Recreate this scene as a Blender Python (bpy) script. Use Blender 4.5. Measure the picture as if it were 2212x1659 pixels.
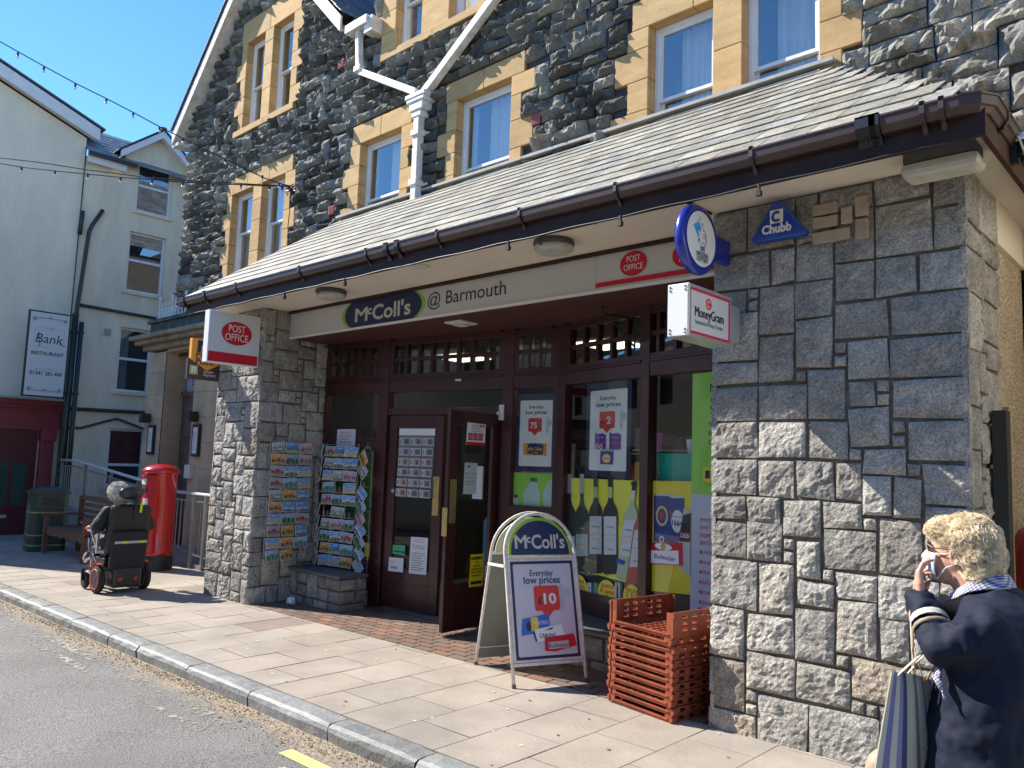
import bpy, bmesh, math, random
import numpy as np
from mathutils import Vector, Matrix, noise
random.seed(7); rng = np.random.default_rng(7)
R_ = math.radians
C = bpy.context.scene.collection
scene = bpy.context.scene
for o in list(bpy.data.objects): bpy.data.objects.remove(o)

# ---------------------------------------------------------------- camera
CX, CY, FPX = 1106.0, 829.5, 1700.0          # photograph measured at 2212 x 1659
XD = np.array([0.73241173, 0.04271744, 0.67952062])
YD = np.array([0.68000733, -0.09588473, -0.72690862])
ZD = np.array([0.03410397, 0.99447541, -0.09927527])
ROT = np.array([XD, YD, ZD])
CAM = np.array([0, 0, 1.6])
cam = bpy.data.cameras.new('camera'); camo = bpy.data.objects.new('camera', cam); C.objects.link(camo)
m4 = Matrix(ROT.tolist()).to_4x4(); m4.translation = Vector(CAM); camo.matrix_world = m4
cam.sensor_width = 36; cam.lens = FPX / 2212 * 36; cam.clip_start = .05; cam.clip_end = 2000
scene.camera = camo

# ---------------------------------------------------------------- light
SUNV = Vector((-1, -.39, .92)).normalized()      # towards the sun
SUN_EL = math.asin(SUNV.z)
w = bpy.data.worlds.new("World"); scene.world = w; w.use_nodes = True
nt = w.node_tree; nt.nodes.clear()
sky = nt.nodes.new('ShaderNodeTexSky'); sky.sky_type = 'NISHITA'; sky.sun_disc = False
sky.sun_elevation = SUN_EL; sky.sun_rotation = math.atan2(SUNV.x, SUNV.y)
sky.altitude = 900; sky.air_density = 1.0; sky.dust_density = 0; sky.ozone_density = 6
bg = nt.nodes.new('ShaderNodeBackground'); bg.inputs[1].default_value = .15
wo = nt.nodes.new('ShaderNodeOutputWorld')
hs = nt.nodes.new('ShaderNodeHueSaturation'); hs.inputs['Saturation'].default_value = 1.12; hs.inputs['Value'].default_value = .96; nt.links.new(sky.outputs[0], hs.inputs['Color']); nt.links.new(hs.outputs[0], bg.inputs[0]); nt.links.new(bg.outputs[0], wo.inputs[0])
sl = bpy.data.lights.new('sun', 'SUN'); sl.energy = 4.7; sl.angle = R_(.5); sl.color = (1, .92, .80)
so = bpy.data.objects.new('sun', sl); C.objects.link(so); so.rotation_euler = (-SUNV).to_track_quat('-Z', 'Y').to_euler()
so.location = (-8, -6, 14)
scene.view_settings.view_transform = 'Standard'; scene.view_settings.look = 'None'
scene.view_settings.exposure = 1.05; scene.view_settings.gamma = 1
scene.render.engine = 'CYCLES'
scene.cycles.max_bounces = 7; scene.cycles.transparent_max_bounces = 16
scene.cycles.diffuse_bounces = 4; scene.cycles.glossy_bounces = 3; scene.cycles.caustics_reflective = False; scene.cycles.caustics_refractive = False

# ---------------------------------------------------------------- measuring: a point of a real plane
def ray(px, py):
    v = np.array([px - CX, -(py - CY), -FPX]); v = ROT @ v; return v / np.linalg.norm(v)
def onX(px, py, x): d = ray(px, py); return CAM + d * ((x - CAM[0]) / d[0])
def onY(px, py, y): d = ray(px, py); return CAM + d * ((y - CAM[1]) / d[1])
def onZ(px, py, z): d = ray(px, py); return CAM + d * ((z - CAM[2]) / d[2])
def G(x): return .0155 * (x + 2.53)              # the street falls gently to the left

# ---------------------------------------------------------------- materials
MATS = {}
def mat(name, col=(.5, .5, .5), rough=.6, metal=0, spec=.5, bump=0, bscale=40, var=0, vscale=3, col2=None, tint=False,
        vdetail=4, speck=0, sscale=300, coat=0, emit=0, alpha=1, trans=0, stretch=None, bdist=.02, wave=None, tintv=.5):
    if name in MATS: return MATS[name]
    m = bpy.data.materials.new(name); m.use_nodes = True; MATS[name] = m
    n = m.node_tree; b = n.nodes['Principled BSDF']; L = n.links
    b.inputs['Base Color'].default_value = (*col, 1); b.inputs['Roughness'].default_value = rough
    b.inputs['Metallic'].default_value = metal; b.inputs['Specular IOR Level'].default_value = spec
    if coat: b.inputs['Coat Weight'].default_value = coat; b.inputs['Coat Roughness'].default_value = .08
    if emit: b.inputs['Emission Color'].default_value = (*col, 1); b.inputs['Emission Strength'].default_value = emit
    tc = n.nodes.new('ShaderNodeTexCoord'); src = tc.outputs['Object']
    if stretch:
        mp = n.nodes.new('ShaderNodeMapping'); mp.inputs['Scale'].default_value = stretch; L.new(src, mp.inputs[0]); src = mp.outputs[0]
    cur = None
    if var:
        no = n.nodes.new('ShaderNodeTexNoise'); no.inputs['Scale'].default_value = vscale; no.inputs['Detail'].default_value = vdetail
        no.inputs['Roughness'].default_value = .62
        L.new(src, no.inputs['Vector'])
        rp = n.nodes.new('ShaderNodeValToRGB'); c2 = col2 or tuple(c * (1 - var) for c in col)
        rp.color_ramp.elements[0].position = .36; rp.color_ramp.elements[0].color = (*c2, 1)
        rp.color_ramp.elements[1].position = .64; rp.color_ramp.elements[1].color = (*col, 1)
        L.new(no.outputs[0], rp.inputs[0]); cur = rp.outputs[0]
    if speck:
        s = n.nodes.new('ShaderNodeTexNoise'); s.inputs['Scale'].default_value = sscale; s.inputs['Detail'].default_value = 2
        L.new(tc.outputs['Object'], s.inputs['Vector'])
        mr = n.nodes.new('ShaderNodeMapRange'); mr.inputs[1].default_value = .35; mr.inputs[2].default_value = .65
        mr.inputs[3].default_value = 1 - speck; mr.inputs[4].default_value = 1 + speck
        L.new(s.outputs[0], mr.inputs[0])
        vm = n.nodes.new('ShaderNodeVectorMath'); vm.operation = 'SCALE'
        if cur: L.new(cur, vm.inputs[0])
        else: vm.inputs[0].default_value = col
        L.new(mr.outputs[0], vm.inputs['Scale']); cur = vm.outputs[0]
    if tint:
        m['tinted'] = True
        a = n.nodes.new('ShaderNodeAttribute'); a.attribute_name = 'tint'
        mx = n.nodes.new('ShaderNodeMix'); mx.data_type = 'RGBA'; mx.blend_type = 'MULTIPLY'; mx.inputs['Factor'].default_value = 1
        if cur: L.new(cur, mx.inputs['A'])
        else: mx.inputs['A'].default_value = (*col, 1)
        L.new(a.outputs['Color'], mx.inputs['B']); cur = mx.outputs['Result']
    if cur: L.new(cur, b.inputs['Base Color'])
    if bump:
        bn = n.nodes.new('ShaderNodeTexNoise'); bn.inputs['Scale'].default_value = bscale; bn.inputs['Detail'].default_value = 6
        bn.inputs['Roughness'].default_value = .65
        L.new(src, bn.inputs['Vector'])
        bp = n.nodes.new('ShaderNodeBump'); bp.inputs['Strength'].default_value = bump; bp.inputs['Distance'].default_value = bdist
        L.new(bn.outputs[0], bp.inputs['Height']); L.new(bp.outputs[0], b.inputs['Normal'])
    if alpha < 1: b.inputs['Alpha'].default_value = alpha
    return m
def glassmat(name, tintc=(.8, .85, .9), refl=1.0, rough=.01, base=.04):
    """thin pane: see-through plus a mirror layer by Fresnel"""
    if name in MATS: return MATS[name]
    m = bpy.data.materials.new(name); m.use_nodes = True; MATS[name] = m
    n = m.node_tree; n.nodes.clear(); L = n.links
    o = n.nodes.new('ShaderNodeOutputMaterial'); t = n.nodes.new('ShaderNodeBsdfTransparent'); t.inputs[0].default_value = (*tintc, 1)
    g = n.nodes.new('ShaderNodeBsdfGlossy'); g.inputs['Roughness'].default_value = rough
    ge = n.nodes.new('ShaderNodeNewGeometry'); dt = n.nodes.new('ShaderNodeVectorMath'); dt.operation = 'DOT_PRODUCT'; L.new(ge.outputs['Normal'], dt.inputs[0]); L.new(ge.outputs['Incoming'], dt.inputs[1])
    ab = n.nodes.new('ShaderNodeMath'); ab.operation = 'ABSOLUTE'; L.new(dt.outputs['Value'], ab.inputs[0]); om = n.nodes.new('ShaderNodeMath'); om.operation = 'SUBTRACT'; om.inputs[0].default_value = 1; L.new(ab.outputs[0], om.inputs[1])
    f = n.nodes.new('ShaderNodeMath'); f.operation = 'POWER'; f.inputs[1].default_value = 5; L.new(om.outputs[0], f.inputs[0])
    mr = n.nodes.new('ShaderNodeMapRange'); mr.inputs[1].default_value = 0; mr.inputs[2].default_value = 1
    mr.inputs[3].default_value = .04 * refl + base; mr.inputs[4].default_value = min(1, base + refl)
    mx = n.nodes.new('ShaderNodeMixShader')
    L.new(f.outputs[0], mr.inputs[0]); L.new(mr.outputs[0], mx.inputs[0]); L.new(t.outputs[0], mx.inputs[1]); L.new(g.outputs[0], mx.inputs[2]); L.new(mx.outputs[0], o.inputs[0])
    return m
def flat(name, col, rough=.45): return mat(name, col, rough=rough)

# ---------------------------------------------------------------- mesh builder
class MB:
    def __init__(s): s.v = []; s.f = []; s.m = []; s.t = []; s.cur = 0; s.tint = (1, 1, 1); s.M = None
    def addv(s, p):
        if s.M is not None: p = s.M @ Vector(p)
        s.v.append((float(p[0]), float(p[1]), float(p[2]))); return len(s.v) - 1
    def face(s, idx, mi=None):
        s.f.append(tuple(idx)); s.m.append(s.cur if mi is None else mi); s.t.append(s.tint)
    def poly(s, pts, mi=None): s.face([s.addv(p) for p in pts], mi)
    def box(s, x0, x1, y0, y1, z0, z1, mi=None, M=None):
        P = [(x0, y0, z0), (x1, y0, z0), (x1, y1, z0), (x0, y1, z0), (x0, y0, z1), (x1, y0, z1), (x1, y1, z1), (x0, y1, z1)]
        if M is not None: P = [M @ Vector(p) for p in P]
        i = [s.addv(p) for p in P]
        for q in ((3, 2, 1, 0), (4, 5, 6, 7), (0, 1, 5, 4), (1, 2, 6, 5), (2, 3, 7, 6), (3, 0, 4, 7)): s.face([i[k] for k in q], mi)
    def cbox(s, c, d, mi=None, M=None):
        s.box(c[0] - d[0] / 2, c[0] + d[0] / 2, c[1] - d[1] / 2, c[1] + d[1] / 2, c[2] - d[2] / 2, c[2] + d[2] / 2, mi, M)
    def bar(s, a, b, w, h, up=(0, 0, 1), mi=None):
        """box section from a to b, w wide, h high"""
        a = Vector(a); b = Vector(b); d = (b - a); L = d.length
        if L < 1e-6: return
        d.normalize(); u = Vector(up)
        if abs(d.dot(u)) > .98: u = Vector((1, 0, 0))
        sx = d.cross(u).normalized(); u = sx.cross(d).normalized()
        i = []
        for p in (a, b):
            for (q, r) in ((-1, -1), (1, -1), (1, 1), (-1, 1)): i.append(s.addv(p + sx * (q * w / 2) + u * (r * h / 2)))
        for q in ((0, 1, 2, 3), (7, 6, 5, 4), (0, 4, 5, 1), (1, 5, 6, 2), (2, 6, 7, 3), (3, 7, 4, 0)): s.face([i[k] for k in q], mi)
    def tube(s, pts, r, seg=8, mi=None, caps=True, closed=False, flat=1.0):
        P = [Vector(p) for p in pts]; n = len(P); rr = r if isinstance(r, (list, tuple)) else [r] * n
        rings = []; prev = None
        for k in range(n):
            if closed: d = (P[(k + 1) % n] - P[k - 1])
            else: d = (P[min(k + 1, n - 1)] - P[max(k - 1, 0)])
            if d.length < 1e-9: d = Vector((0, 0, 1))
            d.normalize()
            if prev is None:
                u = Vector((0, 0, 1)) if abs(d.z) < .9 else Vector((1, 0, 0))
                a = d.cross(u).normalized()
            else:
                a = (prev - d * prev.dot(d))
                a = a.normalized() if a.length > 1e-6 else d.orthogonal().normalized()
            prev = a; b = d.cross(a).normalized()
            rings.append([s.addv(P[k] + (a * math.cos(2 * math.pi * j / seg) + b * flat * math.sin(2 * math.pi * j / seg)) * rr[k]) for j in range(seg)])
        for k in range(n if closed else n - 1):
            A = rings[k]; B = rings[(k + 1) % n]
            for j in range(seg): s.face([A[j], A[(j + 1) % seg], B[(j + 1) % seg], B[j]], mi)
        if caps and not closed: s.face(rings[0][::-1], mi); s.face(rings[-1], mi)
    def lathe(s, prof, c=(0, 0, 0), seg=24, mi=None, axis='z', M=None):
        rings = []
        for (r, z) in prof:
            ring = []
            for j in range(seg):
                a = 2 * math.pi * j / seg
                p = {'z': (r * math.cos(a), r * math.sin(a), z), 'x': (z, r * math.cos(a), r * math.sin(a)), 'y': (r * math.cos(a), z, -r * math.sin(a))}[axis]
                p = Vector(p)
                if M is not None: p = M @ p
                ring.append(s.addv(p + Vector(c)))
            rings.append(ring)
        for k in range(len(rings) - 1):
            for j in range(seg): s.face([rings[k][j], rings[k][(j + 1) % seg], rings[k + 1][(j + 1) % seg], rings[k + 1][j]], mi)
        if prof[0][0] > 1e-5: s.face(rings[0][::-1], mi)
        if prof[-1][0] > 1e-5: s.face(rings[-1], mi)
    def prism(s, pts, e, mi=None):
        """polygon pts extruded by vector e"""
        e = Vector(e); a = [s.addv(p) for p in pts]; b = [s.addv(Vector(p) + e) for p in pts]; n = len(pts)
        s.face(a[::-1], mi); s.face(b, mi)
        for k in range(n): s.face([a[k], a[(k + 1) % n], b[(k + 1) % n], b[k]], mi)
    def ball(s, c, r, seg=10, rings=6, mi=None, sc=(1, 1, 1), M=None):
        prof = [(math.sin(math.pi * k / rings), -math.cos(math.pi * k / rings)) for k in range(rings + 1)]
        rr = []
        for (q, z) in prof:
            ring = []
            for j in range(seg):
                a = 2 * math.pi * j / seg; p = Vector((q * math.cos(a) * r * sc[0], q * math.sin(a) * r * sc[1], z * r * sc[2]))
                if M is not None: p = M @ p
                ring.append(s.addv(Vector(c) + p))
            rr.append(ring)
        for k in range(rings):
            for j in range(seg): s.face([rr[k][j], rr[k][(j + 1) % seg], rr[k + 1][(j + 1) % seg], rr[k + 1][j]], mi)
    def grid(s, P, mi=None):
        """P[i][j] grid of points"""
        I = [[s.addv(p) for p in row] for row in P]
        for i in range(len(I) - 1):
            for j in range(len(I[0]) - 1): s.face([I[i][j], I[i][j + 1], I[i + 1][j + 1], I[i + 1][j]], mi)
    def build(s, name, mats, parent=None, smooth=False, world=True, bevel=0, solid=0, sub=0, fixn=True):
        me = bpy.data.meshes.new(name); v = np.array(s.v) if s.v else np.zeros((0, 3))
        if parent is not None and world: v = v - np.array(root_loc(parent))
        me.from_pydata(v.tolist(), [], s.f)
        mats = mats if isinstance(mats, (list, tuple)) else [mats]
        for m in mats: me.materials.append(m)
        if len(mats) > 1: me.polygons.foreach_set('material_index', s.m)
        if any(t != (1, 1, 1) for t in s.t) or any(m.get('tinted') for m in mats):
            at = me.attributes.new('tint', 'FLOAT_COLOR', 'FACE')
            at.data.foreach_set('color', np.array([(*t, 1) for t in s.t], dtype=np.float32).ravel())
        if smooth: me.polygons.foreach_set('use_smooth', [True] * len(me.polygons))
        me.update()
        if fixn:
            b = bmesh.new(); b.from_mesh(me); bmesh.ops.recalc_face_normals(b, faces=b.faces); b.to_mesh(me); b.free()
        o = bpy.data.objects.new(name, me); C.objects.link(o)
        if parent is not None: o.parent = parent
        if bevel:
            md = o.modifiers.new('bevel', 'BEVEL'); md.width = bevel; md.segments = 2; md.limit_method = 'ANGLE'; md.angle_limit = R_(40)
        if solid:
            md = o.modifiers.new('solid', 'SOLIDIFY'); md.thickness = solid; md.offset = 0
        if sub:
            md = o.modifiers.new('sub', 'SUBSURF'); md.levels = sub; md.render_levels = sub
        return o
def root_loc(o):
    while o.parent: o = o.parent
    return tuple(o.location) if not o.get('_noloc') else (0, 0, 0)
def tag(o, label=None, cat=None, group=None, kind=None):
    if label: o['label'] = label
    if cat: o['category'] = cat
    if group: o['group'] = group
    if kind: o['kind'] = kind
    return o
def thing(name, label, cat, loc=(0, 0, 0), rz=0, group=None):
    o = bpy.data.objects.new(name, None); C.objects.link(o); o.location = loc; o.rotation_euler = (0, 0, rz); o.empty_display_size = .2
    return tag(o, label, cat, group)
def tree_copy(o, parent=None):
    c = o.copy(); C.objects.link(c)
    if parent is not None: c.parent = parent
    for ch in [q for q in bpy.data.objects if q.parent == o]: tree_copy(ch, c)
    return c
def bx(name, m, parent, *b, bevel=0):
    """one mesh out of several boxes (x0,x1,y0,y1,z0,z1)"""
    k = MB()
    for q in b: k.box(*q)
    return k.build(name, m, parent, bevel=bevel)

# ---------------------------------------------------------------- flat printed panels with lettering
_tc = {}
def text_mesh(txt, bold):
    k = (txt, bold)
    if k in _tc: return _tc[k]
    cu = bpy.data.curves.new('t', 'FONT'); cu.body = txt; cu.size = 1; cu.offset = bold; cu.resolution_u = 3
    o = bpy.data.objects.new('t', cu); C.objects.link(o)
    dg = bpy.context.evaluated_depsgraph_get(); me = bpy.data.meshes.new_from_object(o.evaluated_get(dg))
    vs = [tuple(v.co[:2]) for v in me.vertices]; fs = [tuple(p.vertices) for p in me.polygons]
    bpy.data.objects.remove(o); bpy.data.curves.remove(cu); bpy.data.meshes.remove(me)
    _tc[k] = (vs, fs); return _tc[k]
class Panel:
    """flat graphics in the plane O + u*U + v*V, each later shape a hair nearer the viewer along N"""
    def __init__(s, O, U, V=(0, 0, 1), N=None, step=.0004):
        s.O = Vector(O); s.U = Vector(U).normalized(); s.V = Vector(V).normalized(); s.N = Vector(N).normalized() if N else s.U.cross(s.V)
        s.mb = MB(); s.mats = []; s.d = 0; s.step = step
    def mi(s, m):
        if m not in s.mats: s.mats.append(m)
        return s.mats.index(m)
    def P(s, u, v): return s.O + s.U * u + s.V * v + s.N * s.d
    def poly(s, pts, m): s.d += s.step; s.mb.poly([s.P(*p) for p in pts], s.mi(m))
    def rect(s, u0, v0, u1, v1, m, r=0):
        if r:
            pts = []
            for (cx, cy, a0) in ((u1 - r, v0 + r, -90), (u1 - r, v1 - r, 0), (u0 + r, v1 - r, 90), (u0 + r, v0 + r, 180)):
                for k in range(5): a = R_(a0 + k * 22.5); pts.append((cx + r * math.cos(a), cy + r * math.sin(a)))
            s.poly(pts, m)
        else: s.poly([(u0, v0), (u1, v0), (u1, v1), (u0, v1)], m)
    def ell(s, u, v, ru, rv, m, n=28, a0=0, a1=360):
        pts = [(u + ru * math.cos(R_(a0 + (a1 - a0) * k / n)), v + rv * math.sin(R_(a0 + (a1 - a0) * k / n))) for k in range(n + (a1 - a0 != 360))]
        s.poly(pts, m)
    def ring(s, u, v, ru, rv, w, m, n=28, a0=0, a1=360):
        s.d += s.step
        for k in range(n):
            a = R_(a0 + (a1 - a0) * k / n); b = R_(a0 + (a1 - a0) * (k + 1) / n)
            s.mb.poly([s.P(u + ru * math.cos(a), v + rv * math.sin(a)), s.P(u + ru * math.cos(b), v + rv * math.sin(b)),
                       s.P(u + (ru - w) * math.cos(b), v + (rv - w) * math.sin(b)), s.P(u + (ru - w) * math.cos(a), v + (rv - w) * math.sin(a))], s.mi(m))
    def line(s, pts, w, m):
        s.d += s.step
        for a, b in zip(pts[:-1], pts[1:]):
            dx, dy = b[0] - a[0], b[1] - a[1]; L = math.hypot(dx, dy) or 1; nx, ny = -dy / L * w / 2, dx / L * w / 2
            s.mb.poly([s.P(a[0] + nx, a[1] + ny), s.P(a[0] - nx, a[1] - ny), s.P(b[0] - nx, b[1] - ny), s.P(b[0] + nx, b[1] + ny)], s.mi(m))
    def text(s, t, u, v, size, m, al='c', bold=0, w=None, sx=1, slant=0, rot=0):
        """cap height about .7*size; w forces total width"""
        vs, fs = text_mesh(t, bold)
        if not vs: return
        x0 = min(p[0] for p in vs); x1 = max(p[0] for p in vs)
        k = size * sx
        if w: k = w / (x1 - x0)
        off = {'l': -x0, 'c': -(x0 + x1) / 2, 'r': -x1}[al]; s.d += s.step; mi = s.mi(m); c, sn = math.cos(rot), math.sin(rot)
        idx = []
        for (x, y) in vs:
            a = (x + off) * k + slant * y * size; b = y * size
            idx.append(s.mb.addv(s.P(u + a * c - b * sn, v + a * sn + b * c)))
        for f in fs: s.mb.face([idx[i] for i in f], mi)
    def build(s, name, parent=None): return s.mb.build(name, s.mats, parent, fixn=False)

# ---------------------------------------------------------------- stonework
def rockgrid(mb, c4, N, relief, nx, ny, fine, facets=4, edge=.3, base=.012, sharp=1.0):
    """one stone: quad c4 (bl,br,tr,tl), rock-faced along N"""
    c4 = [Vector(p) for p in c4]; wdt = (c4[1] - c4[0]).length; hgt = (c4[3] - c4[0]).length
    if wdt < .02 or hgt < .02: return
    pl = []
    for k in range(facets):
        th = rng.uniform(0, 2 * math.pi); g = rng.uniform(.1, 1.0) * sharp
        pl.append((math.cos(th) * g, math.sin(th) * g, rng.uniform(.5, 1.1)))
    ev = min(wdt, hgt) * edge * .5; sd = rng.uniform(0, 100)
    rows = []
    for j in range(-1, ny + 2):
        row = []
        for i in range(-1, nx + 2):
            skirt = i < 0 or j < 0 or i > nx or j > ny
            a = min(max(i, 0), nx) / nx; b = min(max(j, 0), ny) / ny
            p = c4[0].lerp(c4[1], a).lerp(c4[3].lerp(c4[2], a), b)
            du = min(a, 1 - a) * wdt; dv = min(b, 1 - b) * hgt
            e = min(1, (min(du, dv) / ev)) if ev > 0 else 1; e = math.sqrt(max(e, 0))
            h = min(q[2] + q[0] * (a - .5) + q[1] * (b - .5) for q in pl)
            h = max(h, .12)
            nz = noise.noise(Vector((p.x * 14 + sd, p.y * 14, p.z * 14))) * .35 + noise.noise(Vector((p.x * 38, p.y * 38 + sd, p.z * 38))) * .22 * fine
            hh = base + relief * (h + nz) * (.35 + .65 * e)
            if skirt: hh = -.01
            q = p + N * hh
            if not skirt and 0 < i < nx and 0 < j < ny: q += Vector((rng.uniform(-1, 1), 0, rng.uniform(-1, 1))) * min(wdt / nx, hgt / ny) * .16
            row.append(q)
        rows.append(row)
    mb.grid(rows)
def stone_quad(O, U, V, r, gap, jit):
    u0, v0, u1, v1 = r; g = gap / 2
    j = lambda: rng.uniform(-jit, jit)
    return [O + U * (u + j()) + V * (v + j()) for (u, v) in ((u0 + g, v0 + g), (u1 - g, v0 + g), (u1 - g, v1 - g), (u0 + g, v1 - g))]
def snecked(W, H, unit=.075, sizes=None, last=None):
    """random ashlar rectangles filling W x H"""
    nx = max(1, round(W / unit)); ny = max(1, round(H / unit)); occ = np.zeros((ny, nx), bool); out = []
    sizes = sizes or [((3, 3), 4), ((4, 3), 5), ((5, 3), 3), ((4, 4), 4), ((3, 4), 3), ((2, 3), 2), ((3, 2), 3), ((4, 2), 2), ((2, 2), 2), ((2, 1), 1), ((5, 4), 3), ((6, 3), 2)]
    bag = [s for s, k in sizes for _ in range(k)]
    for j in range(ny):
        for i in range(nx):
            if occ[j, i]: continue
            for t in range(14):
                w, h = bag[rng.integers(len(bag))] if t < 12 else (1, 1)
                if i + w > nx: w = nx - i
                if j + h > ny: h = ny - j
                if nx - (i + w) == 1: w += 1
                if ny - (j + h) == 1: h += 1
                if not occ[j:j + h, i:i + w].any(): break
            else: w = h = 1
            # narrow to the free run
            if occ[j:j + h, i:i + w].any():
                w = 1
                while i + w < nx and not occ[j, i + w] and w < 4: w += 1
                h = 1
                while w == 1 and h < 4 and j + h < ny and not occ[j + h, i]: h += 1
            occ[j:j + h, i:i + w] = True; out.append((i * W / nx, j * H / ny, (i + w) * W / nx, (j + h) * H / ny))
    return out
def coursed(u0, u1, v0, v1, blocked, hs=(.1, .19), ws=(.16, .52)):
    """courses of random stones that keep clear of the blocked rectangles"""
    out = []; v = v0; tall = []
    while v < v1 - .03:
        h = rng.uniform(*hs); h = min(h, v1 - v)
        bl = sorted([(b[0], b[2]) for b in blocked if b[1] < v + h - .03 and b[3] > v + .03] + [(a, b) for (a, b, t) in tall if t > v + .02])
        u = u0; segs = []
        for (a, b) in bl:
            if a > u + .02: segs.append((u, min(a, u1)))
            u = max(u, b)
        if u < u1 - .02: segs.append((u, u1))
        for (a, b) in segs:
            x = a
            while x < b - .01:
                wdt = rng.uniform(*ws)
                if b - (x + wdt) < .12: wdt = b - x
                th = 0
                if wdt < .34 and rng.random() < .16 and v + h < v1 - .2:
                    th = rng.uniform(.1, .15)
                    if any(x < q[2] and x + wdt > q[0] and q[1] < v + h + th and q[3] > v + h for q in blocked): th = 0
                    else: tall.append((x, x + wdt, v + h + th))
                out.append((x, v, x + wdt, v + h + th)); x += wdt
        v += h
    return out
def clip_poly(pts, a, b, c):
    """keep a*u+b*v+c >= 0"""
    out = []
    for i in range(len(pts)):
        p, q = pts[i], pts[(i + 1) % len(pts)]; dp = a * p[0] + b * p[1] + c; dq = a * q[0] + b * q[1] + c
        if dp >= 0: out.append(p)
        if (dp >= 0) != (dq >= 0): t = dp / (dp - dq); out.append((p[0] + t * (q[0] - p[0]), p[1] + t * (q[1] - p[1])))
    return out
def holed(u0, u1, v0, v1, holes):
    us = sorted(set([u0, u1] + [min(max(k, u0), u1) for h in holes for k in (h[0], h[2])])); vs = sorted(set([v0, v1] + [min(max(k, v0), v1) for h in holes for k in (h[1], h[3])]))
    for i in range(len(us) - 1):
        for j in range(len(vs) - 1):
            cu, cv = (us[i] + us[i + 1]) / 2, (vs[j] + vs[j + 1]) / 2
            if not any(h[0] < cu < h[2] and h[1] < cv < h[3] for h in holes): yield (us[i], vs[j], us[i + 1], vs[j + 1])

# ================================================================ MATERIALS OF THE PLACE
M_slab = mat('paving', (.365, .322, .275), rough=.85, var=.26, vscale=1.7, vdetail=9, tint=True, speck=.14, sscale=160, bump=.35, bscale=90, bdist=.006)
M_joint = mat('paving joint', (.25, .215, .18), rough=.95, var=.4, vscale=20)
M_kerb = mat('kerb granite', (.27, .285, .28), rough=.55, var=.3, vscale=9, speck=.2, sscale=120, bump=.7, bscale=30, bdist=.012, tint=True)
M_tile = mat('quarry tile', (.33, .2, .15), rough=.6, tint=True, speck=.12, sscale=60, bump=.2, bscale=60, bdist=.004)
M_rock = mat('upper stone', (.27, .258, .222), rough=.85, var=.4, vscale=8, tint=True, speck=.18, sscale=70, bump=.8, bscale=30, bdist=.02)
M_mort = mat('mortar', (.085, .08, .07), rough=.95, var=.35, vscale=12, bump=.6, bscale=60)
M_pier = mat('pier stone', (.47, .45, .405), rough=.9, var=.36, vscale=9, tint=True, speck=.3, sscale=85, bump=1.0, bscale=42, bdist=.022)
M_pmort = mat('pier mortar', (.21, .18, .14), rough=.95, var=.4, vscale=14, bump=.8, bscale=50)
M_sand = mat('sandstone', (.60, .385, .165), rough=.85, var=.22, vscale=2.4, tint=True, speck=.07, sscale=90, bump=.25, bscale=60, stretch=(1, 1, 3), bdist=.006)
M_sand2 = mat('weathered sandstone', (.36, .27, .16), rough=.9, var=.4, vscale=3, tint=True, bump=.5, bscale=30)
M_slate = mat('roof slate', (.35, .345, .30), rough=.6, var=.35, vscale=5, tint=True, speck=.22, sscale=45, bump=.5, bscale=40, bdist=.006, stretch=(1, 1, 1))
M_dslate = mat('dark slate', (.10, .115, .12), rough=.5, var=.3, vscale=4, tint=True, bump=.4, bscale=30)
M_white = mat('white paint', (.80, .79, .76), rough=.4, var=.08, vscale=4)
M_whitew = mat('weathered white paint', (.82, .81, .78), rough=.5, var=.3, vscale=7, col2=(.62, .56, .46), bump=.2, bscale=30)
M_brown = mat('brown gutter plastic', (.062, .034, .03), rough=.38, var=.25, vscale=6, spec=.6)
M_fasc = mat('dark brown paint', (.05, .022, .015), rough=.6, spec=.25, var=.3, vscale=6)
M_soff = mat('soffit paint', (.78, .71, .60), rough=.7, var=.07, vscale=1.2)
M_mar = mat('maroon timber', (.062, .014, .014), rough=.4, var=.3, vscale=5, bump=.15, bscale=30, stretch=(1, 1, .3), coat=.25)
M_marfl = mat('maroon soffit', (.095, .035, .031), rough=.6, var=.15, vscale=2)
M_glass = glassmat('shop glass', (.90, .93, .92), refl=.8, base=.02)
M_sash = glassmat('sash glass', (.94, .93, .88), refl=1.0, base=.15)
M_cream = mat('cream render', (.88, .76, .56), rough=.9, var=.2, vscale=1.1, vdetail=9, stretch=(1.6, 1.6, .45), bump=.35, bscale=18, bdist=.01, speck=.05, sscale=30)
M_cream2 = mat('pale cream render', (.90, .80, .61), rough=.9, var=.16, vscale=.9, vdetail=9, stretch=(1.4, 1.4, .5), bump=.3, bscale=16, bdist=.01, speck=.05, sscale=30)
M_black = mat('black iron', (.022, .023, .024), rough=.45)
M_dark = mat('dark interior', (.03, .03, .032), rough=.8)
M_asph = None
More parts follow.
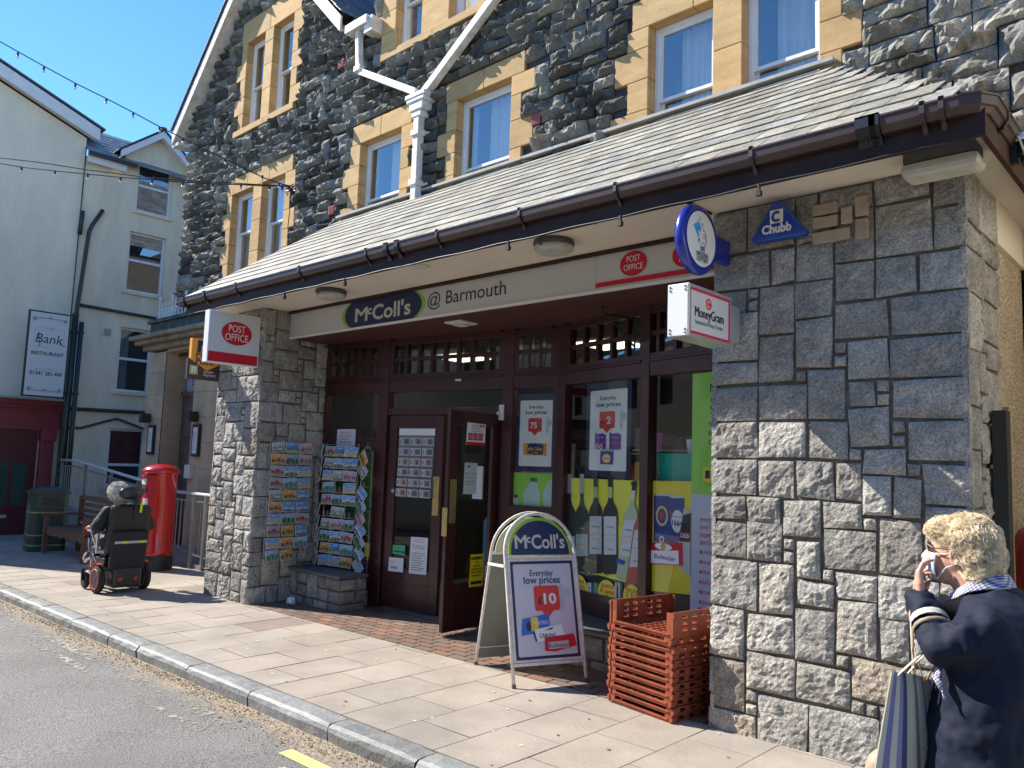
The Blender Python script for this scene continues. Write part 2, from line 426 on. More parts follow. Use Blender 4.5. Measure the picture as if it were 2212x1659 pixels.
def asphalt():
    m = mat('asphalt', (.21, .206, .2), rough=.85, var=.22, vscale=.9, vdetail=8, speck=.42, sscale=95, bump=.9, bscale=85, bdist=.012)
    n = m.node_tree; L = n.links; b = n.nodes['Principled BSDF']
    cur = b.inputs['Base Color'].links[0].from_socket
    tc = n.nodes.new('ShaderNodeTexCoord'); sp = n.nodes.new('ShaderNodeSeparateXYZ'); L.new(tc.outputs['Object'], sp.inputs[0])
    no = n.nodes.new('ShaderNodeTexNoise'); no.inputs['Scale'].default_value = 3.2; no.inputs['Detail'].default_value = 9; no.inputs['Roughness'].default_value = .7
    L.new(tc.outputs['Object'], no.inputs['Vector'])
    a = n.nodes.new('ShaderNodeMath'); a.operation = 'MULTIPLY_ADD'; a.inputs[1].default_value = .75; L.new(no.outputs[0], a.inputs[0]); L.new(sp.outputs['Y'], a.inputs[2])
    mr = n.nodes.new('ShaderNodeMapRange'); mr.inputs[1].default_value = 3.02; mr.inputs[2].default_value = 3.24; L.new(a.outputs[0], mr.inputs[0])
    mx = n.nodes.new('ShaderNodeMix'); mx.data_type = 'RGBA'; L.new(mr.outputs[0], mx.inputs['Factor']); L.new(cur, mx.inputs['A']); 
    s2 = n.nodes.new('ShaderNodeTexNoise'); s2.inputs['Scale'].default_value = 60; L.new(tc.outputs['Object'], s2.inputs['Vector'])
    rp = n.nodes.new('ShaderNodeValToRGB'); rp.color_ramp.elements[0].position = .4; rp.color_ramp.elements[0].color = (.2, .165, .12, 1); rp.color_ramp.elements[1].position = .62; rp.color_ramp.elements[1].color = (.44, .36, .26, 1)
    L.new(s2.outputs[0], rp.inputs[0]); L.new(rp.outputs[0], mx.inputs['B'])
    L.new(mx.outputs['Result'], b.inputs['Base Color'])
    return m
M_asph = asphalt()

# ================================================================ GROUND
def gnd(x, y): return G(x)
# one ground sheet far beyond everything
k = MB(); k.poly([(-80, -60, G(-80) - .14), (60, -60, G(60) - .14), (60, 80, G(60) - .14), (-80, 80, G(-80) - .14)])
tag(k.build('ground', mat('far ground', (.16, .15, .14), rough=.95, var=.3, vscale=.4)), kind='structure')
k = MB(); P = []
for j in range(2): P.append([(x, (-3.6, 2.96)[j], G(x) - (.09, .105)[j]) for x in np.linspace(-45, 14, 30)])
k.grid(P); tag(k.build('road', M_asph), kind='structure')
# kerb
k = MB(); x = -44.0
KY0, KY1 = 2.93, 3.09
while x < 12:
    L = rng.uniform(.62, 1.0); t = rng.uniform(.82, 1.1); k.tint = (t, t * rng.uniform(.98, 1.02), t * rng.uniform(.98, 1.03))
    nxs = 7 if -14 < x < 1 else 2; a, b = x + .006, x + L - .006; dy = rng.uniform(-.006, .006); P = []
    prof = [(KY0 + .004, -.13), (KY0 - .004, -.045), (KY0 + .006, -.016), (KY0 + .028, -.002), (KY0 + .08, .002), (KY1 - .006, 0), (KY1, -.06)]
    for i in range(nxs + 1):
        X = a + (b - a) * i / nxs; e = .006 if i in (0, nxs) else 0
        P.append([(X, yy + dy + rng.uniform(-.004, .004) + (e if q < 3 else 0), G(X) + zz + rng.uniform(-.003, .003) - (e if q > 1 else 0)) for q, (yy, zz) in enumerate(prof)])
    k.grid(P); x += L
k.tint = (1, 1, 1)
tag(k.build('kerb', M_kerb, smooth=False), kind='structure')
# pavement: bedding sheet and slabs laid in rows across the pavement
k = MB(); k.grid([[(x, y, G(x) - .012) for x in np.linspace(-45, 14, 30)] for y in (3.05, 5.0, 9.0)])
tag(k.build('pavement_bed', M_joint), kind='structure')
k = MB(); x = -21.0; row = 0
SW = .44
while x < 1.6:
    off = (row % 2) * .3 + rng.uniform(-.03, .03); y = 3.09 - off
    yend = 4.65 if -9.33 < x + SW / 2 < -1.0 else 6.6
    if x + SW / 2 < -9.33: yend = 5.5
    while y < yend:
        L = .6; y0, y1 = max(y, 3.094), min(y + L, yend)
        if y1 - y0 > .03:
            t = rng.uniform(.91, 1.05); wm = rng.uniform(-.015, .02); k.tint = (t * (1 + wm), t, t * (1 - wm * 1.2))
            if rng.random() < .02: k.tint = (.78, .70, .68)
            g = .0035; z = rng.uniform(-.002, .002, 4); xa, xb = x + g, x + SW - g; ya, yb = y0 + g, y1 - g
            if -14 < x: 
                k.poly([(xa, ya, G(xa) + z[0]), (xb, ya, G(xb) + z[1]), (xb, yb, G(xb) + z[2]), (xa, yb, G(xa) + z[3])])
                for (p, q) in (((xa, ya), (xb, ya)), ((xb, ya), (xb, yb)), ((xb, yb), (xa, yb)), ((xa, yb), (xa, ya))):
                    k.poly([(p[0], p[1], G(p[0]) + .0), (q[0], q[1], G(q[0])), (q[0], q[1], G(q[0]) - .012), (p[0], p[1], G(p[0]) - .012)])
            else: k.poly([(xa, ya, G(xa)), (xb, ya, G(xb)), (xb, yb, G(xb)), (xa, yb, G(xa))])
        y += L
    x += SW; row += 1
k.tint = (1, 1, 1)
tag(k.build('pavement', M_slab, fixn=False), kind='structure')
k = MB()
for i in range(60):
    X, Y, s_ = rng.uniform(-11, 0), rng.uniform(3.15, 4.6), rng.uniform(.005, .017); n_ = 9; sh = rng.uniform(.6, 1.1, n_); k.cur = int(rng.random() < .35)
    k.poly([(X + s_ * sh[q] * math.cos(q * 6.283 / n_), Y + s_ * .8 * sh[q] * math.sin(q * 6.283 / n_), G(X) + .0036) for q in range(n_)])
tag(k.build('chewing_gum_spots', [mat('pale gum', (.62, .60, .56), rough=.8), mat('dark gum', (.16, .14, .12), rough=.8)], fixn=False), 'flattened pale and dark gum spots trodden into the pavement', 'gum spots', kind='stuff')
# entrance tiles (small brick-shaped quarry tiles laid along the shop)
k = MB(); y = 4.655; row = 0
while y < 5.62:
    x = -8.3 - (row % 2) * .11
    while x < -2.53:
        r = rng.random(); base = (.72, .66, .60) if r < .16 else (.52, .60, .66) if r < .75 else (.68, .66, .64)
        if r < .025: base = (.9, .68, .56)
        t = rng.uniform(.85, 1.15); k.tint = tuple(c * t for c in base); xa, xb = max(x, -8.3) + .004, min(x + .212, -2.53) - .004
        if xb - xa > .02: k.poly([(xa, y, G(xa) + .001), (xb, y, G(xb) + .001), (xb, y + .098, G(xb) + .001), (xa, y + .098, G(xa) + .001)])
        x += .22
    y += .107; row += 1
k.tint = (1, 1, 1)
tag(k.build('entrance_tiles', M_tile, fixn=False), kind='structure')
k = MB(); k.poly([(-8.3, 5.62, G(-8.3) + .004), (-2.5, 5.62, G(-2.5) + .004), (-1.1, 10.2, .02), (-8.3, 10.2, -.07)])
tag(k.build('shop_floor', mat('shop floor', (.18, .18, .17), rough=.35)), kind='structure')
# worn double yellow lines
def worn(name, col, thr):
    m = mat(name, col, rough=.7, speck=.2, sscale=80); n = m.node_tree; L = n.links; b = n.nodes['Principled BSDF']
    tc = n.nodes.new('ShaderNodeTexCoord'); no = n.nodes.new('ShaderNodeTexNoise'); no.inputs['Scale'].default_value = 16; no.inputs['Detail'].default_value = 10; no.inputs['Roughness'].default_value = .75
    n2 = n.nodes.new('ShaderNodeTexNoise'); n2.inputs['Scale'].default_value = 1.3; L.new(tc.outputs['Object'], n2.inputs['Vector'])
    L.new(tc.outputs['Object'], no.inputs['Vector']); ad = n.nodes.new('ShaderNodeMath'); ad.operation = 'MULTIPLY_ADD'; ad.inputs[1].default_value = .55
    L.new(n2.outputs[0], ad.inputs[0]); L.new(no.outputs[0], ad.inputs[2])
    mr = n.nodes.new('ShaderNodeMapRange'); mr.inputs[1].default_value = thr; mr.inputs[2].default_value = thr + .05
    L.new(ad.outputs[0], mr.inputs[0]); L.new(mr.outputs[0], b.inputs['Alpha']); return m
M_yel = worn('worn yellow paint', (.62, .47, .16), .72); M_yel2 = worn('fresher yellow paint', (.80, .60, .20), .22); M_yel3 = worn('ghost yellow paint', (.32, .30, .25), .82)
k = MB()
for (ya, yb, segs) in ((2.61, 2.70, ((-20, -4.2, 2), (-4.2, -3.2, 1), (-3.2, 2, 1))), (2.44, 2.52, ((-20, -4.0, 2), (-4.0, 2, 0)))):
    for (xa, xb, mi) in segs:
        k.poly([(xa, ya, G(xa) - .100), (xb, ya, G(xb) - .100), (xb, yb, G(xb) - .100), (xa, yb, G(xa) - .100)], mi)
tag(k.build('yellow_lines', [M_yel, M_yel2, M_yel3], fixn=False), kind='structure')
# grit and dead leaves lying in the gutter
k = MB()
for i in range(5200):
    X = rng.uniform(-11, .6); d = abs(rng.normal(0, .11)); Y = 2.915 - d * (1 + .5 * math.sin(X * 2.3)); s = rng.uniform(.003, .009); z = G(X) - .104
    if Y < 2.3: continue
    t = rng.uniform(.5, 1.3); k.tint = (t, t * .95, t * .9); a = rng.uniform(0, 6.28)
    c, q = math.cos(a) * s, math.sin(a) * s
    A = (X + c, Y + q, z); B = (X - q, Y + c, z); D = (X - c, Y - q, z); E = (X, Y, z + s * rng.uniform(.5, 1.2))
    i4 = [k.addv(p) for p in (A, B, D, E)]; k.face((i4[0], i4[1], i4[3])); k.face((i4[1], i4[2], i4[3])); k.face((i4[2], i4[0], i4[3]))
for i in range(60):
    X = rng.uniform(-9, .4); Y = 2.90 - abs(rng.normal(0, .10)); z = G(X) - .098; t = rng.uniform(.5, 1.0); k.tint = (t * .9, t * .55, t * .35); a = rng.uniform(0, 6.28); s = rng.uniform(.008, .03)
    c, q = math.cos(a) * s, math.sin(a) * s
    k.poly([(X + c, Y + q, z), (X - q * .3, Y + c * .3, z + .006), (X - c, Y - q, z + .002), (X + q * .3, Y - c * .3, z + .004)])
k.tint = (1, 1, 1)
tag(k.build('gutter_grit', mat('grit', (.48, .39, .28), rough=.95, tint=True), fixn=False), 'sandy grit and dead leaf bits lying along the foot of the kerb', 'grit', kind='stuff')

# ================================================================ STONE BUILDING (upper storeys)
WY = 6.2
stone_b = thing('stone_building', 'dark rock-faced stone upper storeys with tan window surrounds and white gable boards', 'building', (-7, WY, 0))
VU, VV, VN = Vector((1, 0, 0)), Vector((0, 0, 1)), Vector((0, -1, 0))
XL, XR, ZT = -14.25, .6, 10.6
SUR = []; SID = [0]     # sandstone blocks (x0,x1,z0,z1)
BOUNDS = []
OPEN = []
def quoin_side(x, z0, z1, side, wn=.17, ww=.31, h=.30, start=0):
    z = z0; n = start
    while z < z1 - .02:
        hh = min(h * rng.uniform(.9, 1.12), z1 - z); wd = (wn, ww)[n % 2] * rng.uniform(.95, 1.08)
        if z1 - z - hh < .1: hh = z1 - z
        SUR.append((x - wd, x, z, z + hh) if side < 0 else (x, x + wd, z, z + hh)); z += hh; n += 1
def group(ops, z0, z1, head=.27, sill=False, l=(.17, .31), r=(.17, .31), ends=.2):
    x0, x1 = ops[0][0], ops[-1][1]
    quoin_side(x0, z0, z1, -1, *l); quoin_side(x1, z0, z1, 1, *r, start=1)
    xs = x0 - ends; n = max(1, round((x1 - x0 + 2 * ends) / .75))
    for i in range(n): w_ = (x1 - x0 + 2 * ends) / n; SUR.append((xs + i * w_, xs + (i + 1) * w_, z1, z1 + head))
    for (a, b) in zip(ops[:-1], ops[1:]):
        z = z0
        while z < z1 - .02: hh = min(rng.uniform(.34, .6), z1 - z); hh = z1 - z if z1 - z - hh < .15 else hh; SUR.append((a[1], b[0], z, z + hh)); z += hh
    if sill: SUR.append((x0 - .28, (x0 + x1) / 2, z0 - .11, z0)); SUR.append(((x0 + x1) / 2, x1 + .16, z0 - .11, z0))
    for o in ops: OPEN.append((o[0], z0, o[1], z1))
    BOUNDS.append((SID[0], len(SUR))); SID[0] = len(SUR)
W1 = [(-12.24, -11.65), (-11.38, -10.77)]; W2 = [(-12.41, -11.71), (-11.43, -10.73)]; W3 = [(-8.79, -7.90)]; W4 = [(-6.85, -5.94)]; W5 = [(-4.10, -3.41), (-3.12, -2.44)]; W6 = [(-8.14, -7.60), (-7.07, -6.56)]
group(W1, 7.07, 8.60, .40, True); group(W2, 4.45, 5.95, .28); group(W3, 4.45, 5.92, .28, l=(.24, .40)); group(W4, 4.45, 5.97, .25, r=(.17, .34))
group(W5, 4.45, 5.90, .30, l=(.24, .42), r=(.18, .34)); group(W6, 7.07, 8.45, .3, True, l=(.3, .42))
# wall cut by the gable: keep what lies below both slopes of the left gable, right of it the full height
GA = (-11.63, 10.32); GL = (-14.55, 7.40); GR = (-8.85, 7.52)
def walltop(x): 
    if x < GA[0]: return GA[1] - (GA[0] - x) * 1.0
    if x < -8.62: return max(GA[1] - (x - GA[0]) * 1.0, 7.45)
    return ZT
k = MB()
holes = OPEN
for (a, z0, b, z1) in holed(XL, XR, 0 + G(XL) - .1, ZT, holes + [(-9.2, -1, -1.05, 2.96), (-15, -1, -9.2, 3.3)]):
    pieces = [(a, b)]
    cuts = [a] + [c for c in (GA[0], -8.62, -8.76) if a < c < b] + [b]; cuts.sort()
    for p, q in zip(cuts[:-1], cuts[1:]):
        pl = [(p, z0), (q, z0), (q, z1), (p, z1)]
        if q <= GA[0] + 1e-6: pl = clip_poly(pl, 1, -1, GA[1] - GA[0])
        elif q <= -8.62 + 1e-6:
            pl2 = clip_poly(pl, -1, -1, GA[1] + GA[0]); pl = pl2
        if len(pl) > 2: k.poly([(u, WY + .012, z) for (u, z) in pl])
k.build('wall_mortar', M_mort, stone_b, fixn=False)
k = MB()
blocked = [(s[0], s[2], s[1], s[3]) for s in SUR] + list(OPEN) + [(-5.62, 5.28, -5.47, 5.42), (-9.45, 7.2, -9.28, 7.35), (-9.48, 5.02, -9.33, 5.17)]
for r in coursed(XL, XR, 2.96, ZT, blocked + [(-20, 2.9, -1.05, 3.95)]):
    cx, cz = (r[0] + r[2]) / 2, (r[1] + r[3]) / 2
    if cz > walltop(cx) - .02: continue
    if r[0] < -9.2 and r[3] < 2.9 and r[0] > -14.0: continue
    t = rng.uniform(.30, .75) if rng.random() < .6 else rng.uniform(.8, 1.45); wm = rng.uniform(-.03, .025)
    big = (cx > -2.3) * .35
    if r[0] < XL + .02 and rng.random() < .5: t = 1.3; wm = .12
    if cx > -.9 and rng.random() < .6: t = 1.5; wm = .12
    if -2.4 < cx: t = rng.uniform(.9, 1.7)
    k.tint = (t * (1 + wm), t, t * (1 - wm))
    w_, h_ = r[2] - r[0], r[3] - r[1]
    nx = int(min(14, max(3, w_ / .035))); ny = int(min(7, max(3, h_ / .03)))
    q = stone_quad(Vector((0, WY, 0)), VU, VV, r, .012, .005)
    rockgrid(k, q, VN, rng.uniform(.09, .16), nx, ny, 1.2, facets=5, edge=.3, base=.012, sharp=2.2)
k.tint = (1, 1, 1)
k.build('stone_facing', M_rock, stone_b, fixn=False)
for (i0, i1) in BOUNDS:
  k = MB()
  for s in SUR[i0:i1]:
    t = rng.uniform(.85, 1.1); wm = rng.uniform(-.03, .04); k.tint = (t * (1 + wm), t, t * (1 - wm)); g = .0025
    zz = s[3] - s[2]; fr = .05 if zz < .115 and (s[1] - s[0]) > .5 else .028
    k.box(s[0] + g, s[1] - g, WY - fr, WY + .26, s[2] + g, s[3] - g)
  k.tint = (1, 1, 1)
  k.build('window_surround', M_sand, stone_b, bevel=.006)
M_curt = mat('net curtain', (.86, .88, .90), rough=.9, var=.15, vscale=6, stretch=(6, 6, .3)); M_blind = mat('blue curtain', (.84, .85, .87), rough=.9, var=.2, vscale=9, stretch=(5, 5, .15))
def sash(x0, x1, z0, z1, y=WY + .09, parent=None, mid=None, curt=None, name='window'):
    f = MB(); t = .045
    f.box(x0, x0 + t, y, y + .09, z0, z1); f.box(x1 - t, x1, y, y + .09, z0, z1); f.box(x0 + t, x1 - t, y, y + .09, z1 - t, z1); f.box(x0 + t, x1 - t, y, y + .09, z0, z0 + t)
    wf = f.build(name, M_white, parent, bevel=.004)
    mid = mid if mid is not None else (z0 + z1) / 2; s = .036
    f = MB()
    for (a, b, yy) in ((mid - .02, z1 - t, y + .018), (z0 + t, mid + .02, y + .055)):
        f.box(x0 + t, x0 + t + s, yy, yy + .03, a, b); f.box(x1 - t - s, x1 - t, yy, yy + .03, a, b); f.box(x0 + t + s, x1 - t - s, yy, yy + .03, b - s, b); f.box(x0 + t + s, x1 - t - s, yy, yy + .03, a, a + s)
    f.build('sash', M_white, wf, bevel=.003)
    f = MB(); f.box(x0 + t + s, x1 - t - s, y + .030, y + .034, mid, z1 - t - s); f.box(x0 + t + s, x1 - t - s, y + .068, y + .072, z0 + t + s, mid); f.build('pane', M_sash, wf)
    f = MB(); f.box(x0 - .3, x1 + .3, y + .9, y + .91, z0 - .1, z1 + .1)
    f.build('room', mat('pale room wall', (.80, .78, .72), rough=.9), wf)
    if curt is not None:
        for (ca, cb, mm) in curt:
            f = MB(); n = 22; X = [x0 + (x1 - x0) * (ca + (cb - ca) * i / n) for i in range(n + 1)]
            f.grid([[(X[i], y + .17 + .018 * math.sin(i * 1.9) + .006 * math.sin(i * 5), z) for i in range(n + 1)] for z in (z0 + .02, z1 - .02)])
            f.build('curtain', mm, wf, smooth=True, fixn=False)
for o in W1: sash(*o, 7.07, 8.60, parent=stone_b, mid=7.80, curt=[(.55, 1.0, M_curt)])
for o in W2: sash(*o, 4.45, 5.95, parent=stone_b, mid=5.28, curt=[(.0, 1.0, M_curt)])
sash(*W3[0], 4.45, 5.92, parent=stone_b, mid=5.12, curt=[(.40, 1.0, M_curt), (0, .08, M_curt)])
sash(*W4[0], 4.45, 5.97, parent=stone_b, mid=5.10, curt=[(.35, 1.0, M_blind), (.0, .12, M_curt)])
sash(*W5[0], 4.45, 5.90, parent=stone_b, mid=5.16, curt=[(.3, 1.0, M_blind)])
sash(*W5[1], 4.45, 5.90, parent=stone_b, mid=5.16, curt=[(.3, 1.0, M_blind)])
for o in W6: sash(*o, 7.07, 8.45, parent=stone_b, mid=7.72)
# building volume behind
k = MB(); k.box(XL + .02, XL + .3, WY + .02, 15, 3.45, 7.4); k.box(XL + .02, XL + .3, WY + .5, 15, -.4, 3.45); k.box(XR - .3, XR, WY + .02, 15, -.2, ZT); k.box(XL + .3, XR - .3, 14.7, 15, -.4, ZT)
for zf in (6.35,): k.box(XL + .3, XR - .3, WY + .3, 14.7, zf, zf + .2)
k.build('side_wall', M_mort, stone_b)
# gable roof and barge boards
def rafter(a, b, nm):
    # a,b = (x,z) along the top edge
    k = MB(); k.prism([(a[0], 5.93, a[1]), (b[0], 5.93, b[1]), (b[0], 5.93, b[1] - .24), (a[0], 5.93, a[1] - .24)], (0, .035, 0)); k.build('barge_board', M_whitew, stone_b, bevel=.004)
    k = MB(); k.prism([(a[0], 5.965, a[1] - .19), (b[0], 5.965, b[1] - .19), (b[0], 5.965, b[1] - .215), (a[0], 5.965, a[1] - .215)], (0, .26, 0)); k.build('verge_soffit', M_whitew, stone_b)
rafter((-14.46, 7.52), (GA[0], GA[1] + .05), 'l'); rafter((GA[0], GA[1] + .05), (-9.10, 7.80), 'r')
k = MB(); k.box(-14.48, -14.24, 5.96, 6.25, 7.24, 7.30); k.build('eaves_box', M_whitew, stone_b)
def roofslates(k, O, eu, ev, nrm, width_at, rows, gauge, sw, th=.012, jit=.006, tintf=None):
    """O lower-left, eu along eaves, ev up the slope"""
    for r in range(rows):
        u = -(r % 2) * sw / 2 ; lo, hi = width_at(r)
        while u < hi:
            wd = sw * rng.uniform(.93, 1.07); a, b = max(u, lo), min(u + wd, hi)
            if b - a > .015:
                k.tint = tintf(); v0, v1 = r * gauge + rng.uniform(-jit, jit), (r + 1) * gauge + .06
                pts = [O + eu * (a + .005) + ev * v0 + nrm * (.011 + rng.uniform(0, .003)), O + eu * (b - .005) + ev * v0 + nrm * (.011 + rng.uniform(0, .003)), O + eu * (b - .002) + ev * v1 + nrm * .001, O + eu * (a + .002) + ev * v1 + nrm * .001]
                k.prism(pts, -nrm * th)
            u += wd
    k.tint = (1, 1, 1)
k = MB()
dt = lambda: (lambda t: (t, t, t * 1.05))(rng.uniform(.8, 1.25))
ev = Vector((1, 0, 1)).normalized(); roofslates(k, Vector((-14.50, 5.9, 7.56)), Vector((0, 1, 0)), ev, Vector((-1, 0, 1)).normalized(), lambda r: (0, 5), 21, .2, .3, tintf=dt)
ev = Vector((-1, 0, 1)).normalized(); roofslates(k, Vector((-9.06, 5.9, 7.84)), Vector((0, 1, 0)), ev, Vector((1, 0, 1)).normalized(), lambda r: (0, 5), 18, .2, .3, tintf=dt)
ev = Vector((0, .64, .77)).normalized(); roofslates(k, Vector((-9.9, 6.15, 7.55)), Vector((1, 0, 0)), ev, Vector((0, -.77, .64)), lambda r: (0, 1.35), 18, .2, .3, tintf=dt)
k.build('roof', M_dslate, stone_b)
# rainwater goods on the stone wall (white)
k = MB(); k.box(-9.02, -8.52, 5.96, 6.18, 7.50, 7.62); k.box(-8.62, -8.44, 6.0, 6.2, 7.38, 7.60); k.build('gutter_box', M_whitew, stone_b, bevel=.006)
k = MB(); k.bar((-8.80, 6.06, 7.50), (-8.80, 6.06, 7.34), .09, .075); k.bar((-8.80, 6.06, 7.36), (-8.76, 6.06, 6.98), .085, .075); k.box(-8.83, -8.69, 6.01, 6.14, 6.90, 6.98)
k.bar((-8.74, 6.08, 6.90), (-7.50, 6.08, 6.22), .10, .09)
k.build('downpipe', M_whitew, stone_b, bevel=.005)
k = MB(); k.bar((-6.02, 6.06, 7.02), (-7.34, 6.06, 6.14), .10, .095); k.build('downpipe', M_whitew, stone_b, bevel=.006)
k = MB(); k.M = Matrix.Translation((-7.42, 6.08, 5.86))
for (a, b, c, d) in ((.19, .11, .24, .30), (.17, .10, .19, .24), (.13, .085, .08, .19), (.09, .07, 0, .08)): k.box(-a, a, -b, b, c, d)
k.build('hopper_head', M_whitew, stone_b, bevel=.012)
k = MB(); k.box(-7.475, -7.375, 6.02, 6.12, 3.9, 5.86); 
for z in (5.62, 4.98): k.box(-7.50, -7.35, 6.0, 6.14, z, z + .075); k.box(-7.56, -7.30, 6.13, 6.16, z + .01, z + .06)
k.build('downpipe', M_whitew, stone_b, bevel=.006)
# air bricks
M_airb = mat('red air brick', (.42, .13, .11), rough=.8); 
for (x, z) in ((-5.61, 5.29), (-9.44, 7.21), (-9.47, 5.03)):
    k = MB(); k.box(x, x + .13, WY - .04, WY + .05, z, z + .12)
    for i in range(5):
        for j in range(4): k.box(x + .012 + i * .023, x + .024 + i * .023, WY - .046, WY - .04, z + .012 + j * .027, z + .026 + j * .027)
    k.build('air_brick', M_airb, stone_b)
exec_parts = 1

# ================================================================ SHOP BUILDING (single-storey front)
shop = thing('shop_building', 'single-storey maroon shop front between grey stone piers under a pale slate roof', 'building', (-5.5, 5, 0))
def pier(name, x0, x1, y0, y1, zt, seedr, side_l=True, side_r=True):
    zb = min(G(x0), G(x1)) - .03
    k = MB(); k.box(x0 + .014, x1 - .014, y0 + .014, y1, zb - .05, zt); p = k.build(name, M_pmort, shop)
    k = MB()
    def face(O, U, N, W, H):
        for r in snecked(W, H, .078, sizes=[((3, 3), 5), ((4, 3), 5), ((3, 4), 3), ((5, 3), 3), ((4, 4), 3), ((4, 2), 2), ((3, 2), 2), ((2, 3), 2), ((5, 4), 1), ((2, 2), 1)]):
            t = rng.uniform(.72, 1.18); wm = rng.uniform(-.02, .03)
            if rng.random() < .05: wm = .12
            k.tint = (t * (1 + wm), t, t * (1 - wm)); w_, h_ = r[2] - r[0], r[3] - r[1]
            e0 = -.022 if r[0] < .001 else 0; e1 = .022 if r[2] > W - .001 else 0
            q = stone_quad(O, U, Vector((0, 0, 1)), (r[0], r[1], r[2], r[3]), .018, .0035 if min(w_, h_) < .13 else .009)
            if e0: q[0] += U * -.012; q[3] += U * -.012
            if e1: q[1] += U * .012; q[2] += U * .012
            rockgrid(k, q, N, rng.uniform(.020, .036), int(max(4, w_ / .02)), int(max(4, h_ / .02)), 1.6, facets=4, edge=.40, base=.014, sharp=1.05)
    face(Vector((x0, y0 + .018, zb)), Vector((1, 0, 0)), Vector((0, -1, 0)), x1 - x0, zt - zb)
    if side_r: face(Vector((x1 - .018, y0, zb)), Vector((0, 1, 0)), Vector((1, 0, 0)), y1 - y0, zt - zb)
    if side_l: face(Vector((x0 + .018, y1, zb)), Vector((0, -1, 0)), Vector((-1, 0, 0)), y1 - y0, zt - zb)
    k.tint = (1, 1, 1); k.build('stone_facing', M_pier, p, fixn=False)
    return p
SOF = 3.30
pl_ = pier('pier', -9.32, -8.30, 4.63, 5.58, SOF, 1)
pr_ = pier('pier', -2.53, -1.05, 4.63, 5.36, SOF, 2)
# brick patch on the right pier
k = MB()
for (x, z, w_, h_) in ((-1.86, 3.14, .15, .068), (-1.86, 3.06, .15, .068), (-1.86, 2.97, .22, .068), (-1.69, 3.06, .065, .10), (-1.61, 3.09, .07, .12), (-1.61, 2.955, .07, .12)):
    t = rng.uniform(.9, 1.1); k.tint = (t, t, t); k.box(x, x + w_, 4.59, 4.64, z, z + h_)
k.tint = (1, 1, 1); k.build('patch_bricks', mat('pale bricks', (.46, .38, .28), rough=.9, var=.2, vscale=14, tint=True, bump=.4), pr_, bevel=.006)
# side wall behind the right pier
M_peb = mat('pebble dash', (.52, .435, .31), rough=.95, speck=.5, sscale=60, var=.2, vscale=3, bump=1.0, bscale=70, bdist=.02)
bx('side_wall', M_peb, shop, (-1.3, -1.07, 5.36, 6.18, -.05, 3.02)); bx('render_band', M_soff, shop, (-1.3, -1.045, 5.36, 6.18, 3.02, SOF))
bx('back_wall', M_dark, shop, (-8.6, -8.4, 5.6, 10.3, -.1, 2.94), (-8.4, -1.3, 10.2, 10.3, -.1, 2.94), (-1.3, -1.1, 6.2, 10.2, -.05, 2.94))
bx('left_side_wall', M_pmort, shop, (-9.3, -8.61, 5.58, 6.19, -.2, 4.3))

nh = thing('unseen_bounce_house', 'pale rendered house across the narrow passage right of the shop, outside the view', 'building', (2, 6, 0))  # added out of view: its sunlit wall brightens the pier's return face
bx('wall', M_cream2, nh, (.95, 6.5, 4.3, 12, -.1, 6.2)); bx('roof', M_dslate, nh, (.8, 6.7, 4.1, 12.2, 6.2, 6.4))
# canopy roof
GZ = 3.42; SL = Vector((0, 2.12, 1.48)); SLN = SL.normalized(); NR = Vector((0, -SLN.z, SLN.y))
k = MB(); st = lambda: (lambda t, w: (t * (1 + w), t, t * (1 - w * 1.3)))(rng.uniform(.72, 1.2), rng.uniform(-.04, .07))
gauge = SL.length / 11
hipx = lambda f: -.86 + f * (-2.34 + .86)
def wa(r): return (0, hipx((r + .75) / 11) + 9.22)
roofslates(k, Vector((-9.22, 4.07, GZ)), Vector((1, 0, 0)), SLN, NR, wa, 11, gauge, .27, th=.006, jit=.004, tintf=st)
# side slope to the right hip
SR = Vector((-1.48, 0, 1.48)); SRN = SR.normalized(); NR2 = Vector((SRN.z, 0, -SRN.x))
roofslates(k, Vector((-.86, 4.07, GZ)), Vector((0, 1, 0)), SRN, NR2, lambda r: ((r + 1.1) / 11 * 2.12 + .02, 2.12), 11, SR.length / 11, .335, th=.006, jit=.004, tintf=st)
k.build('canopy_roof', M_slate, shop, fixn=False)
k = MB()
k.prism([(-9.2, 4.1, GZ - .02), (-.88, 4.1, GZ - .02), (-2.36, 6.19, 4.86), (-9.2, 6.19, 4.86)], (0, .0, -.03)); k.prism([(-.88, 4.1, GZ - .02), (-.88, 6.19, GZ - .02), (-2.36, 6.19, 4.86)], (0, 0, -.03))
k.prism([(-9.19, 4.1, GZ - .05), (-9.19, 6.19, 4.82), (-9.19, 6.19, 3.3)], (.02, 0, 0))
k.build('roof_deck', M_fasc, shop)
k = MB(); k.bar((-9.2, 6.15, 4.93), (-2.3, 6.15, 4.93), .09, .03); k.build('lead_flashing', mat('lead', (.42, .41, .37), rough=.7, var=.2, vscale=5), shop)
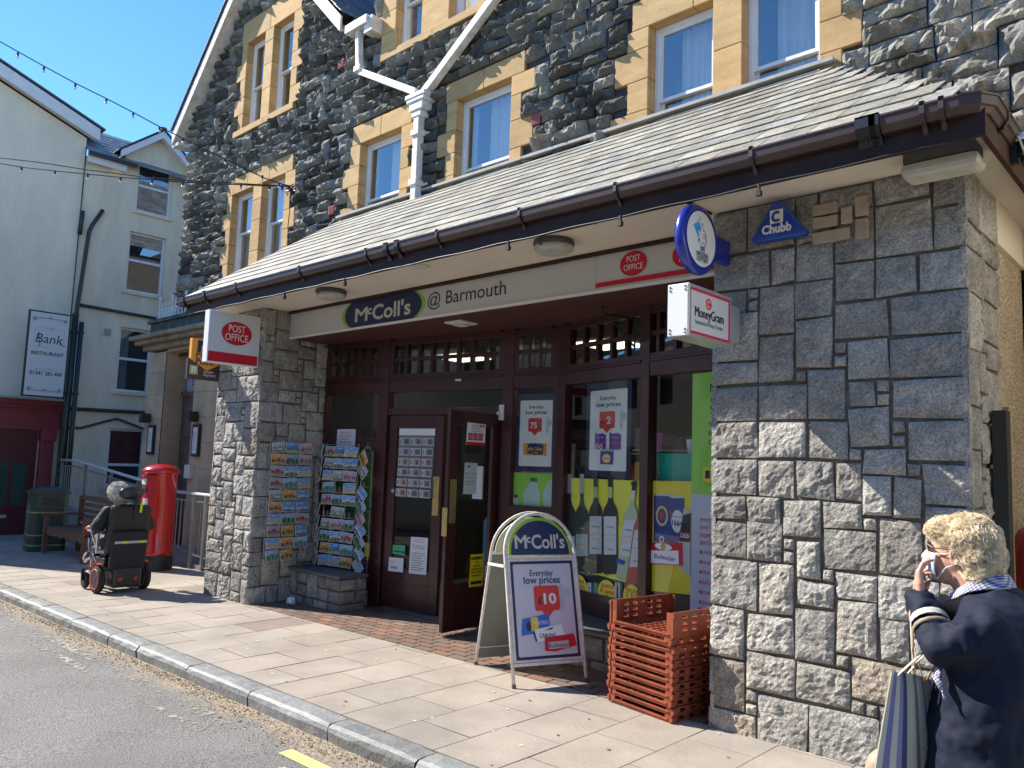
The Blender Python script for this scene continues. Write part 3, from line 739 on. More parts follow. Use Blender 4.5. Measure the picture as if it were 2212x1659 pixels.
# gutter
prof = [(-.006, 0), (-.006, -.010), (0, -.012), (.004, -.055), (.016, -.062), (.034, -.088), (.10, -.092), (.105, -.02), (.095, -.02), (.092, -.084), (.040, -.080), (.024, -.056), (.014, -.05), (.010, 0)]
def gut(pts, dirs):
    k = MB(); rings = []
    for (p, o) in zip(pts, dirs): rings.append([k.addv((p[0] - o[0] * q[0], p[1] - o[1] * q[0], p[2] + q[1])) for q in prof])
    n = len(prof)
    for a, b in zip(rings[:-1], rings[1:]):
        for j in range(n): k.face([a[j], a[(j + 1) % n], b[(j + 1) % n], b[j]])
    k.face(rings[0]); k.face(rings[-1][::-1]); return k
gz = 3.415; GY = 4.03
gt = gut([(-9.32, GY, gz), (-.93, GY, gz), (-.84, GY + .035, gz), (-.79, GY + .11, gz), (-.79, 6.15, gz)], [(0, -1), (0, -1), (.5, -.87), (1, 0), (1, 0)]).build('gutter', M_brown, shop)
def bracket(x, y, side=0, mt=M_brown, wd=.024):
    k = MB(); s = .006; pf = [(-s, .012), (-s, -.05), (.016, -.088), (.040, -.099), (.075, -.099), (.075, -.135), (.068, -.135), (.05, -.108)]
    P = [((x, y + a, gz + b) if not side else (x - a, y, gz + b)) for (a, b) in pf]
    k.prism(P, (wd, 0, 0) if not side else (0, wd, 0)); k.prism([((x, y + .0 - s, gz + .012) if not side else (x + s, y, gz + .012)), ((x, y + .03, gz + .012) if not side else (x - .03, y, gz + .012)), ((x, y + .03, gz + .002) if not side else (x - .03, y, gz + .002)), ((x, y - s, gz + .002) if not side else (x + s, y, gz + .002))], (wd, 0, 0) if not side else (0, wd, 0))
    k.build('gutter_bracket', mt, shop)
for px in (522, 655, 795, 945, 1120, 1325, 1617, 1988, 2030): bracket(onY(px, 400, GY)[0], GY)
bracket(-.79, 4.35, 1)
M_bun = mat('black gutter union', (.012, .014, .018), rough=.35)
for px in (412, 455, 835, 858, 1868 - 20, 1890 - 20, 1868 + 10): 
    bracket(onY(px, 400, GY)[0] , GY - .003, 0, M_bun, .05)
bx('fascia_board', M_fasc, shop, (-9.2, -.86, 4.10, 4.125, 3.215, 3.42)); bx('fascia_board', M_fasc, shop, (-.86, -.835, 4.10, 6.19, 3.215, 3.42))
bx('soffit', M_soff, shop, (-9.2, -.862, 4.125, 4.975, SOF, SOF + .02), (-9.2, -8.3, 4.975, 6.18, SOF, SOF + .02), (-2.53, -.862, 4.975, 6.18, SOF, SOF + .02))
bx('soffit_trim', M_fasc, shop, (-8.28, -2.55, 4.925, 4.955, 3.272, 3.299), (-2.56, -2.535, 4.18, 4.61, SOF - .012, SOF - .001))
bx('sign_support', M_marfl, shop, (-8.28, -2.55, 4.975, 5.02, 2.985, SOF))
k = MB(); k.poly([(-8.3, 4.98, 2.982), (-2.53, 4.98, 2.982), (-2.53, 6.25, 2.982), (-8.3, 6.25, 2.982)]); k.build('entrance_ceiling', M_marfl, shop, solid=.01)
k = MB(); k.cbox((-2.05, 5.34, 3.29), (.3, .1, .1)); 

# --- timber shop front in two slightly angled planes
SA, SK, SF = Vector((-8.3, 5.545, 0)), Vector((-4.94, 6.005, 0)), Vector((-2.53, 5.355, 0))
class Pl:
    def __init__(s, a, b): s.a = a; s.d = (b - a).normalized(); s.n = Vector((s.d.y, -s.d.x, 0)); s.L = (b - a).length
    def p(s, u, z, o=0): return s.a + s.d * u + Vector((0, 0, z)) + s.n * o
    def box(s, k, u0, u1, z0, z1, o0=-.04, o1=.04, mi=None):
        P = [s.p(u0, z0, o1), s.p(u1, z0, o1), s.p(u1, z0, o0), s.p(u0, z0, o0), s.p(u0, z1, o1), s.p(u1, z1, o1), s.p(u1, z1, o0), s.p(u0, z1, o0)]
        i = [k.addv(q) for q in P]
        for q in ((3, 2, 1, 0), (4, 5, 6, 7), (0, 1, 5, 4), (1, 2, 6, 5), (2, 3, 7, 6), (3, 0, 4, 7)): k.face([i[j] for j in q], mi)
    def pix(s, px, py):
        w_ = Vector(ray(px, py)); c = Vector(CAM); t = (s.a - c).dot(s.n) / w_.dot(s.n); P = c + w_ * t
        return (P - s.a).dot(s.d), P.z
S1, S2 = Pl(SA, SK), Pl(SK, SF)
for (S, a, b, z) in ((S1, 0, .04, -.1), (S1, .91, 1.08, -.1), (S1, 2.70, 2.84, -.1), (S1, 3.34, 3.42, -.1), (S2, -.03, .13, .24), (S2, 1.23, 1.335, .24)):
    k = MB(); S.box(k, a, b, z, 2.98, -.05, .05); k.build('post', M_mar, shop, bevel=.005)
def railbox(S, *a): k = MB(); S.box(k, *a); k.build('rail', M_mar, shop, bevel=.004)
railbox(S1, .04, .91, 2.36, 2.49, -.045, .043); railbox(S1, 1.08, 2.70, 2.36, 2.49, -.045, .043); railbox(S1, 2.84, 3.34, 2.36, 2.49, -.045, .043)
railbox(S2, .13, 1.23, 2.37, 2.49, -.045, .043); railbox(S2, 1.335, 2.5, 2.37, 2.49, -.045, .043)
for (S, a, b) in ((S1, .04, .91), (S1, 1.08, 2.70), (S1, 2.84, 3.34), (S2, .13, 1.23), (S2, 1.335, 2.5)): railbox(S, a, b, 2.49, 2.51, .0, .062)
railbox(S1, .04, .91, 1.68, 1.83, -.045, .043); railbox(S1, .04, .91, .30, .42, -.045, .045); railbox(S1, 1.08, 2.70, 2.10, 2.17, -.045, .04)
railbox(S1, 2.84, 3.34, 1.02, 1.17, -.045, .05); railbox(S1, 2.84, 3.34, .25, .40, -.045, .045)
railbox(S2, .13, 1.23, .27, .46, -.045, .045); railbox(S2, 1.335, 2.5, .27, .46, -.045, .045)
def pane(S, u0, u1, z0, z1, nm='pane', m=None, o=0):
    k = MB(); k.poly([S.p(u0, z0, o), S.p(u1, z0, o), S.p(u1, z1, o), S.p(u0, z1, o)]); return k.build(nm, m or M_glass, shop, fixn=False)
for (S, u0, u1, z0, z1) in ((S1, .04, .91, 1.83, 2.36), (S1, .04, .91, .42, 1.68), (S1, 1.08, 2.70, 2.17, 2.36), (S1, 2.84, 3.34, 1.17, 2.36), (S1, 2.84, 3.34, .40, 1.02), (S2, .13, 1.23, .46, 2.37), (S2, 1.335, 2.5, .46, 2.37)):
    pane(S, u0, u1, z0, z1)
def transom(S, u0, u1, n, z0=2.51, z1=2.96):
    k = MB(); t = .055; S.box(k, u0, u0 + t, z0, z1, -.03, .045); S.box(k, u1 - t, u1, z0, z1, -.03, .045); S.box(k, u0 + t, u1 - t, z1 - t, z1 + .02, -.03, .045); S.box(k, u0 + t, u1 - t, z0, z0 + t, -.03, .045)
    W_ = (u1 - u0 - 2 * t) / n; zm = (z0 + z1) / 2
    for i in range(1, n): S.box(k, u0 + t + i * W_ - .02, u0 + t + i * W_ + .02, z0 + t, z1 - t, -.02, .035)
    S.box(k, u0 + t, u1 - t, zm - .02, zm + .02, -.018, .033)
    tr = k.build('transom_window', M_mar, shop, bevel=.003)
    k = MB(); k.poly([S.p(u0 + t, z0 + t, 0), S.p(u1 - t, z0 + t, 0), S.p(u1 - t, z1 - t, 0), S.p(u0 + t, z1 - t, 0)]); k.build('pane', M_trans, tr, fixn=False)
M_trans = glassmat('transom glass', (.42, .45, .44), refl=.9, base=.10)
transom(S1, .04, .91, 5); transom(S1, 1.08, 2.70, 8); transom(S1, 2.84, 3.34, 3); transom(S2, .13, 2.5, 11)
# stone plinths with slate sills
def plinth(x0, x1, y0, y1, zt, sideR=True):
    p = bx('plinth', M_pmort, shop, (x0 + .02, x1 - .02, y0 + .02, y1, -.2, zt))
    k = MB(); zb = G(x0) - .05
    def face(O, U, N, W, H):
        for r in snecked(W, H, .07, sizes=[((3, 2), 4), ((2, 2), 3), ((4, 2), 2), ((3, 3), 2), ((2, 4), 1)]):
            t = rng.uniform(.55, .95); k.tint = (t * 1.03, t, t * .97)
            rockgrid(k, stone_quad(O, U, Vector((0, 0, 1)), r, .02, .006), N, .025, 5, 4, 1, facets=3)
    face(Vector((x0, y0 + .018, zb)), Vector((1, 0, 0)), Vector((0, -1, 0)), x1 - x0, zt - zb)
    if sideR: face(Vector((x1 - .018, y0, zb)), Vector((0, 1, 0)), Vector((1, 0, 0)), y1 - y0, zt - zb)
    k.tint = (1, 1, 1); k.build('stone_facing', M_pier, p, fixn=False)
    k = MB(); k.box(x0 + .0, x1 + .03, y0 - .04, y1, zt + .002, zt + .035); k.build('slate_sill', mat('sill slate', (.11, .12, .13), rough=.5, var=.3, vscale=5), p, bevel=.004)
plinth(-8.29, -7.28, 5.16, 5.52, .27); plinth(-4.92, -2.55, 5.24, 5.34, .24, False)
bx('plinth_infill', M_pmort, shop, (-4.9, -3.9, 5.34, 5.9, -.1, .235), (-3.9, -2.55, 5.34, 5.6, -.1, .235), (-5.45, -4.9, 5.95, 6.05, -.1, .25)); 
k = MB(); k.prism([(-4.93, 5.25, .242), (-2.54, 5.25, .242), (-2.54, 5.38, .242), (-4.93, 6.02, .242)], (0, 0, .022)); k.build('slate_sill', MATS['sill slate'], shop)
# doors
def door(name, hinge, free, zb, zt, parts=(.11, .11), knob=None):
    h = Vector(hinge); f = Vector(free); d = Pl(Vector((h.x, h.y, 0)), Vector((f.x, f.y, 0))); L = d.L
    k = MB(); st_ = .13
    d.box(k, 0, st_, zb, zt, -.022, .022); d.box(k, L - st_, L, zb, zt, -.022, .022); d.box(k, st_, L - st_, zt - .14, zt, -.022, .022); d.box(k, st_, L - st_, zb, zb + .44, -.022, .022)
    d.box(k, st_ - .02, L - st_ + .02, zb + .28, zb + .295, .022, .030); d.box(k, st_ - .02, L - st_ + .02, zb + .28, zb + .295, -.030, -.022)
    o = k.build(name, M_mar, shop, bevel=.004)
    k = MB(); k.poly([d.p(st_, zb + .44), d.p(L - st_, zb + .44), d.p(L - st_, zt - .14), d.p(st_, zt - .14)]); k.build('pane', M_glass, o, fixn=False)
    k = MB(); d.box(k, L - .115, L - .03, 1.0, 1.42, .022, .026); d.box(k, L - .115, L - .03, 1.0, 1.42, -.026, -.022); k.build('finger_plate', mat('brass plate', (.62, .45, .2), rough=.35, metal=.8, var=.2, vscale=12), o)
    return d
D1 = door('door', (-7.22, 5.70, 0), (-6.40, 5.80, 0), -.05, 2.09)
D2 = door('door', (-5.66, 5.90, 0), (-5.63, 5.15, 0), -.02, 2.09)
k = MB(); q = S1.pix(1090, 900); S1.box(k, q[0] - .03, q[0] + .03, 2.03, 2.19, .05, .062); k.ball(S1.p(q[0] - .02, 2.10, .085), .02); k.build('door_closer_plate', M_white, shop)
k = MB(); q = S1.pix(997, 822); S1.box(k, q[0] - .04, q[0] + .04, q[1] - .012, q[1] + .012, .045, .06); k.build('transom_catch', M_white, shop)
# --- interior
k = MB(); k.poly([(-8.4, 6.02, 2.93), (-1.3, 6.02, 2.93), (-1.3, 10.2, 2.93), (-8.4, 10.2, 2.93)]); k.build('shop_ceiling', mat('suspended ceiling', (.35, .36, .35), rough=.9), shop)
M_lamp = mat('lit panel', (1, .93, .78), emit=3.5)
PANELS = ['beyond the door transom', 'beyond the right transom', 'deep inside the shop']
for i, (x, y) in enumerate(((-7.38, 6.90), (-5.05, 6.95), (-4.2, 8.9))):
    o = bx('ceiling_light', M_lamp, None, (x - .28, x + .28, y - .28, y + .28, 2.912, 2.925)); tag(o, 'square lit ceiling panel inside the shop, ' + PANELS[i], 'ceiling light', 'lit ceiling panels in the shop')
SHELFN = 0
def shelving(x, y, L, H, rz, label, seed):
    rr = np.random.default_rng(seed); t = thing('shop_shelving', label, 'shelving', (x, y, 0), rz, 'stocked shelving units inside the shop')
    k = MB(); k.box(-L / 2, L / 2, .28, .32, 0, H); 
    for z in np.arange(.12, H, .33): k.box(-L / 2, L / 2, -.1, .28, z, z + .02)
    k.build('frame', mat('shelf metal', (.42, .42, .4), rough=.5), t, world=False)
    k = MB(); cols = [(.5, .05, .05), (.55, .35, .05), (.1, .22, .5), (.12, .4, .15), (.55, .55, .5), (.35, .1, .4), (.6, .5, .1), (.1, .1, .12)]; 
    for z in np.arange(.14, H - .1, .33):
        u = -L / 2 + .02
        while u < L / 2 - .06:
            wd = rr.uniform(.05, .14); hh = rr.uniform(.12, .26); k.cur = int(rr.integers(8)); n = int(rr.integers(1, 4))
            for q in range(n):
                if u + wd < L / 2: k.box(u, u + wd - .006, -.08, .15, z, z + hh); u += wd
    k.build('stock', [mat('pack%d' % i, c, rough=.5) for i, c in enumerate(cols)], t, world=False)
shelving(-4.1, 7.3, 1.6, 1.9, 0, 'stocked shelving seen through the window with the wine bottle picture', 1)
shelving(-7.7, 8.6, 1.3, 1.9, 0, 'stocked shelving far back behind the postcard racks', 2)
shelving(-6.0, 9.3, 1.5, 1.8, 0, 'stocked shelving seen through the open doorway', 3)

# ================================================================ LEFT: CREAM BUILDINGS, PORCH, STREET FURNITURE
M_upvc = mat('white window plastic', (.82, .83, .84), rough=.3); M_pipe = mat('black pipe', (.03, .034, .036), rough=.4)
M_red = mat('dull red paint', (.26, .035, .045), rough=.45, var=.25, vscale=4); M_redd = mat('dark red door', (.12, .018, .022), rough=.4, var=.2, vscale=5)
M_gl2 = glassmat('far window glass', (.5, .56, .6), refl=1.0, base=.30)
BX = -19.0
def xwall(k, y0, y1, z0, z1, holes, x=BX):
    for (a, b, c, d) in holed(y0, y1, z0, z1, holes): k.poly([(x, a, b), (x, c, b), (x, c, d), (x, a, d)])
# -- gabled building with the red shop front
gb = thing('gabled_house', 'plain cream rendered house end with white sloping verge above a dull red shop front', 'building', (BX, 4.3, 0))
k = MB(); k.prism([(BX, 2.75, -.5), (BX, 5.9, -.5), (BX, 5.9, 8.6), (BX, 2.75, 9.78)], (-9, 0, 0)); k.build('wall', M_cream2, gb)
k = MB(); k.prism([(BX + .22, 2.4, 10.2), (BX + .22, 6.1, 8.82), (BX + .22, 6.1, 8.55), (BX + .22, 2.4, 9.93)], (-.03, 0, 0)); k.build('barge_board', M_white, gb)
k = MB(); k.prism([(BX + .19, 2.4, 9.98), (BX + .19, 6.1, 8.6), (BX + .19, 6.1, 8.58), (BX + .19, 2.4, 9.96)], (-.2, 0, 0)); k.build('verge_soffit', M_white, gb)
k = MB(); k.prism([(BX + .24, 2.35, 10.25), (BX + .24, 6.2, 8.82), (BX + .24, 6.2, 8.86), (BX + .24, 2.35, 10.29)], (-9.3, 0, 0)); k.build('roof', M_dslate, gb)
bx('shop_cornice', M_red, gb, (BX, BX + .30, 2.8, 5.88, 2.48, 2.58), (BX, BX + .22, 2.8, 5.86, 2.40, 2.48)); bx('shop_fascia', M_red, gb, (BX, BX + .14, 2.8, 5.84, 1.98, 2.40))
for y in (3.4, 5.50): 
    k = MB(); k.box(BX, BX + .16, y, y + .26, -.4, 1.98); k.box(BX, BX + .22, y - .02, y + .28, 1.72, 2.02); k.box(BX, BX + .2, y - .02, y + .28, -.4, -.02); k.build('pilaster', M_red, gb, bevel=.01)
d_ = bx('door', M_redd, gb, (BX, BX + .06, 4.62, 5.46, -.3, 1.96)); 
k = MB()
for (a, b, c, d) in ((4.70, 4.96, .35, 1.25), (5.04, 5.30, .35, 1.25)): k.box(BX + .06, BX + .07, a, b, c, d)
k.build('glazing', mat('green glass', (.04, .075, .06), rough=.12), d_); bx('letter_flap', mat('worn steel', (.45, .45, .45), rough=.4), d_, (BX + .06, BX + .08, 4.66, 5.0, .10, .16))
bx('shop_window', mat('dark window', (.02, .022, .026), rough=.1), gb, (BX, BX + .04, 2.9, 4.55, .5, 1.96)); bx('lead_flashing', MATS['lead'], gb, (BX, BX + .33, 2.8, 5.9, 2.58, 2.62))
bx('lower_wing', M_cream2, gb, (BX - 6, BX, 1.45, 2.75, -.5, 6.3))
# -- tall cream building with dormer
cb = thing('cream_building', 'tall cream rendered building with white plastic windows and a gabled dormer', 'building', (BX, 7.6, 0))
wins = [(7.08, 7.24, 7.90, 8.42), (7.0, 5.29, 7.86, 6.72), (6.97, 2.93, 7.73, 4.43), (6.92, .75, 7.74, 2.07)]
k = MB(); xwall(k, 5.9, 11.5, -.5, 8.2, [(w[0], w[1], w[2], w[3]) for w in wins], BX)
for (a, b, c, d) in holed(6.76, 8.26, 8.2, 8.5, [(7.08, 7.24, 7.90, 8.42)]): k.poly([(BX, a, b), (BX, c, b), (BX, c, d), (BX, a, d)])
k.poly([(BX, 6.76, 8.5), (BX, 8.26, 8.5), (BX, 7.51, 9.08)])
for w in wins:
    for (p, q) in (((w[0], w[1]), (w[2], w[1])), ((w[2], w[1]), (w[2], w[3])), ((w[2], w[3]), (w[0], w[3])), ((w[0], w[3]), (w[0], w[1]))): k.poly([(BX, *p), (BX, *q), (BX - .2, *q), (BX - .2, *p)])
k.build('wall', M_cream, cb, fixn=False)
k = MB(); k.box(BX - 9, BX - .3, 5.95, 11.5, -.5, 8.1); k.build('building_core', M_dark, cb)
def upvc(y0, z0, y1, z1, rails, name='window', opened=None):
    x = BX - .14; t = .055; k = MB()
    k.box(x, x + .06, y0, y0 + t, z0, z1); k.box(x, x + .06, y1 - t, y1, z0, z1); k.box(x, x + .06, y0 + t, y1 - t, z0, z0 + t); k.box(x, x + .06, y0 + t, y1 - t, z1 - t, z1)
    for r in rails: k.box(x, x + .065, y0 + t, y1 - t, r - .03, r + .03)
    f = k.build(name, M_upvc, cb, bevel=.004)
    k = MB(); k.poly([(x + .03, y0 + t, z0 + t), (x + .03, y1 - t, z0 + t), (x + .03, y1 - t, z1 - t), (x + .03, y0 + t, z1 - t)]); k.build('pane', M_gl2, f, fixn=False)
    k = MB(); k.box(x - .12, x - .1, y0, y1, z0, z1); k.build('room', mat('dim room', (.10, .10, .10), rough=.9), f)
    k = MB(); k.box(BX - .08, BX + .05, y0 - .08, y1 + .06, z0 - .07, z0 - .002); k.build('sill', M_cream, f)
    return f
upvc(7.08, 7.24, 7.90, 8.42, [7.88]); f2 = upvc(7.0, 5.29, 7.86, 6.72, [6.05]); f3 = upvc(6.97, 2.93, 7.73, 4.43, [3.70]); f4 = upvc(6.92, .75, 7.74, 2.07, [1.24])
# reflections are real; net curtains behind the lower lights
bx('net_curtain', M_curt, f3, (BX - .19, BX - .185, 7.02, 7.25, 2.98, 4.38)); bx('red_blind', mat('dark red blind', (.10, .012, .02), rough=.6, var=.6, vscale=3, col2=(.02, .01, .012)), f4, (BX - .112, BX - .109, 6.98, 7.68, 1.27, 2.01))
k = MB()
for (a, b) in (((6.58, 8.50), (7.51, 9.26)), ((7.51, 9.26), (8.44, 8.50))):
    k.prism([(BX + .22, a[0], a[1]), (BX + .22, b[0], b[1]), (BX + .22, b[0], b[1] - .17), (BX + .22, a[0], a[1] - .17)], (-.03, 0, 0)); k.prism([(BX + .19, a[0], a[1] - .15), (BX + .19, b[0], b[1] - .15), (BX + .19, b[0], b[1] - .17), (BX + .19, a[0], a[1] - .17)], (-.19, 0, 0))
k.build('dormer_barge_board', M_white, cb)
k = MB()
for (a, b) in (((6.52, 8.48), (7.51, 9.29)), ((7.51, 9.29), (8.50, 8.48))): k.prism([(BX + .24, a[0], a[1]), (BX + .24, b[0], b[1]), (BX + .24, b[0], b[1] + .035), (BX + .24, a[0], a[1] + .035)], (-3, 0, 0))
k.box(BX + .1, BX + .22, 7.45, 7.57, 9.3, 9.36); k.build('dormer_roof', M_dslate, cb)
bx('eaves_board', M_white, cb, (BX + .14, BX + .17, 5.9, 6.76, 8.03, 8.20), (BX + .14, BX + .17, 8.3, 11.5, 8.03, 8.2)); bx('eaves_gutter', M_pipe, cb, (BX + .17, BX + .27, 5.9, 6.95, 8.18, 8.26), (BX + .17, BX + .27, 8.25, 11.5, 8.18, 8.26))
k = MB(); e1 = Vector((-1, 0, .8)).normalized(); lt = lambda: (lambda t: (t, t, t))(rng.uniform(2.4, 3.2))
roofslates(k, Vector((BX + .2, 5.9, 8.24)), Vector((0, 1, 0)), e1, Vector((.8, 0, 1)).normalized(), lambda r: (0, 5.6), 9, .17, .28, tintf=lt)
k.build('roof', M_dslate, cb, fixn=False)
def pipe(name, pts, r, parent, m=M_pipe): k = MB(); k.tube(pts, r, 8); return k.build(name, m, parent, smooth=True)
pipe('waste_pipe', [(BX + .06, 7.03 - .68 + .0, 7.03), (BX + .06, 6.15, 6.62), (BX + .06, 6.10, 6.45), (BX + .06, 6.0, 4.76), (BX + .06, 5.97, -.3)], .045, cb)
pipe('waste_pipe', [(BX + .05, 6.02, 4.78), (BX + .05, 9.2, 4.70)], .035, cb); pipe('waste_pipe', [(BX + .05, 6.02, 2.45), (BX + .05, 9.2, 2.50)], .04, cb)
pipe('vent_pipe', [(BX + .06, 5.93, 6.9), (BX + .06, 5.91, 6.36)], .05, cb); pipe('conduit', [(BX + .03, 5.90, 8.4), (BX + .03, 5.89, -.2)], .012, cb)
for a in (0, .03): pipe('cable', [(BX + .03, 5.95, 2.02 + a), (BX + .03, 6.3, 2.02 + a), (BX + .03, 6.75, 2.18 + a), (BX + .03, 7.05, 2.28 + a), (BX + .03, 7.3, 2.2 + a), (BX + .03, 7.9, 2.0 + a), (BX + .03, 9, 1.98 + a)], .012, cb)
k = MB(); k.box(BX, BX + .03, 6.62, 6.76, 4.18, 4.33); [k.box(BX + .03, BX + .035, 6.64, 6.74, 4.2 + i * .03, 4.215 + i * .03) for i in range(4)]; k.build('wall_vent', mat('grey vent', (.38, .37, .34), rough=.7), cb)
k = MB(); k.lathe([(.07, 0), (.07, .35), (.085, .35), (.085, .4), (.0, .4)], (BX - .5, 6.2, 8.6), 10); k.build('chimney_pot', M_dslate, gb)

# -- hanging sign on its post
sp = thing('sign_post', 'tall dark green twin-tube post carrying a white restaurant sign', 'sign post', (-18, 5.68, 0))
k = MB(); k.tube([(-18, 5.68, -.3), (-18, 5.68, 4.35)], .065, 12); k.ball((-18, 5.68, 4.38), .07); k.build('post', mat('dark green iron', (.012, .03, .026), rough=.35), sp, smooth=True)
k = MB(); k.tube([(-17.96, 5.80, -.3), (-17.96, 5.80, 4.25)], .05, 10); k.build('post', MATS['dark green iron'], sp, smooth=True)
k = MB(); [k.box(-18.02, -17.94, 5.6, 5.86, z, z + .05) for z in (1.2, 2.7, 4.0)]; k.build('clamp', MATS['dark green iron'], sp)
sg = thing('restaurant_sign', 'tall white framed sign lettered THE Bank RESTAURANT 01341 281 400 on a dark post', 'sign', (-17.93, 5.2, 2.6))
bx('frame', M_black, sg, (-17.99, -17.93, 4.80, 5.585, 2.60, 4.36))
M_sw = flat('sign white', (.62, .65, .66)); M_ink = flat('black ink', (.03, .03, .04)); M_gink = flat('grey ink', (.28, .29, .32))
p = Panel((-17.93, 4.80, 2.60), (0, 1, 0), (0, 0, 1), (1, 0, 0), .0008)
p.rect(.03, .03, .755, 1.73, M_sw); W_ = .785
p.rect(.13, 1.02, .68, 1.41, M_gink); p.rect(.134, 1.024, .676, 1.406, M_sw); p.rect(.28, 1.36, .52, 1.44, M_sw)
p.text('THE', .40, 1.375, .085, M_gink, sx=1.1); p.text('Bank', .41, 1.11, .27, M_ink, w=.50, slant=.12); p.line([(.60, 1.13), (.66, 1.08), (.72, 1.10)], .012, M_ink); p.line([(.2, 1.34), (.24, 1.05), (.2, 1.03)], .012, M_ink)
p.text('RESTAURANT', .40, .86, .10, M_ink, w=.60, bold=.012); p.text('Booking Advisable', .40, .555, .05, flat('pale ink', (.45, .45, .47)), w=.4); p.text('01341 281 400', .40, .45, .105, M_ink, w=.60, bold=.012)
for z, sgn in ((1.62, -1), (.13, 1)):
    p.line([(.10, z), (.10, z + sgn * .07), (.2, z + sgn * .0), (.68, z), (.68, z + sgn * .07)], .012, M_gink); p.poly([(.33, z + .0), (.45, z + .0), (.39, z + .04)], M_gink)
    for u in (.11, .67): p.rect(u - .03, z - .03 + sgn * .02, u + .03, z + .03 + sgn * .02, M_gink)
p.build('sign_face', sg)

# -- porch of the stone building's neighbour
po = thing('stone_porch', 'single-storey sandstone porch with heavy cornice, white iron cresting and a tall dark double door', 'porch', (-13, 6, 0))
PY = 6.0
k = MB()
def ashlar(k, x0, x1, z0, z1, y0=PY, y1=PY + .5, h=.42, w=.8):
    z = z0; n = 0
    while z < z1 - .02:
        hh = min(h, z1 - z); x = x0 - (n % 2) * w / 2
        while x < x1:
            a, b = max(x, x0), min(x + w, x1); t = rng.uniform(.85, 1.12); k.tint = (t, t, t)
            if b - a > .02: k.box(a + .002, b - .002, y0, y1, z + .002, z + hh - .002)
            x += w
        z += hh; n += 1
ashlar(k, -14.85, -14.08, -.35, 3.38); ashlar(k, -12.93, -9.36, -.35, 3.38); ashlar(k, -14.08, -12.93, 3.36, 3.42, h=.06)
k.tint = (1, 1, 1); k.build('wall', mat('porch sandstone', (.50, .39, .25), rough=.9, var=.25, vscale=2, tint=True, bump=.4, bscale=30), po, bevel=.004)
k = MB(); k.box(-14.95, -9.36, PY - .10, PY + .5, 3.42, 3.52); k.box(-15.05, -9.36, PY - .22, PY + .5, 3.52, 3.60); k.box(-15.12, -9.36, PY - .30, PY + .5, 3.60, 3.68); k.build('cornice', mat('cornice stone', (.36, .29, .19), rough=.9, var=.4, vscale=6, bump=.4), po, bevel=.02)
k = MB(); k.box(-14.85, -9.36, PY - .02, PY + .3, 3.68, 3.98); k.box(-14.9, -9.36, PY - .07, PY + .35, 3.93, 3.99); k.build('parapet', mat('mossy stone', (.13, .145, .125), rough=.95, var=.5, vscale=7, bump=.6, bscale=30), po)
k = MB()
k.bar((-14.82, PY + .1, 4.02), (-10.4, PY + .1, 4.02), .02, .02); k.bar((-14.82, PY + .1, 4.20), (-10.4, PY + .1, 4.20), .02, .02)
x = -14.8; n = 0
while x < -10.4:
    big = n % 4 == 0; top = 4.42 if big else 4.30
    k.tube([(x, PY + .1, 3.99), (x, PY + .1, top)], .014 if big else .009, 6); k.ball((x, PY + .1, top), .03 if big else .02, 6, 4, sc=(1, 1, 1.5)); k.ball((x, PY + .1, top - .09), .028, 6, 4, sc=(1.4, 1, .5))
    for s_ in (-1, 1):
        k.tube([(x + s_ * (.02 + .045 * (1 - math.cos(a))), PY + .1, 4.11 + .065 * math.sin(a)) for a in np.linspace(-2.6, 2.6, 9)], .007, 5)
    x += .135; n += 1
k.build('iron_cresting', M_white, po)
dd = bx('door', mat('dark brown door', (.13, .09, .07), rough=.5, var=.3, vscale=5), po, (-14.08, -12.93, PY + .34, PY + .40, -.2, 2.58))
k = MB()
for cx in (-13.79, -13.22):
    for (z0, z1) in ((.25, 1.0), (1.15, 1.7), (1.85, 2.45)): k.box(cx - .19, cx + .19, PY + .325, PY + .34, z0, z1)
k.box(-13.51, -13.495, PY + .32, PY + .34, -.1, 2.55); k.build('panel', MATS['dark brown door'], dd, bevel=.008)
bx('door_transom_bar', MATS['dark brown door'], po, (-14.08, -12.93, PY + .30, PY + .42, 2.58, 2.66)); bx('reveal', MATS['porch sandstone'], po, (-14.12, -14.08, PY, PY + .5, -.3, 3.36), (-12.93, -12.89, PY + .001, PY + .5, -.3, 3.36))
p = Panel((-14.05, PY + .38, 2.66), (1, 0, 0), (0, 0, 1), (0, -1, 0)); p.rect(0, 0, 1.1, .7, mat('frosted fanlight', (.38, .46, .48), rough=.2)); p.text('THE', .55, .45, .16, flat('etched', (.10, .13, .15))); p.text('BANK', .55, .12, .26, flat('etched', (.10, .13, .15)), bold=.01)
p.build('fanlight', po)
for i, x in enumerate((-14.60, -12.73)):
    lw = ('left', 'right')[i]
    o = thing('wall_lantern', f'black cube wall lantern on the {lw} jamb of the tall dark porch door', 'wall light', (x, PY, 2.17), group='black cube lanterns beside the porch door')
    bx('lantern_body', M_black, o, (x - .07, x + .07, PY - .17, PY - .03, 2.09, 2.26)); bx('bracket', M_black, o, (x - .03, x + .03, PY - .03, PY - .001, 2.12, 2.22))
    xx = (-14.42, -12.66)[i]; o = thing('menu_case', f'black framed menu case on the {lw} jamb of the tall dark porch door', 'menu case', (xx, PY, 1.78), group='menu cases beside the porch door')
    bx('frame', M_black, o, (xx - .12, xx + .12, PY - .05, PY - .001, 1.52, 2.05)); p = Panel((xx - .08, PY - .05, 1.57), (1, 0, 0), (0, 0, 1), (0, -1, 0)); p.rect(0, 0, .16, .43, M_sw)
    for q in range(9): p.rect(.02, .06 + q * .035, .14 - (q % 3) * .02, .07 + q * .035, M_gink)
    p.build('menu', o)
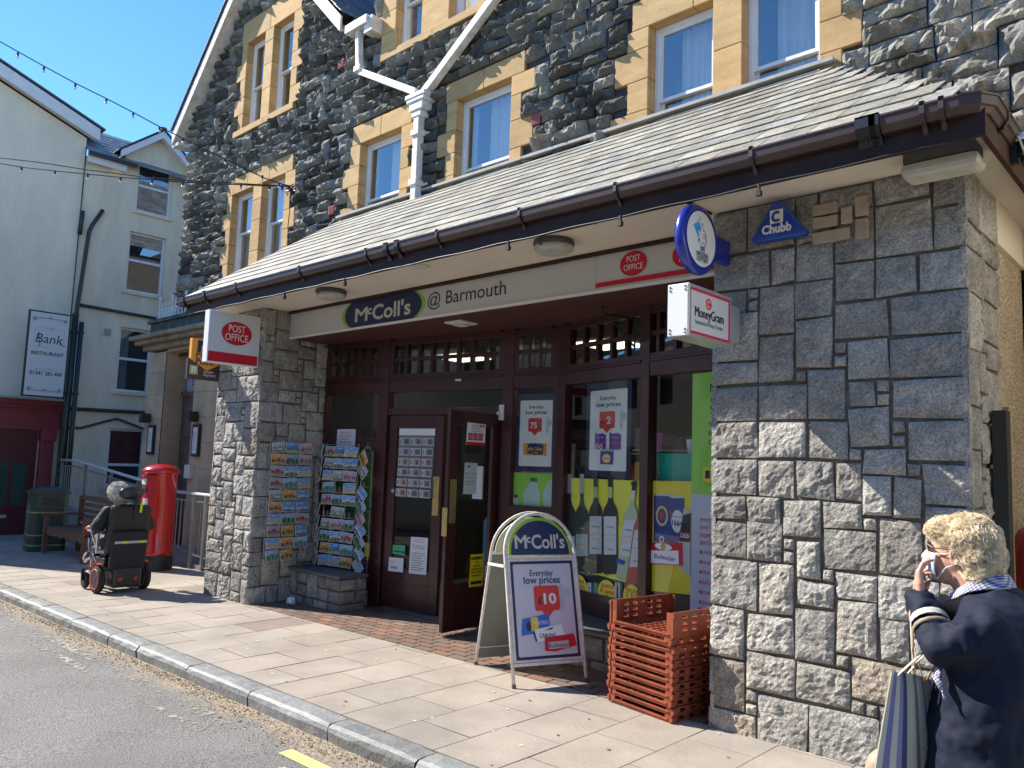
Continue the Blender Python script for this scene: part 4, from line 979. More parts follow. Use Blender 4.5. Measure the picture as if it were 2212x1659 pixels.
o = bx('door_entry_box', flat('pale plastic', (.55, .56, .55)), None, (-12.92, -12.72, PY - .07, PY - .001, 1.16, 1.38)); tag(o, 'small pale box on the porch wall right of the dark door', 'entry box')

# -- ramp and galvanised railings
k = MB(); k.prism([(-18.3, 5.62, -.4), (-11.3, 5.62, -.35), (-11.3, 5.62, G(-11.3) + .01), (-13, 5.62, .06), (-18.3, 5.62, .38)], (0, .36, 0)); tag(k.build('ramp', mat('ramp concrete', (.3, .29, .27), rough=.9, var=.3, vscale=4)), kind='structure')
M_galv = mat('galvanised steel', (.42, .45, .48), rough=.35, metal=.7, var=.25, vscale=9)
def railing(label, top, bot, posts, nb):
    o = thing('railing', label, 'railing', (top[0][0], 5.6, 0), group='galvanised ramp railings')
    T = lambda x: np.interp(x, [p[0] for p in top], [p[1] for p in top]); B = lambda x: np.interp(x, [p[0] for p in bot], [p[1] for p in bot])
    k = MB(); k.tube([(x, 5.6, z) for x, z in top], .027, 10); k.build('handrail', mat('pale painted handrail', (.62, .66, .70), rough=.3), o, smooth=True)
    k = MB(); k.bar((top[0][0], 5.6, T(top[0][0]) - .11), (top[-1][0], 5.6, T(top[-1][0]) - .11), .02, .02) if len(top) == 2 else [k.bar((a[0], 5.6, a[1] - .11), (b[0], 5.6, b[1] - .11), .02, .02) for a, b in zip(top[:-1], top[1:])]
    [k.bar((a[0], 5.6, a[1]), (b[0], 5.6, b[1]), .02, .02) for a, b in zip(bot[:-1], bot[1:])]
    for x in np.linspace(top[0][0] + .06, top[-1][0] - .06, nb): k.tube([(x, 5.6, B(x)), (x, 5.6, T(x) - .11)], .008, 6)
    k.build('baluster_panel', M_galv, o)
    for x in posts: k = MB(); k.box(x - .025, x + .025, 5.58, 5.62, -.3, T(x) - .02); k.build('post', M_galv, o)
railing('sloping grey steel railing of the ramp behind the wooden bench', [(-17.8, 1.34), (-16.9, 1.34), (-13.7, 1.08), (-12.75, .98)], [(-17.8, .45), (-12.75, .16)], (-17.75, -16.4, -15.1, -13.9, -12.8), 44)
railing('short bright steel railing between the red post box and the stone pier', [(-12.66, .96), (-11.3, .96), (-9.5, .96)], [(-12.6, .17), (-11.62, .05), (-9.5, -.02)], (-11.78, -11.4, -9.9), 24)

# -- bench
M_wood = mat('bench wood', (.20, .095, .05), rough=.6, var=.4, vscale=6, stretch=(1, 8, 8), bump=.3)
be = thing('wooden_bench', 'brown slatted wooden bench with scalloped front rail beside the green litter bin', 'bench', (-14, 4.85, G(-14)))
gz_ = G(-14)
for (x, y, h) in ((-14.93, 4.55, .62), (-13.12, 4.55, .62), (-14.93, 5.08, .95), (-13.12, 5.08, .95)): bx('leg', M_wood, be, (x - .04, x + .04, y - .035, y + .035, gz_, gz_ + h), bevel=.006)
for x in (-14.93, -13.12): bx('armrest', M_wood, be, (x - .05, x + .05, 4.48, 5.05, gz_ + .62, gz_ + .66), bevel=.006)
k = MB()
for i in range(6): k.box(-14.97, -13.08, 4.54 + i * .085, 4.60 + i * .085, gz_ + .415, gz_ + .44)
k.build('seat', M_wood, be, bevel=.004)
k = MB(); k.box(-14.93, -13.12, 5.06, 5.10, gz_ + .88, gz_ + .96)
for i in range(4): k.box(-14.93, -13.12, 5.07, 5.09, gz_ + .48 + i * .10, gz_ + .54 + i * .10)
k.build('backrest', M_wood, be, bevel=.004)
pts = [(-14.89, gz_ + .41)] + [(x, gz_ + .33 - .028 * abs(math.sin((x + 14.89) * 11))) for x in np.linspace(-14.89, -13.16, 40)] + [(-13.16, gz_ + .41)]
k = MB(); k.prism([(x, 4.545, z) for x, z in pts], (0, .025, 0)); k.build('apron', M_wood, be)

# -- litter bin
M_bin = mat('bin green', (.016, .06, .045), rough=.35, var=.25, vscale=5); M_gold = mat('gold band', (.50, .40, .12), rough=.4)
lb = thing('litter_bin', 'dark green street litter bin with gold bands and worn stickers', 'litter bin', (-15.5, 4.72, G(-15.5)), R_(-8))
def octo(h, c, z): return [(h, -h + c, z), (h, h - c, z), (h - c, h, z), (-h + c, h, z), (-h, h - c, z), (-h, -h + c, z), (-h + c, -h, z), (h - c, -h, z)]
def stack(k, secs):
    R = [[k.addv(p) for p in octo(*s)] for s in secs]
    for a, b in zip(R[:-1], R[1:]):
        for j in range(8): k.face([a[j], a[(j + 1) % 8], b[(j + 1) % 8], b[j]])
    k.face(R[0][::-1]); k.face(R[-1])
k = MB(); stack(k, [(.29, .08, 0), (.29, .08, .98)]); k.build('body', M_bin, lb, world=False)
k = MB(); stack(k, [(.32, .09, .985), (.32, .09, 1.02), (.12, .05, 1.10)]); k.build('lid', M_bin, lb, world=False)
for z in (.10, .27, .66): k = MB(); stack(k, [(.294, .081, z), (.294, .081, z + .018)]); k.build('band', M_gold, lb, world=False)
k = MB(); k.box(.291, .296, -.14, .14, .80, .93); k.build('opening', M_black, lb, world=False); k = MB(); k.box(-.14, .14, -.296, -.291, .80, .93); k.build('opening', M_black, lb, world=False)
p = Panel((.2915, 0, 0), (0, 1, 0), (0, 0, 1), (1, 0, 0)); p.rect(-.16, .70, -.04, .79, M_sw); p.text('BINK', -.10, .75, .04, M_ink, w=.10); p.text('BANK', -.10, .71, .04, M_ink, w=.10); p.text('litter', .09, .70, .08, M_gold, bold=.01)
p.build('sticker', lb)
bpy.data.objects[-1] if 0 else None

# -- pillar box
M_pred = mat('post box red', (.52, .008, .014), rough=.22, coat=.6, var=.12, vscale=4); M_pbk = mat('post box base black', (.02, .02, .02), rough=.5)
pb = thing('pillar_box', 'red cylindrical post box with black base in front of the ramp railing', 'post box', (-11.86, 5.10, G(-11.7)), R_(0))
k = MB(); k.lathe([(.25, .22), (.235, .26), (.235, 1.40), (.24, 1.405)], seg=40); k.build('body', M_pred, pb, smooth=True, world=False)
k = MB(); k.lathe([(.24, 1.405), (.262, 1.41), (.262, 1.445), (.25, 1.47), (.18, 1.515), (.08, 1.535), (0, 1.54)], seg=40); k.build('cap', M_pred, pb, smooth=True, world=False)
k = MB(); k.lathe([(.25, 0), (.25, .14), (.235, .2), (.235, .22)], seg=36); k.build('base', M_pbk, pb, smooth=False, world=False)
Mz = Matrix.Rotation(R_(-128), 4, 'Z')      # the mouth looks to the road and left
def arcbox(k, a0, a1, r0, r1, z0, z1, n=10):
    P = []
    for i in range(n + 1):
        a = R_(a0 + (a1 - a0) * i / n); c, s_ = math.cos(a), math.sin(a); P.append([(r0 * c, r0 * s_, z0), (r1 * c, r1 * s_, z0), (r1 * c, r1 * s_, z1), (r0 * c, r0 * s_, z1), (r0 * c, r0 * s_, z0)])
    k.grid(P); k.poly(P[0][:4]); k.poly(P[-1][:4])
for (nm, a0, a1, r1, z0, z1, m_) in (('hood', -146, -34, .275, 1.345, 1.375, M_pred), ('mouth', -122, -64, .238, 1.17, 1.25, M_pbk), ('door', -145, -36, .243, .27, 1.34, M_pred), ('notice', -86, -62, .2455, .80, 1.04, M_sw), ('mouth_slot', -124, -66, .2455, 1.13, 1.20, M_pbk), ('collection_tab', -112, -74, .2475, 1.24, 1.33, M_sw)):
    k = MB(); arcbox(k, a0, a1, .22, r1, z0, z1); k.build(nm, m_, pb, world=False)

# -- festoon lights
def onV(px, py, A, d):
    n_ = Vector((-d[1], d[0], 0)); w_ = Vector(ray(px, py)); c = Vector(CAM); t = (Vector(A) - c).dot(n_) / w_.dot(n_); return c + w_ * t
AN = onY(632, 403, 6.10)
def festoon(label, pix_, d, bulbs, ext):
    pts = [onV(px, py, AN, d) for px, py in pix_]; pts.sort(key=lambda q: q.x); e = pts[0] + (pts[0] - pts[1]) * ext; pts = [e] + pts + [Vector(AN)]
    root = thing('festoon_light_string', label, 'light string', tuple(AN), group='bulb strings across the street')
    k = MB(); k.tube(pts, .009, 6); k.build('cable', M_black, root)
    for (px, py) in bulbs:
        q = onV(px, py, AN, d); k = MB(); k.tube([q, q - Vector((0, 0, .05))], .016, 6); k.build('lamp_holder', M_black, root); k = MB(); k.ball(q - Vector((0, 0, .070)), .021, 8, 6); k.build('bulb', mat('clear bulb', (.8, .8, .8), rough=.1, spec=.8), root, smooth=True)
festoon('upper string of clear bulbs rising to the left across the blue sky', [(0, 90), (36, 110), (95, 143), (163, 180), (230, 213), (288, 243), (345, 274), (420, 311), (500, 350), (570, 384), (610, 398)], (-.727, -.686), [(39, 114), (95, 145), (163, 181), (230, 213), (288, 243), (345, 274), (395, 298), (445, 322), (487, 343), (528, 362), (567, 379), (603, 395)], 4)
festoon('lower string of clear bulbs crossing in front of the cream buildings', [(0, 353), (47, 361), (120, 369), (190, 376), (261, 383), (330, 388), (395, 393), (460, 397), (521, 399), (583, 402)], (-.76, -.65), [(47, 361), (119, 369), (190, 376), (261, 383), (329, 388), (395, 393), (460, 396), (521, 398), (583, 402), (610, 404)], 4)
o = pipe('support_cable', [onV(0, 341, AN, (-.76, -.65)) + (onV(0, 341, AN, (-.76, -.65)) - onV(80, 350, AN, (-.76, -.65))) * 4, onV(0, 341, AN, (-.76, -.65)), onV(80, 350, AN, (-.76, -.65)), onV(190, 367, AN, (-.76, -.65)), onV(330, 385, AN, (-.76, -.65)), Vector(AN)], .008, None, M_black); tag(o, 'plain black cable running just above the lower bulb string', 'cable')
k = MB(); k.tube([(-10.42, 6.12, 5.65), (-10.38, 6.02, 5.62), (-10.36, 6.10, 5.50)], .012, 6)
for i in range(14): a = rng.uniform(0, 6.28, 2); k.tube([(-10.42, 6.1, 5.64), (-10.40 + .1 * math.cos(a[0]), 6.05, 5.62 + .07 * math.sin(a[0])), (-10.36 + .12 * math.cos(a[1]), 6.07, 5.56 + .1 * math.sin(a[1]))], .006, 5)
k.tube([(-10.38, 6.09, 5.5), (-10.42, 6.09, 5.0), (-10.35, 6.09, 4.7)], .007, 5); k.tube([(-10.4, 6.09, 5.45), (-9.9, 6.09, 4.98)], .006, 5)
tag(k.build('cable_tangle', M_black), 'tangle of black wires where the bulb strings tie to the stone wall', 'wires')

# -- opposite side of the street (behind the camera, seen only mirrored in the glass)
ob = thing('opposite_house', 'plain pale house across the street seen only in reflections', 'building', (-6, -6, 0))
k = MB(); [k.poly([(a, -5.5, b), (c, -5.5, b), (c, -5.5, d), (a, -5.5, d)]) for (a, b, c, d) in holed(-70, 14, -1.5, 6.2, [(-67 + i * 3, z, -66 + i * 3, z + 1.4) for i in range(26) for z in (1, 4)])]; k.poly([(-22, -5.5, -.5), (-22, -12, -.5), (-22, -12, 6.2), (-22, -5.5, 6.2)])
k.build('wall', M_cream2, ob, fixn=False); bx('room', M_dark, ob, (-69.9, 14, -5.9, -5.7, -1.4, 6.1)); bx('roof', M_dslate, ob, (-70, 14, -12, -5.3, 6.2, 6.35))
k = MB(); k.poly([(-45, -5.5, G(-45)), (14, -5.5, G(14)), (14, -3.55, G(14)), (-45, -3.55, G(-45))]); tag(k.build('far_pavement', M_slab, fixn=False), kind='structure')

# ================================================================ SIGNS
M_face = flat('sign face grey white', (.60, .60, .57), .35); M_navy = flat('navy print', (.012, .024, .085)); M_lime = flat('lime print', (.28, .52, .05)); M_redp = flat('post red print', (.58, .012, .03)); M_wp = flat('white print', (.82, .82, .82))
M_alu = mat('brushed aluminium', (.62, .63, .64), rough=.3, metal=.6); M_bk = flat('black print', (.015, .015, .018)); M_cr = flat('cream print', (.62, .60, .54))
def sgn(name, label, loc, cat='sign', group=None): return thing(name, label, cat, loc, 0, group)
fs = sgn('fascia_sign', 'long pale shop fascia sign reading McColl\'s @ Barmouth with red post office panel', (-5.4, 4.96, 3))
bx('backing', M_alu, fs, (-8.285, -2.54, 4.957, 4.974, 2.99, 3.27)); bx('trim', M_wp, fs, (-8.285, -2.54, 4.948, 4.974, 2.968, 2.990))
p = Panel((-8.285, 4.957, 2.99), (1, 0, 0), (0, 0, 1), (0, -1, 0)); H_ = .28
p.rect(0, 0, 5.745, H_, M_face)
def clipell(u, v, ru, rv, m, p=p, H=H_): p.poly([(u + ru * math.cos(a), min(max(v + rv * math.sin(a), 0.001), H - .001)) for a in np.linspace(0, 2 * math.pi, 60, endpoint=False)], m)
clipell(1.755, .14, .70, .235, M_lime); clipell(1.755, .14, .645, .235, M_navy)
def mccolls(p, u, v, h, w, m, cap=True):
    a = w * .235; [p.text('M', u + dd, v, h * 1.42, m, 'l', w=a * .96) for dd in (0, w * .008, w * .014)]; p.text('c', u + a * 1.02, v + h * .42, h * .85, m, 'l', bold=.03, w=w * .075)
    p.text("Coll's", u + w * .33, v, h * 1.42, m, 'l', bold=.022, w=w * .67)
mccolls(p, 1.30, .055, .155, .93, M_cr)
p.text('@ Barmouth', 2.49, .095, .185, M_navy, 'l', w=1.05)
p.rect(4.53, 0, 4.533, H_, M_gink); p.rect(4.53, .02, 5.745, .058, M_redp)
for (u, a, b) in ((4.89, 'POST', 'OFFICE'), (5.36, 'SWYDDFA\'R', 'POST')):
    p.ell(u, .168, .125, .098, M_redp); p.text(a, u, .185 if a == 'POST' else .195, .068 if a == 'POST' else .04, M_wp, w=.125 if a == 'POST' else .17); p.text(b, u, .118, .068, M_wp, w=.175 if b == 'OFFICE' else .13)
p.build('sign_face', fs)
# projecting post office sign
s_ = sgn('post_office_sign', 'white box sign with red oval reading POST OFFICE projecting from the far pier', (-8.4, 4.3, 2.9))
bx('box', M_wp, s_, (-8.46, -8.35, 3.99, 4.61, 2.595, 3.18), bevel=.004); bx('bracket', M_alu, s_, (-8.43, -8.38, 4.61, 4.66, 2.7, 3.08))
p = Panel((-8.35, 3.99, 2.595), (0, 1, 0), (0, 0, 1), (1, 0, 0)); p.rect(.012, .125, .608, .573, flat('sign face white', (.66, .67, .68))); p.rect(.012, .012, .608, .125, M_redp); p.ell(.335, .355, .185, .135, M_redp); p.text('POST', .335, .37, .115, M_wp, w=.20); p.text('OFFICE', .335, .27, .115, M_wp, w=.275)
p.build('sign_face', s_)
s_ = sgn('payment_sign', 'orange shield sign reading Pay Point above a brown panel, partly behind the post office sign', (-9.35, 4.4, 2.7))
M_or = flat('orange print', (.80, .36, .04)); M_brp = flat('brown print', (.07, .045, .05)); 
bx('panel', M_brp, s_, (-9.40, -9.36, 4.24, 4.76, 2.48, 2.73)); k = MB(); k.prism([(-9.41, a, b) for a, b in ((4.27, 2.98), (4.70, 2.98), (4.70, 2.72), (4.485, 2.60), (4.27, 2.72))], (.07, 0, 0)); k.build('shield', M_or, s_, bevel=.004)
p = Panel((-9.338, 4.24, 2.48), (0, 1, 0), (0, 0, 1), (1, 0, 0)); p.rect(.10, .42, .22, .48, M_navy); p.rect(.10, .34, .15, .48, M_navy); p.ell(.2, .45, .045, .04, M_navy); p.text('Pay', .09, .27, .11, M_navy, 'l', bold=.02); p.text('Point', .09, .185, .11, M_navy, 'l', bold=.02); p.build('shield_print', s_)
p = Panel((-9.36, 4.24, 2.48), (0, 1, 0), (0, 0, 1), (1, 0, 0)); p.rect(.03, .06, .13, .17, flat('pale green print', (.4, .5, .25))); p.rect(.055, .08, .07, .14, M_wp); p.rect(.09, .08, .105, .14, M_wp); p.rect(.055, .135, .105, .15, M_wp); p.text('Simple', .21, .09, .045, M_wp, 'l'); p.text('Payment', .21, .05, .045, M_wp, 'l'); p.text('Talu', .41, .09, .045, M_wp, 'l'); p.text('Syml', .41, .05, .045, M_wp, 'l'); p.build('panel_print', s_)
# lottery disc
M_lb = mat('lottery blue plastic', (.015, .03, .30), rough=.25, coat=.4)
s_ = sgn('lottery_sign', 'round blue-rimmed sign reading THE NATIONAL LOTTERY projecting from the near pier', (-2.42, 4.21, 3.0))
k = MB(); k.lathe([(.17, .030), (.186, .036), (.208, .030), (.218, .010), (.218, -.010), (.208, -.03), (.17, -.036), (.0, -.036)], (-2.42, 4.205, 3.0), 44, axis='x'); k.build('rim', M_lb, s_, smooth=True)
bx('bracket', M_lb, s_, (-2.455, -2.405, 4.40, 4.61, 2.92, 3.08), bevel=.01)
p = Panel((-2.386, 4.205, 3.0), (0, 1, 0), (0, 0, 1), (1, 0, 0)); p.ell(0, 0, .172, .172, M_wp, 40); M_lbl = flat('light blue print', (.05, .38, .72))
p.poly([(-.10, .07), (-.045, .095), (-.05, .12), (-.01, .08), (.0, .03), (-.04, .005), (-.065, .03)], M_lbl); p.poly([(-.03, .13), (-.015, .135), (-.01, .115), (-.022, .11)], M_lbl); p.poly([(-.045, -.01), (-.03, -.035), (-.02, .0)], flat('mid blue print', (.05, .08, .5)))
hand = [(-.045, .045), (-.03, .05), (-.015, .03), (-.005, .085), (.01, .095), (.012, .05), (.03, .055), (.045, .03), (.05, .0), (.04, -.03), (.02, -.045), (-.005, -.04), (-.02, -.01)]
p.poly([(a * 1.12 + .003, b * 1.1) for a, b in hand], M_bk); p.poly(hand, M_wp); p.line([(-.002, -.015), (.015, -.028), (.032, -.018)], .004, M_bk); p.ring(.02, .022, .012, .014, .003, M_bk, 10); p.ring(.036, .016, .011, .013, .003, M_bk, 10)
for i, (t, w_) in enumerate((('THE', .055), ('NATIONAL', .145), ('LOTTERY', .135))): p.text(t, .01, -.078 - i * .032, .04, M_bk, w=w_, bold=.02)
p.build('sign_face', s_)
# money transfer box
s_ = sgn('money_transfer_sign', 'aluminium box sign reading MoneyGram International Money Transfer on the near pier', (-2.37, 4.2, 2.5))
bx('box', M_alu, s_, (-2.44, -2.30, 3.92, 4.43, 2.355, 2.665), bevel=.004); bx('bracket', M_alu, s_, (-2.41, -2.33, 4.43, 4.60, 2.40, 2.63)); bx('end_cap', mat('white end cap', (.85, .86, .86), rough=.3), s_, (-2.435, -2.305, 3.912, 3.92, 2.36, 2.66))
k = MB(); [k.ball((x, 3.911, z), .006, 6, 4) for x in (-2.42, -2.32) for z in (2.375, 2.395, 2.625, 2.645)]; k.build('rivet', M_black, s_)
p = Panel((-2.30, 3.92, 2.355), (0, 1, 0), (0, 0, 1), (1, 0, 0)); p.rect(.02, .02, .49, .29, flat('sign pink red', (.66, .03, .06))); p.rect(.022, .036, .468, .272, flat('sign face white', (.66, .67, .68)))
p.ell(.225, .218, .036, .034, flat('mg red', (.72, .05, .05))); p.ring(.225, .218, .022, .02, .006, M_wp, 14, 30, 300); [p.text('MoneyGram', .234 + dd, .125, .085, M_bk, w=.34) for dd in (0, .002, .004)]; p.text('International Money Transfer', .235, .082, .036, M_bk, w=.33)
p.build('sign_face', s_)
# alarm box
s_ = sgn('alarm_box', 'blue triangular alarm box reading Chubb on the near pier', (-2.05, 4.58, 3.1), 'alarm box')
tri = [(-2.055, 3.262), (-2.085, 3.255), (-2.225, 3.045), (-2.215, 3.02), (-1.885, 3.02), (-1.875, 3.045), (-2.025, 3.255)]
k = MB(); k.prism([(x, 4.60, z) for x, z in tri], (0, -.07, 0)); k.build('cover', mat('alarm blue', (.012, .065, .36), rough=.3, coat=.3), s_, bevel=.012)
p = Panel((-2.055, 4.529, 3.02), (1, 0, 0), (0, 0, 1), (0, -1, 0)); p.rect(-.042, .10, .042, .185, M_wp); p.ring(0, .142, .034, .036, .018, MATS['alarm blue'], 24, 45, 315); p.text('Chubb', 0, .042, .075, M_wp, w=.19, bold=.045); p.build('cover_print', s_)

# --- things under the canopy
M_opal = mat('opal lens', (.55, .55, .50), rough=.35, var=.2, vscale=12); M_lbk = mat('lamp housing', (.07, .075, .08), rough=.5)
for i, (x, y, nm) in enumerate(((-6.81, 4.52, 'near the far pier'), (-3.81, 4.49, 'above the red post office panel'))):
    o = thing('bulkhead_light', f'round opal bulkhead light under the canopy, {nm}', 'light', (x, y, SOF), group='round bulkhead lights under the canopy')
    k = MB(); k.lathe([(.15, SOF - .001), (.16, SOF - .03), (.155, SOF - .045)], (x, y, 0), 32); k.build('housing', M_lbk, o); k = MB(); k.lathe([(.152, SOF - .045), (.15, SOF - .075), (.12, SOF - .095), (0, SOF - .10)], (x, y, 0), 32); k.build('lens', M_opal, o, smooth=True); bx('clip', M_lbk, o, (x - .008, x + .008, y - .156, y - .150, SOF - .07, SOF - .03))
k = MB(); k.lathe([(.085, SOF - .001), (.085, SOF - .012), (0, SOF - .014)], (-5.27, 4.40, 0), 24); tag(k.build('junction_cover', M_cr), 'flat round cover plate on the canopy soffit between the two bulkhead lights', 'cover plate')
o = thing('security_light', 'rectangular frosted bulkhead light on the soffit corner above the near pier', 'light', (-1.1, 4.42, SOF))
bx('housing', M_lbk, o, (-1.27, -.93, 4.34, 4.50, SOF - .055, SOF - .001)); bx('lens', M_opal, o, (-1.285, -.915, 4.325, 4.515, SOF - .13, SOF - .055), bevel=.03)
o = thing('security_camera', 'small white and black dome camera on the side eaves board', 'camera', (-.80, 4.66, 3.32))
k = MB(); k.lathe([(0, .03), (.05, .025), (.055, -.005), (.05, -.01)], (-.775, 4.66, 3.36), 20); k.build('cap', M_wp, o, smooth=True); k = MB(); k.lathe([(.036, -.01), (.036, -.08), (.02, -.09), (.02, -.12), (0, -.12)], (-.775, 4.66, 3.36), 16); k.build('body', M_black, o)
k = MB(); k.tube([(-.81, 4.6, 3.37), (-.79, 4.6, 3.36), (-.77, 4.62, 3.28), (-.765, 4.65, 3.24)], .006, 6); k.build('cable', M_cr, o); bx('mount', M_black, o, (-.834, -.80, 4.64, 4.68, 3.24, 3.33))
o = thing('recessed_light', 'square recessed downlight in the maroon entrance ceiling', 'light', (-5.69, 5.32, 2.97))
k = MB(); k.box(-5.82, -5.58, 5.2, 5.44, 2.962, 2.976); k.build('plate', M_wp, o); k = MB(); k.lathe([(.075, 2.962), (.08, 2.945), (.055, 2.94), (.05, 2.955)], (-5.70, 5.32, 0), 20); k.build('bezel', M_cr, o)
for i, px in enumerate((620, 748, 1097, 1338, 1638)):
    P = onY(px, 540, 4.085); o = thing('bulb_clip', f'empty black bulb clip under the front gutter, number {("one", "two", "three", "four", "five")[i]} from the far pier', 'clip', (P[0], 4.09, 3.2), group='empty bulb clips along the eaves')
    bx('clip_arm', M_black, o, (P[0] - .006, P[0] + .006, 4.08, 4.10, 3.175, 3.22)); bx('socket', M_black, o, (P[0] - .014, P[0] + .014, 4.076, 4.104, 3.15, 3.18))
pipe('eaves_cable', [(x, 4.09, 3.213 + .004 * math.sin(x * 9)) for x in np.linspace(-9.1, -1.0, 60)], .005, shop, M_black)
for (S, u, nm, m_) in ((S2, 1.15, 'right', M_black), (S1, .36, 'left', mat('green iron', (.02, .05, .035), rough=.5))):
    o = thing('hanging_bracket', f'scrolled black iron hanging bracket on the {nm} transom window', 'bracket', tuple(S.p(u, 2.9, .05)))
    k = MB(); a = S.p(u, 2.90, .055); n_ = S.n; z_ = Vector((0, 0, 1)); k.tube([a, a - z_ * .30], .009, 6); k.tube([a - z_ * .02, a + n_ * .34 - z_ * .02], .009, 6); k.tube([a - z_ * .27, a + n_ * .12 - z_ * .16, a + n_ * .30 - z_ * .03], .008, 6); k.tube([a + n_ * (.34 + .03 * math.sin(t)) + z_ * (.01 - .03 * math.cos(t)) for t in np.linspace(0, 5, 9)], .007, 6); k.build('scrollwork', m_, o)

# ================================================================ WINDOW POSTERS AND STICKERS
GR = flat('vinyl green', (.34, .72, .08)); YE = flat('vinyl yellow', (.92, .90, .06)); YE2 = flat('vinyl deep yellow', (.92, .76, .04)); M_frame = flat('poster frame navy', (.012, .022, .07)); PW = flat('poster white', (.84, .86, .86)); M_teal = flat('teal ink', (.01, .09, .12)); M_tag = flat('price tag red', (.70, .045, .035))
def poster(name, label, S, o, fn, cat='poster', U=None, group=None):
    p = Panel(S.p(0, 0, o), S.d, (0, 0, 1), S.n); fn(p); ob = p.build(name); tag(ob, label, cat, group); return ob
def pricetag(p, u, v, w, h, price, cur=None, suf=None):
    p.rect(u - w / 2, v, u + w / 2, v + h, M_tag, .02); p.poly([(u - w * .25, v + .001), (u + w * .25, v + .001), (u, v - h * .28)], M_tag)
    p.text(price, u + (.0 if cur is None else w * .12) - (w * .1 if suf else 0), v + h * .28, h * .58, M_wp, bold=.03, w=w * (.5 if len(price) > 1 else .28))
    if cur: p.text(cur, u - w * .27, v + h * .28, h * .40, M_navy, bold=.03)
    if suf: p.text(suf, u + w * .32, v + h * .25, h * .42, M_navy, bold=.03)
def everyday(p, u0, v0, u1, v1, price, cur=None, suf=None):
    w, h = u1 - u0, v1 - v0; c = (u0 + u1) / 2; p.rect(u0, v0, u1, v1, PW, .015)
    p.ell(c + w * .36, v0 + h * .62, w * .05, h * .13, flat('pale mauve', (.60, .60, .64))); p.ell(c + w * .42, v0 + h * .66, w * .07, h * .05, flat('pale green', (.50, .62, .45)))
    p.text('Everyday', c, v0 + h * .875, h * .068, M_teal, w=w * .44, bold=.02); p.text('low prices', c, v0 + h * .79, h * .08, M_teal, w=w * .66, bold=.025)
    pricetag(p, c - w * .02, v0 + h * .52, w * .42, h * .21, price, cur, suf)
PUR = flat('purple print', (.12, .03, .30)); ORG = flat('jaffa orange', (.80, .36, .04)); BLU = flat('blue print', (.02, .08, .42))
def f75(p):
    p.rect(2.855, 1.515, 3.335, 2.30, M_frame); everyday(p, 2.90, 1.57, 3.29, 2.235, '75', None, 'p')
    p.rect(2.955, 1.68, 3.235, 1.80, ORG); p.poly([(3.0, 1.70), (3.01, 1.79), (3.04, 1.80), (3.16, 1.80), (3.20, 1.78), (3.19, 1.69), (3.1, 1.685)], M_navy); p.text('Jaffa Cakes', 3.095, 1.728, .05, ORG, w=.17, bold=.03); p.text('The Original', 3.095, 1.70, .02, M_wp, w=.08)
poster('price_poster', 'navy framed window poster reading Everyday low prices 75p with orange cake box', S1, -.008, f75)
def fmilk(p):
    p.rect(2.845, 1.175, 3.335, 1.50, GR); MK = flat('milk', (.55, .72, .68)); p.poly([(2.98, 1.18), (2.97, 1.30), (3.02, 1.37), (3.045, 1.42), (3.12, 1.42), (3.15, 1.36), (3.17, 1.28), (3.16, 1.18)], MK); p.rect(3.045, 1.415, 3.13, 1.455, flat('bottle cap green', (.02, .22, .12))); p.poly([(3.22, 1.18), (3.20, 1.32), (3.26, 1.42), (3.33, 1.47), (3.33, 1.18)], MK); p.rect(2.85, 1.245, 2.905, 1.28, M_redp); p.poly([(2.847, 1.18), (2.847, 1.25), (2.90, 1.24), (2.93, 1.18)], MK)
poster('window_picture', 'green window picture of white milk bottles below the 75p poster', S1, -.010, fmilk, 'window picture')
def conv(x, y): return S2.pix(1069.8 + .3307 * x, 795.5 + .3307 * y)
def f2(p):
    a = conv(598, 88); b = conv(878, 715); p.rect(a[0], b[1] - .01, b[0] + .0, a[1] - .02, M_frame); a = conv(620, 150); b = conv(850, 675); u0, v0, u1, v1 = a[0], b[1], b[0], a[1]
    everyday(p, u0, v0, u1, v1, '2', '£'); w = u1 - u0; h = v1 - v0
    for (du, nm, nn) in ((.16, 'buttons', 'Dairy Milk'), (.56, 'wispa', 'bitsa')):
        uu = u0 + w * du; p.poly([(uu, v0 + h * .26), (uu + w * .30, v0 + h * .26), (uu + w * .30, v0 + h * .44), (uu + w * .2, v0 + h * .46), (uu + w * .08, v0 + h * .45), (uu, v0 + h * .47)], PUR); p.text(nm, uu + w * .15, v0 + h * .33, .035, flat('pink red', (.7, .05, .12)), w=w * .24, bold=.03); p.text(nn, uu + w * .15, v0 + h * .40, .02, M_wp, w=w * .18)
    for q in (.23, .34): p.ell(u0 + w * q, v0 + h * .295, .024, .024, M_wp); p.ell(u0 + w * q, v0 + h * .295, .013, .014, flat('choc', (.15, .03, .03)))
    uu = u0 + w * .33; p.rect(uu, v0 + h * .08, uu + w * .34, v0 + h * .25, PUR); p.rect(uu, v0 + h * .24, uu + w * .34, v0 + h * .265, flat('mint strip', (.2, .5, .3))); p.ell(uu + w * .17, v0 + h * .15, w * .11, h * .055, flat('butter', (.75, .62, .12))); p.text('caramel', uu + w * .17, v0 + h * .145, .022, PUR, w=w * .17, bold=.03)
poster('price_poster', 'navy framed window poster reading Everyday low prices £2 with purple sweet bags', S2, -.008, f2)
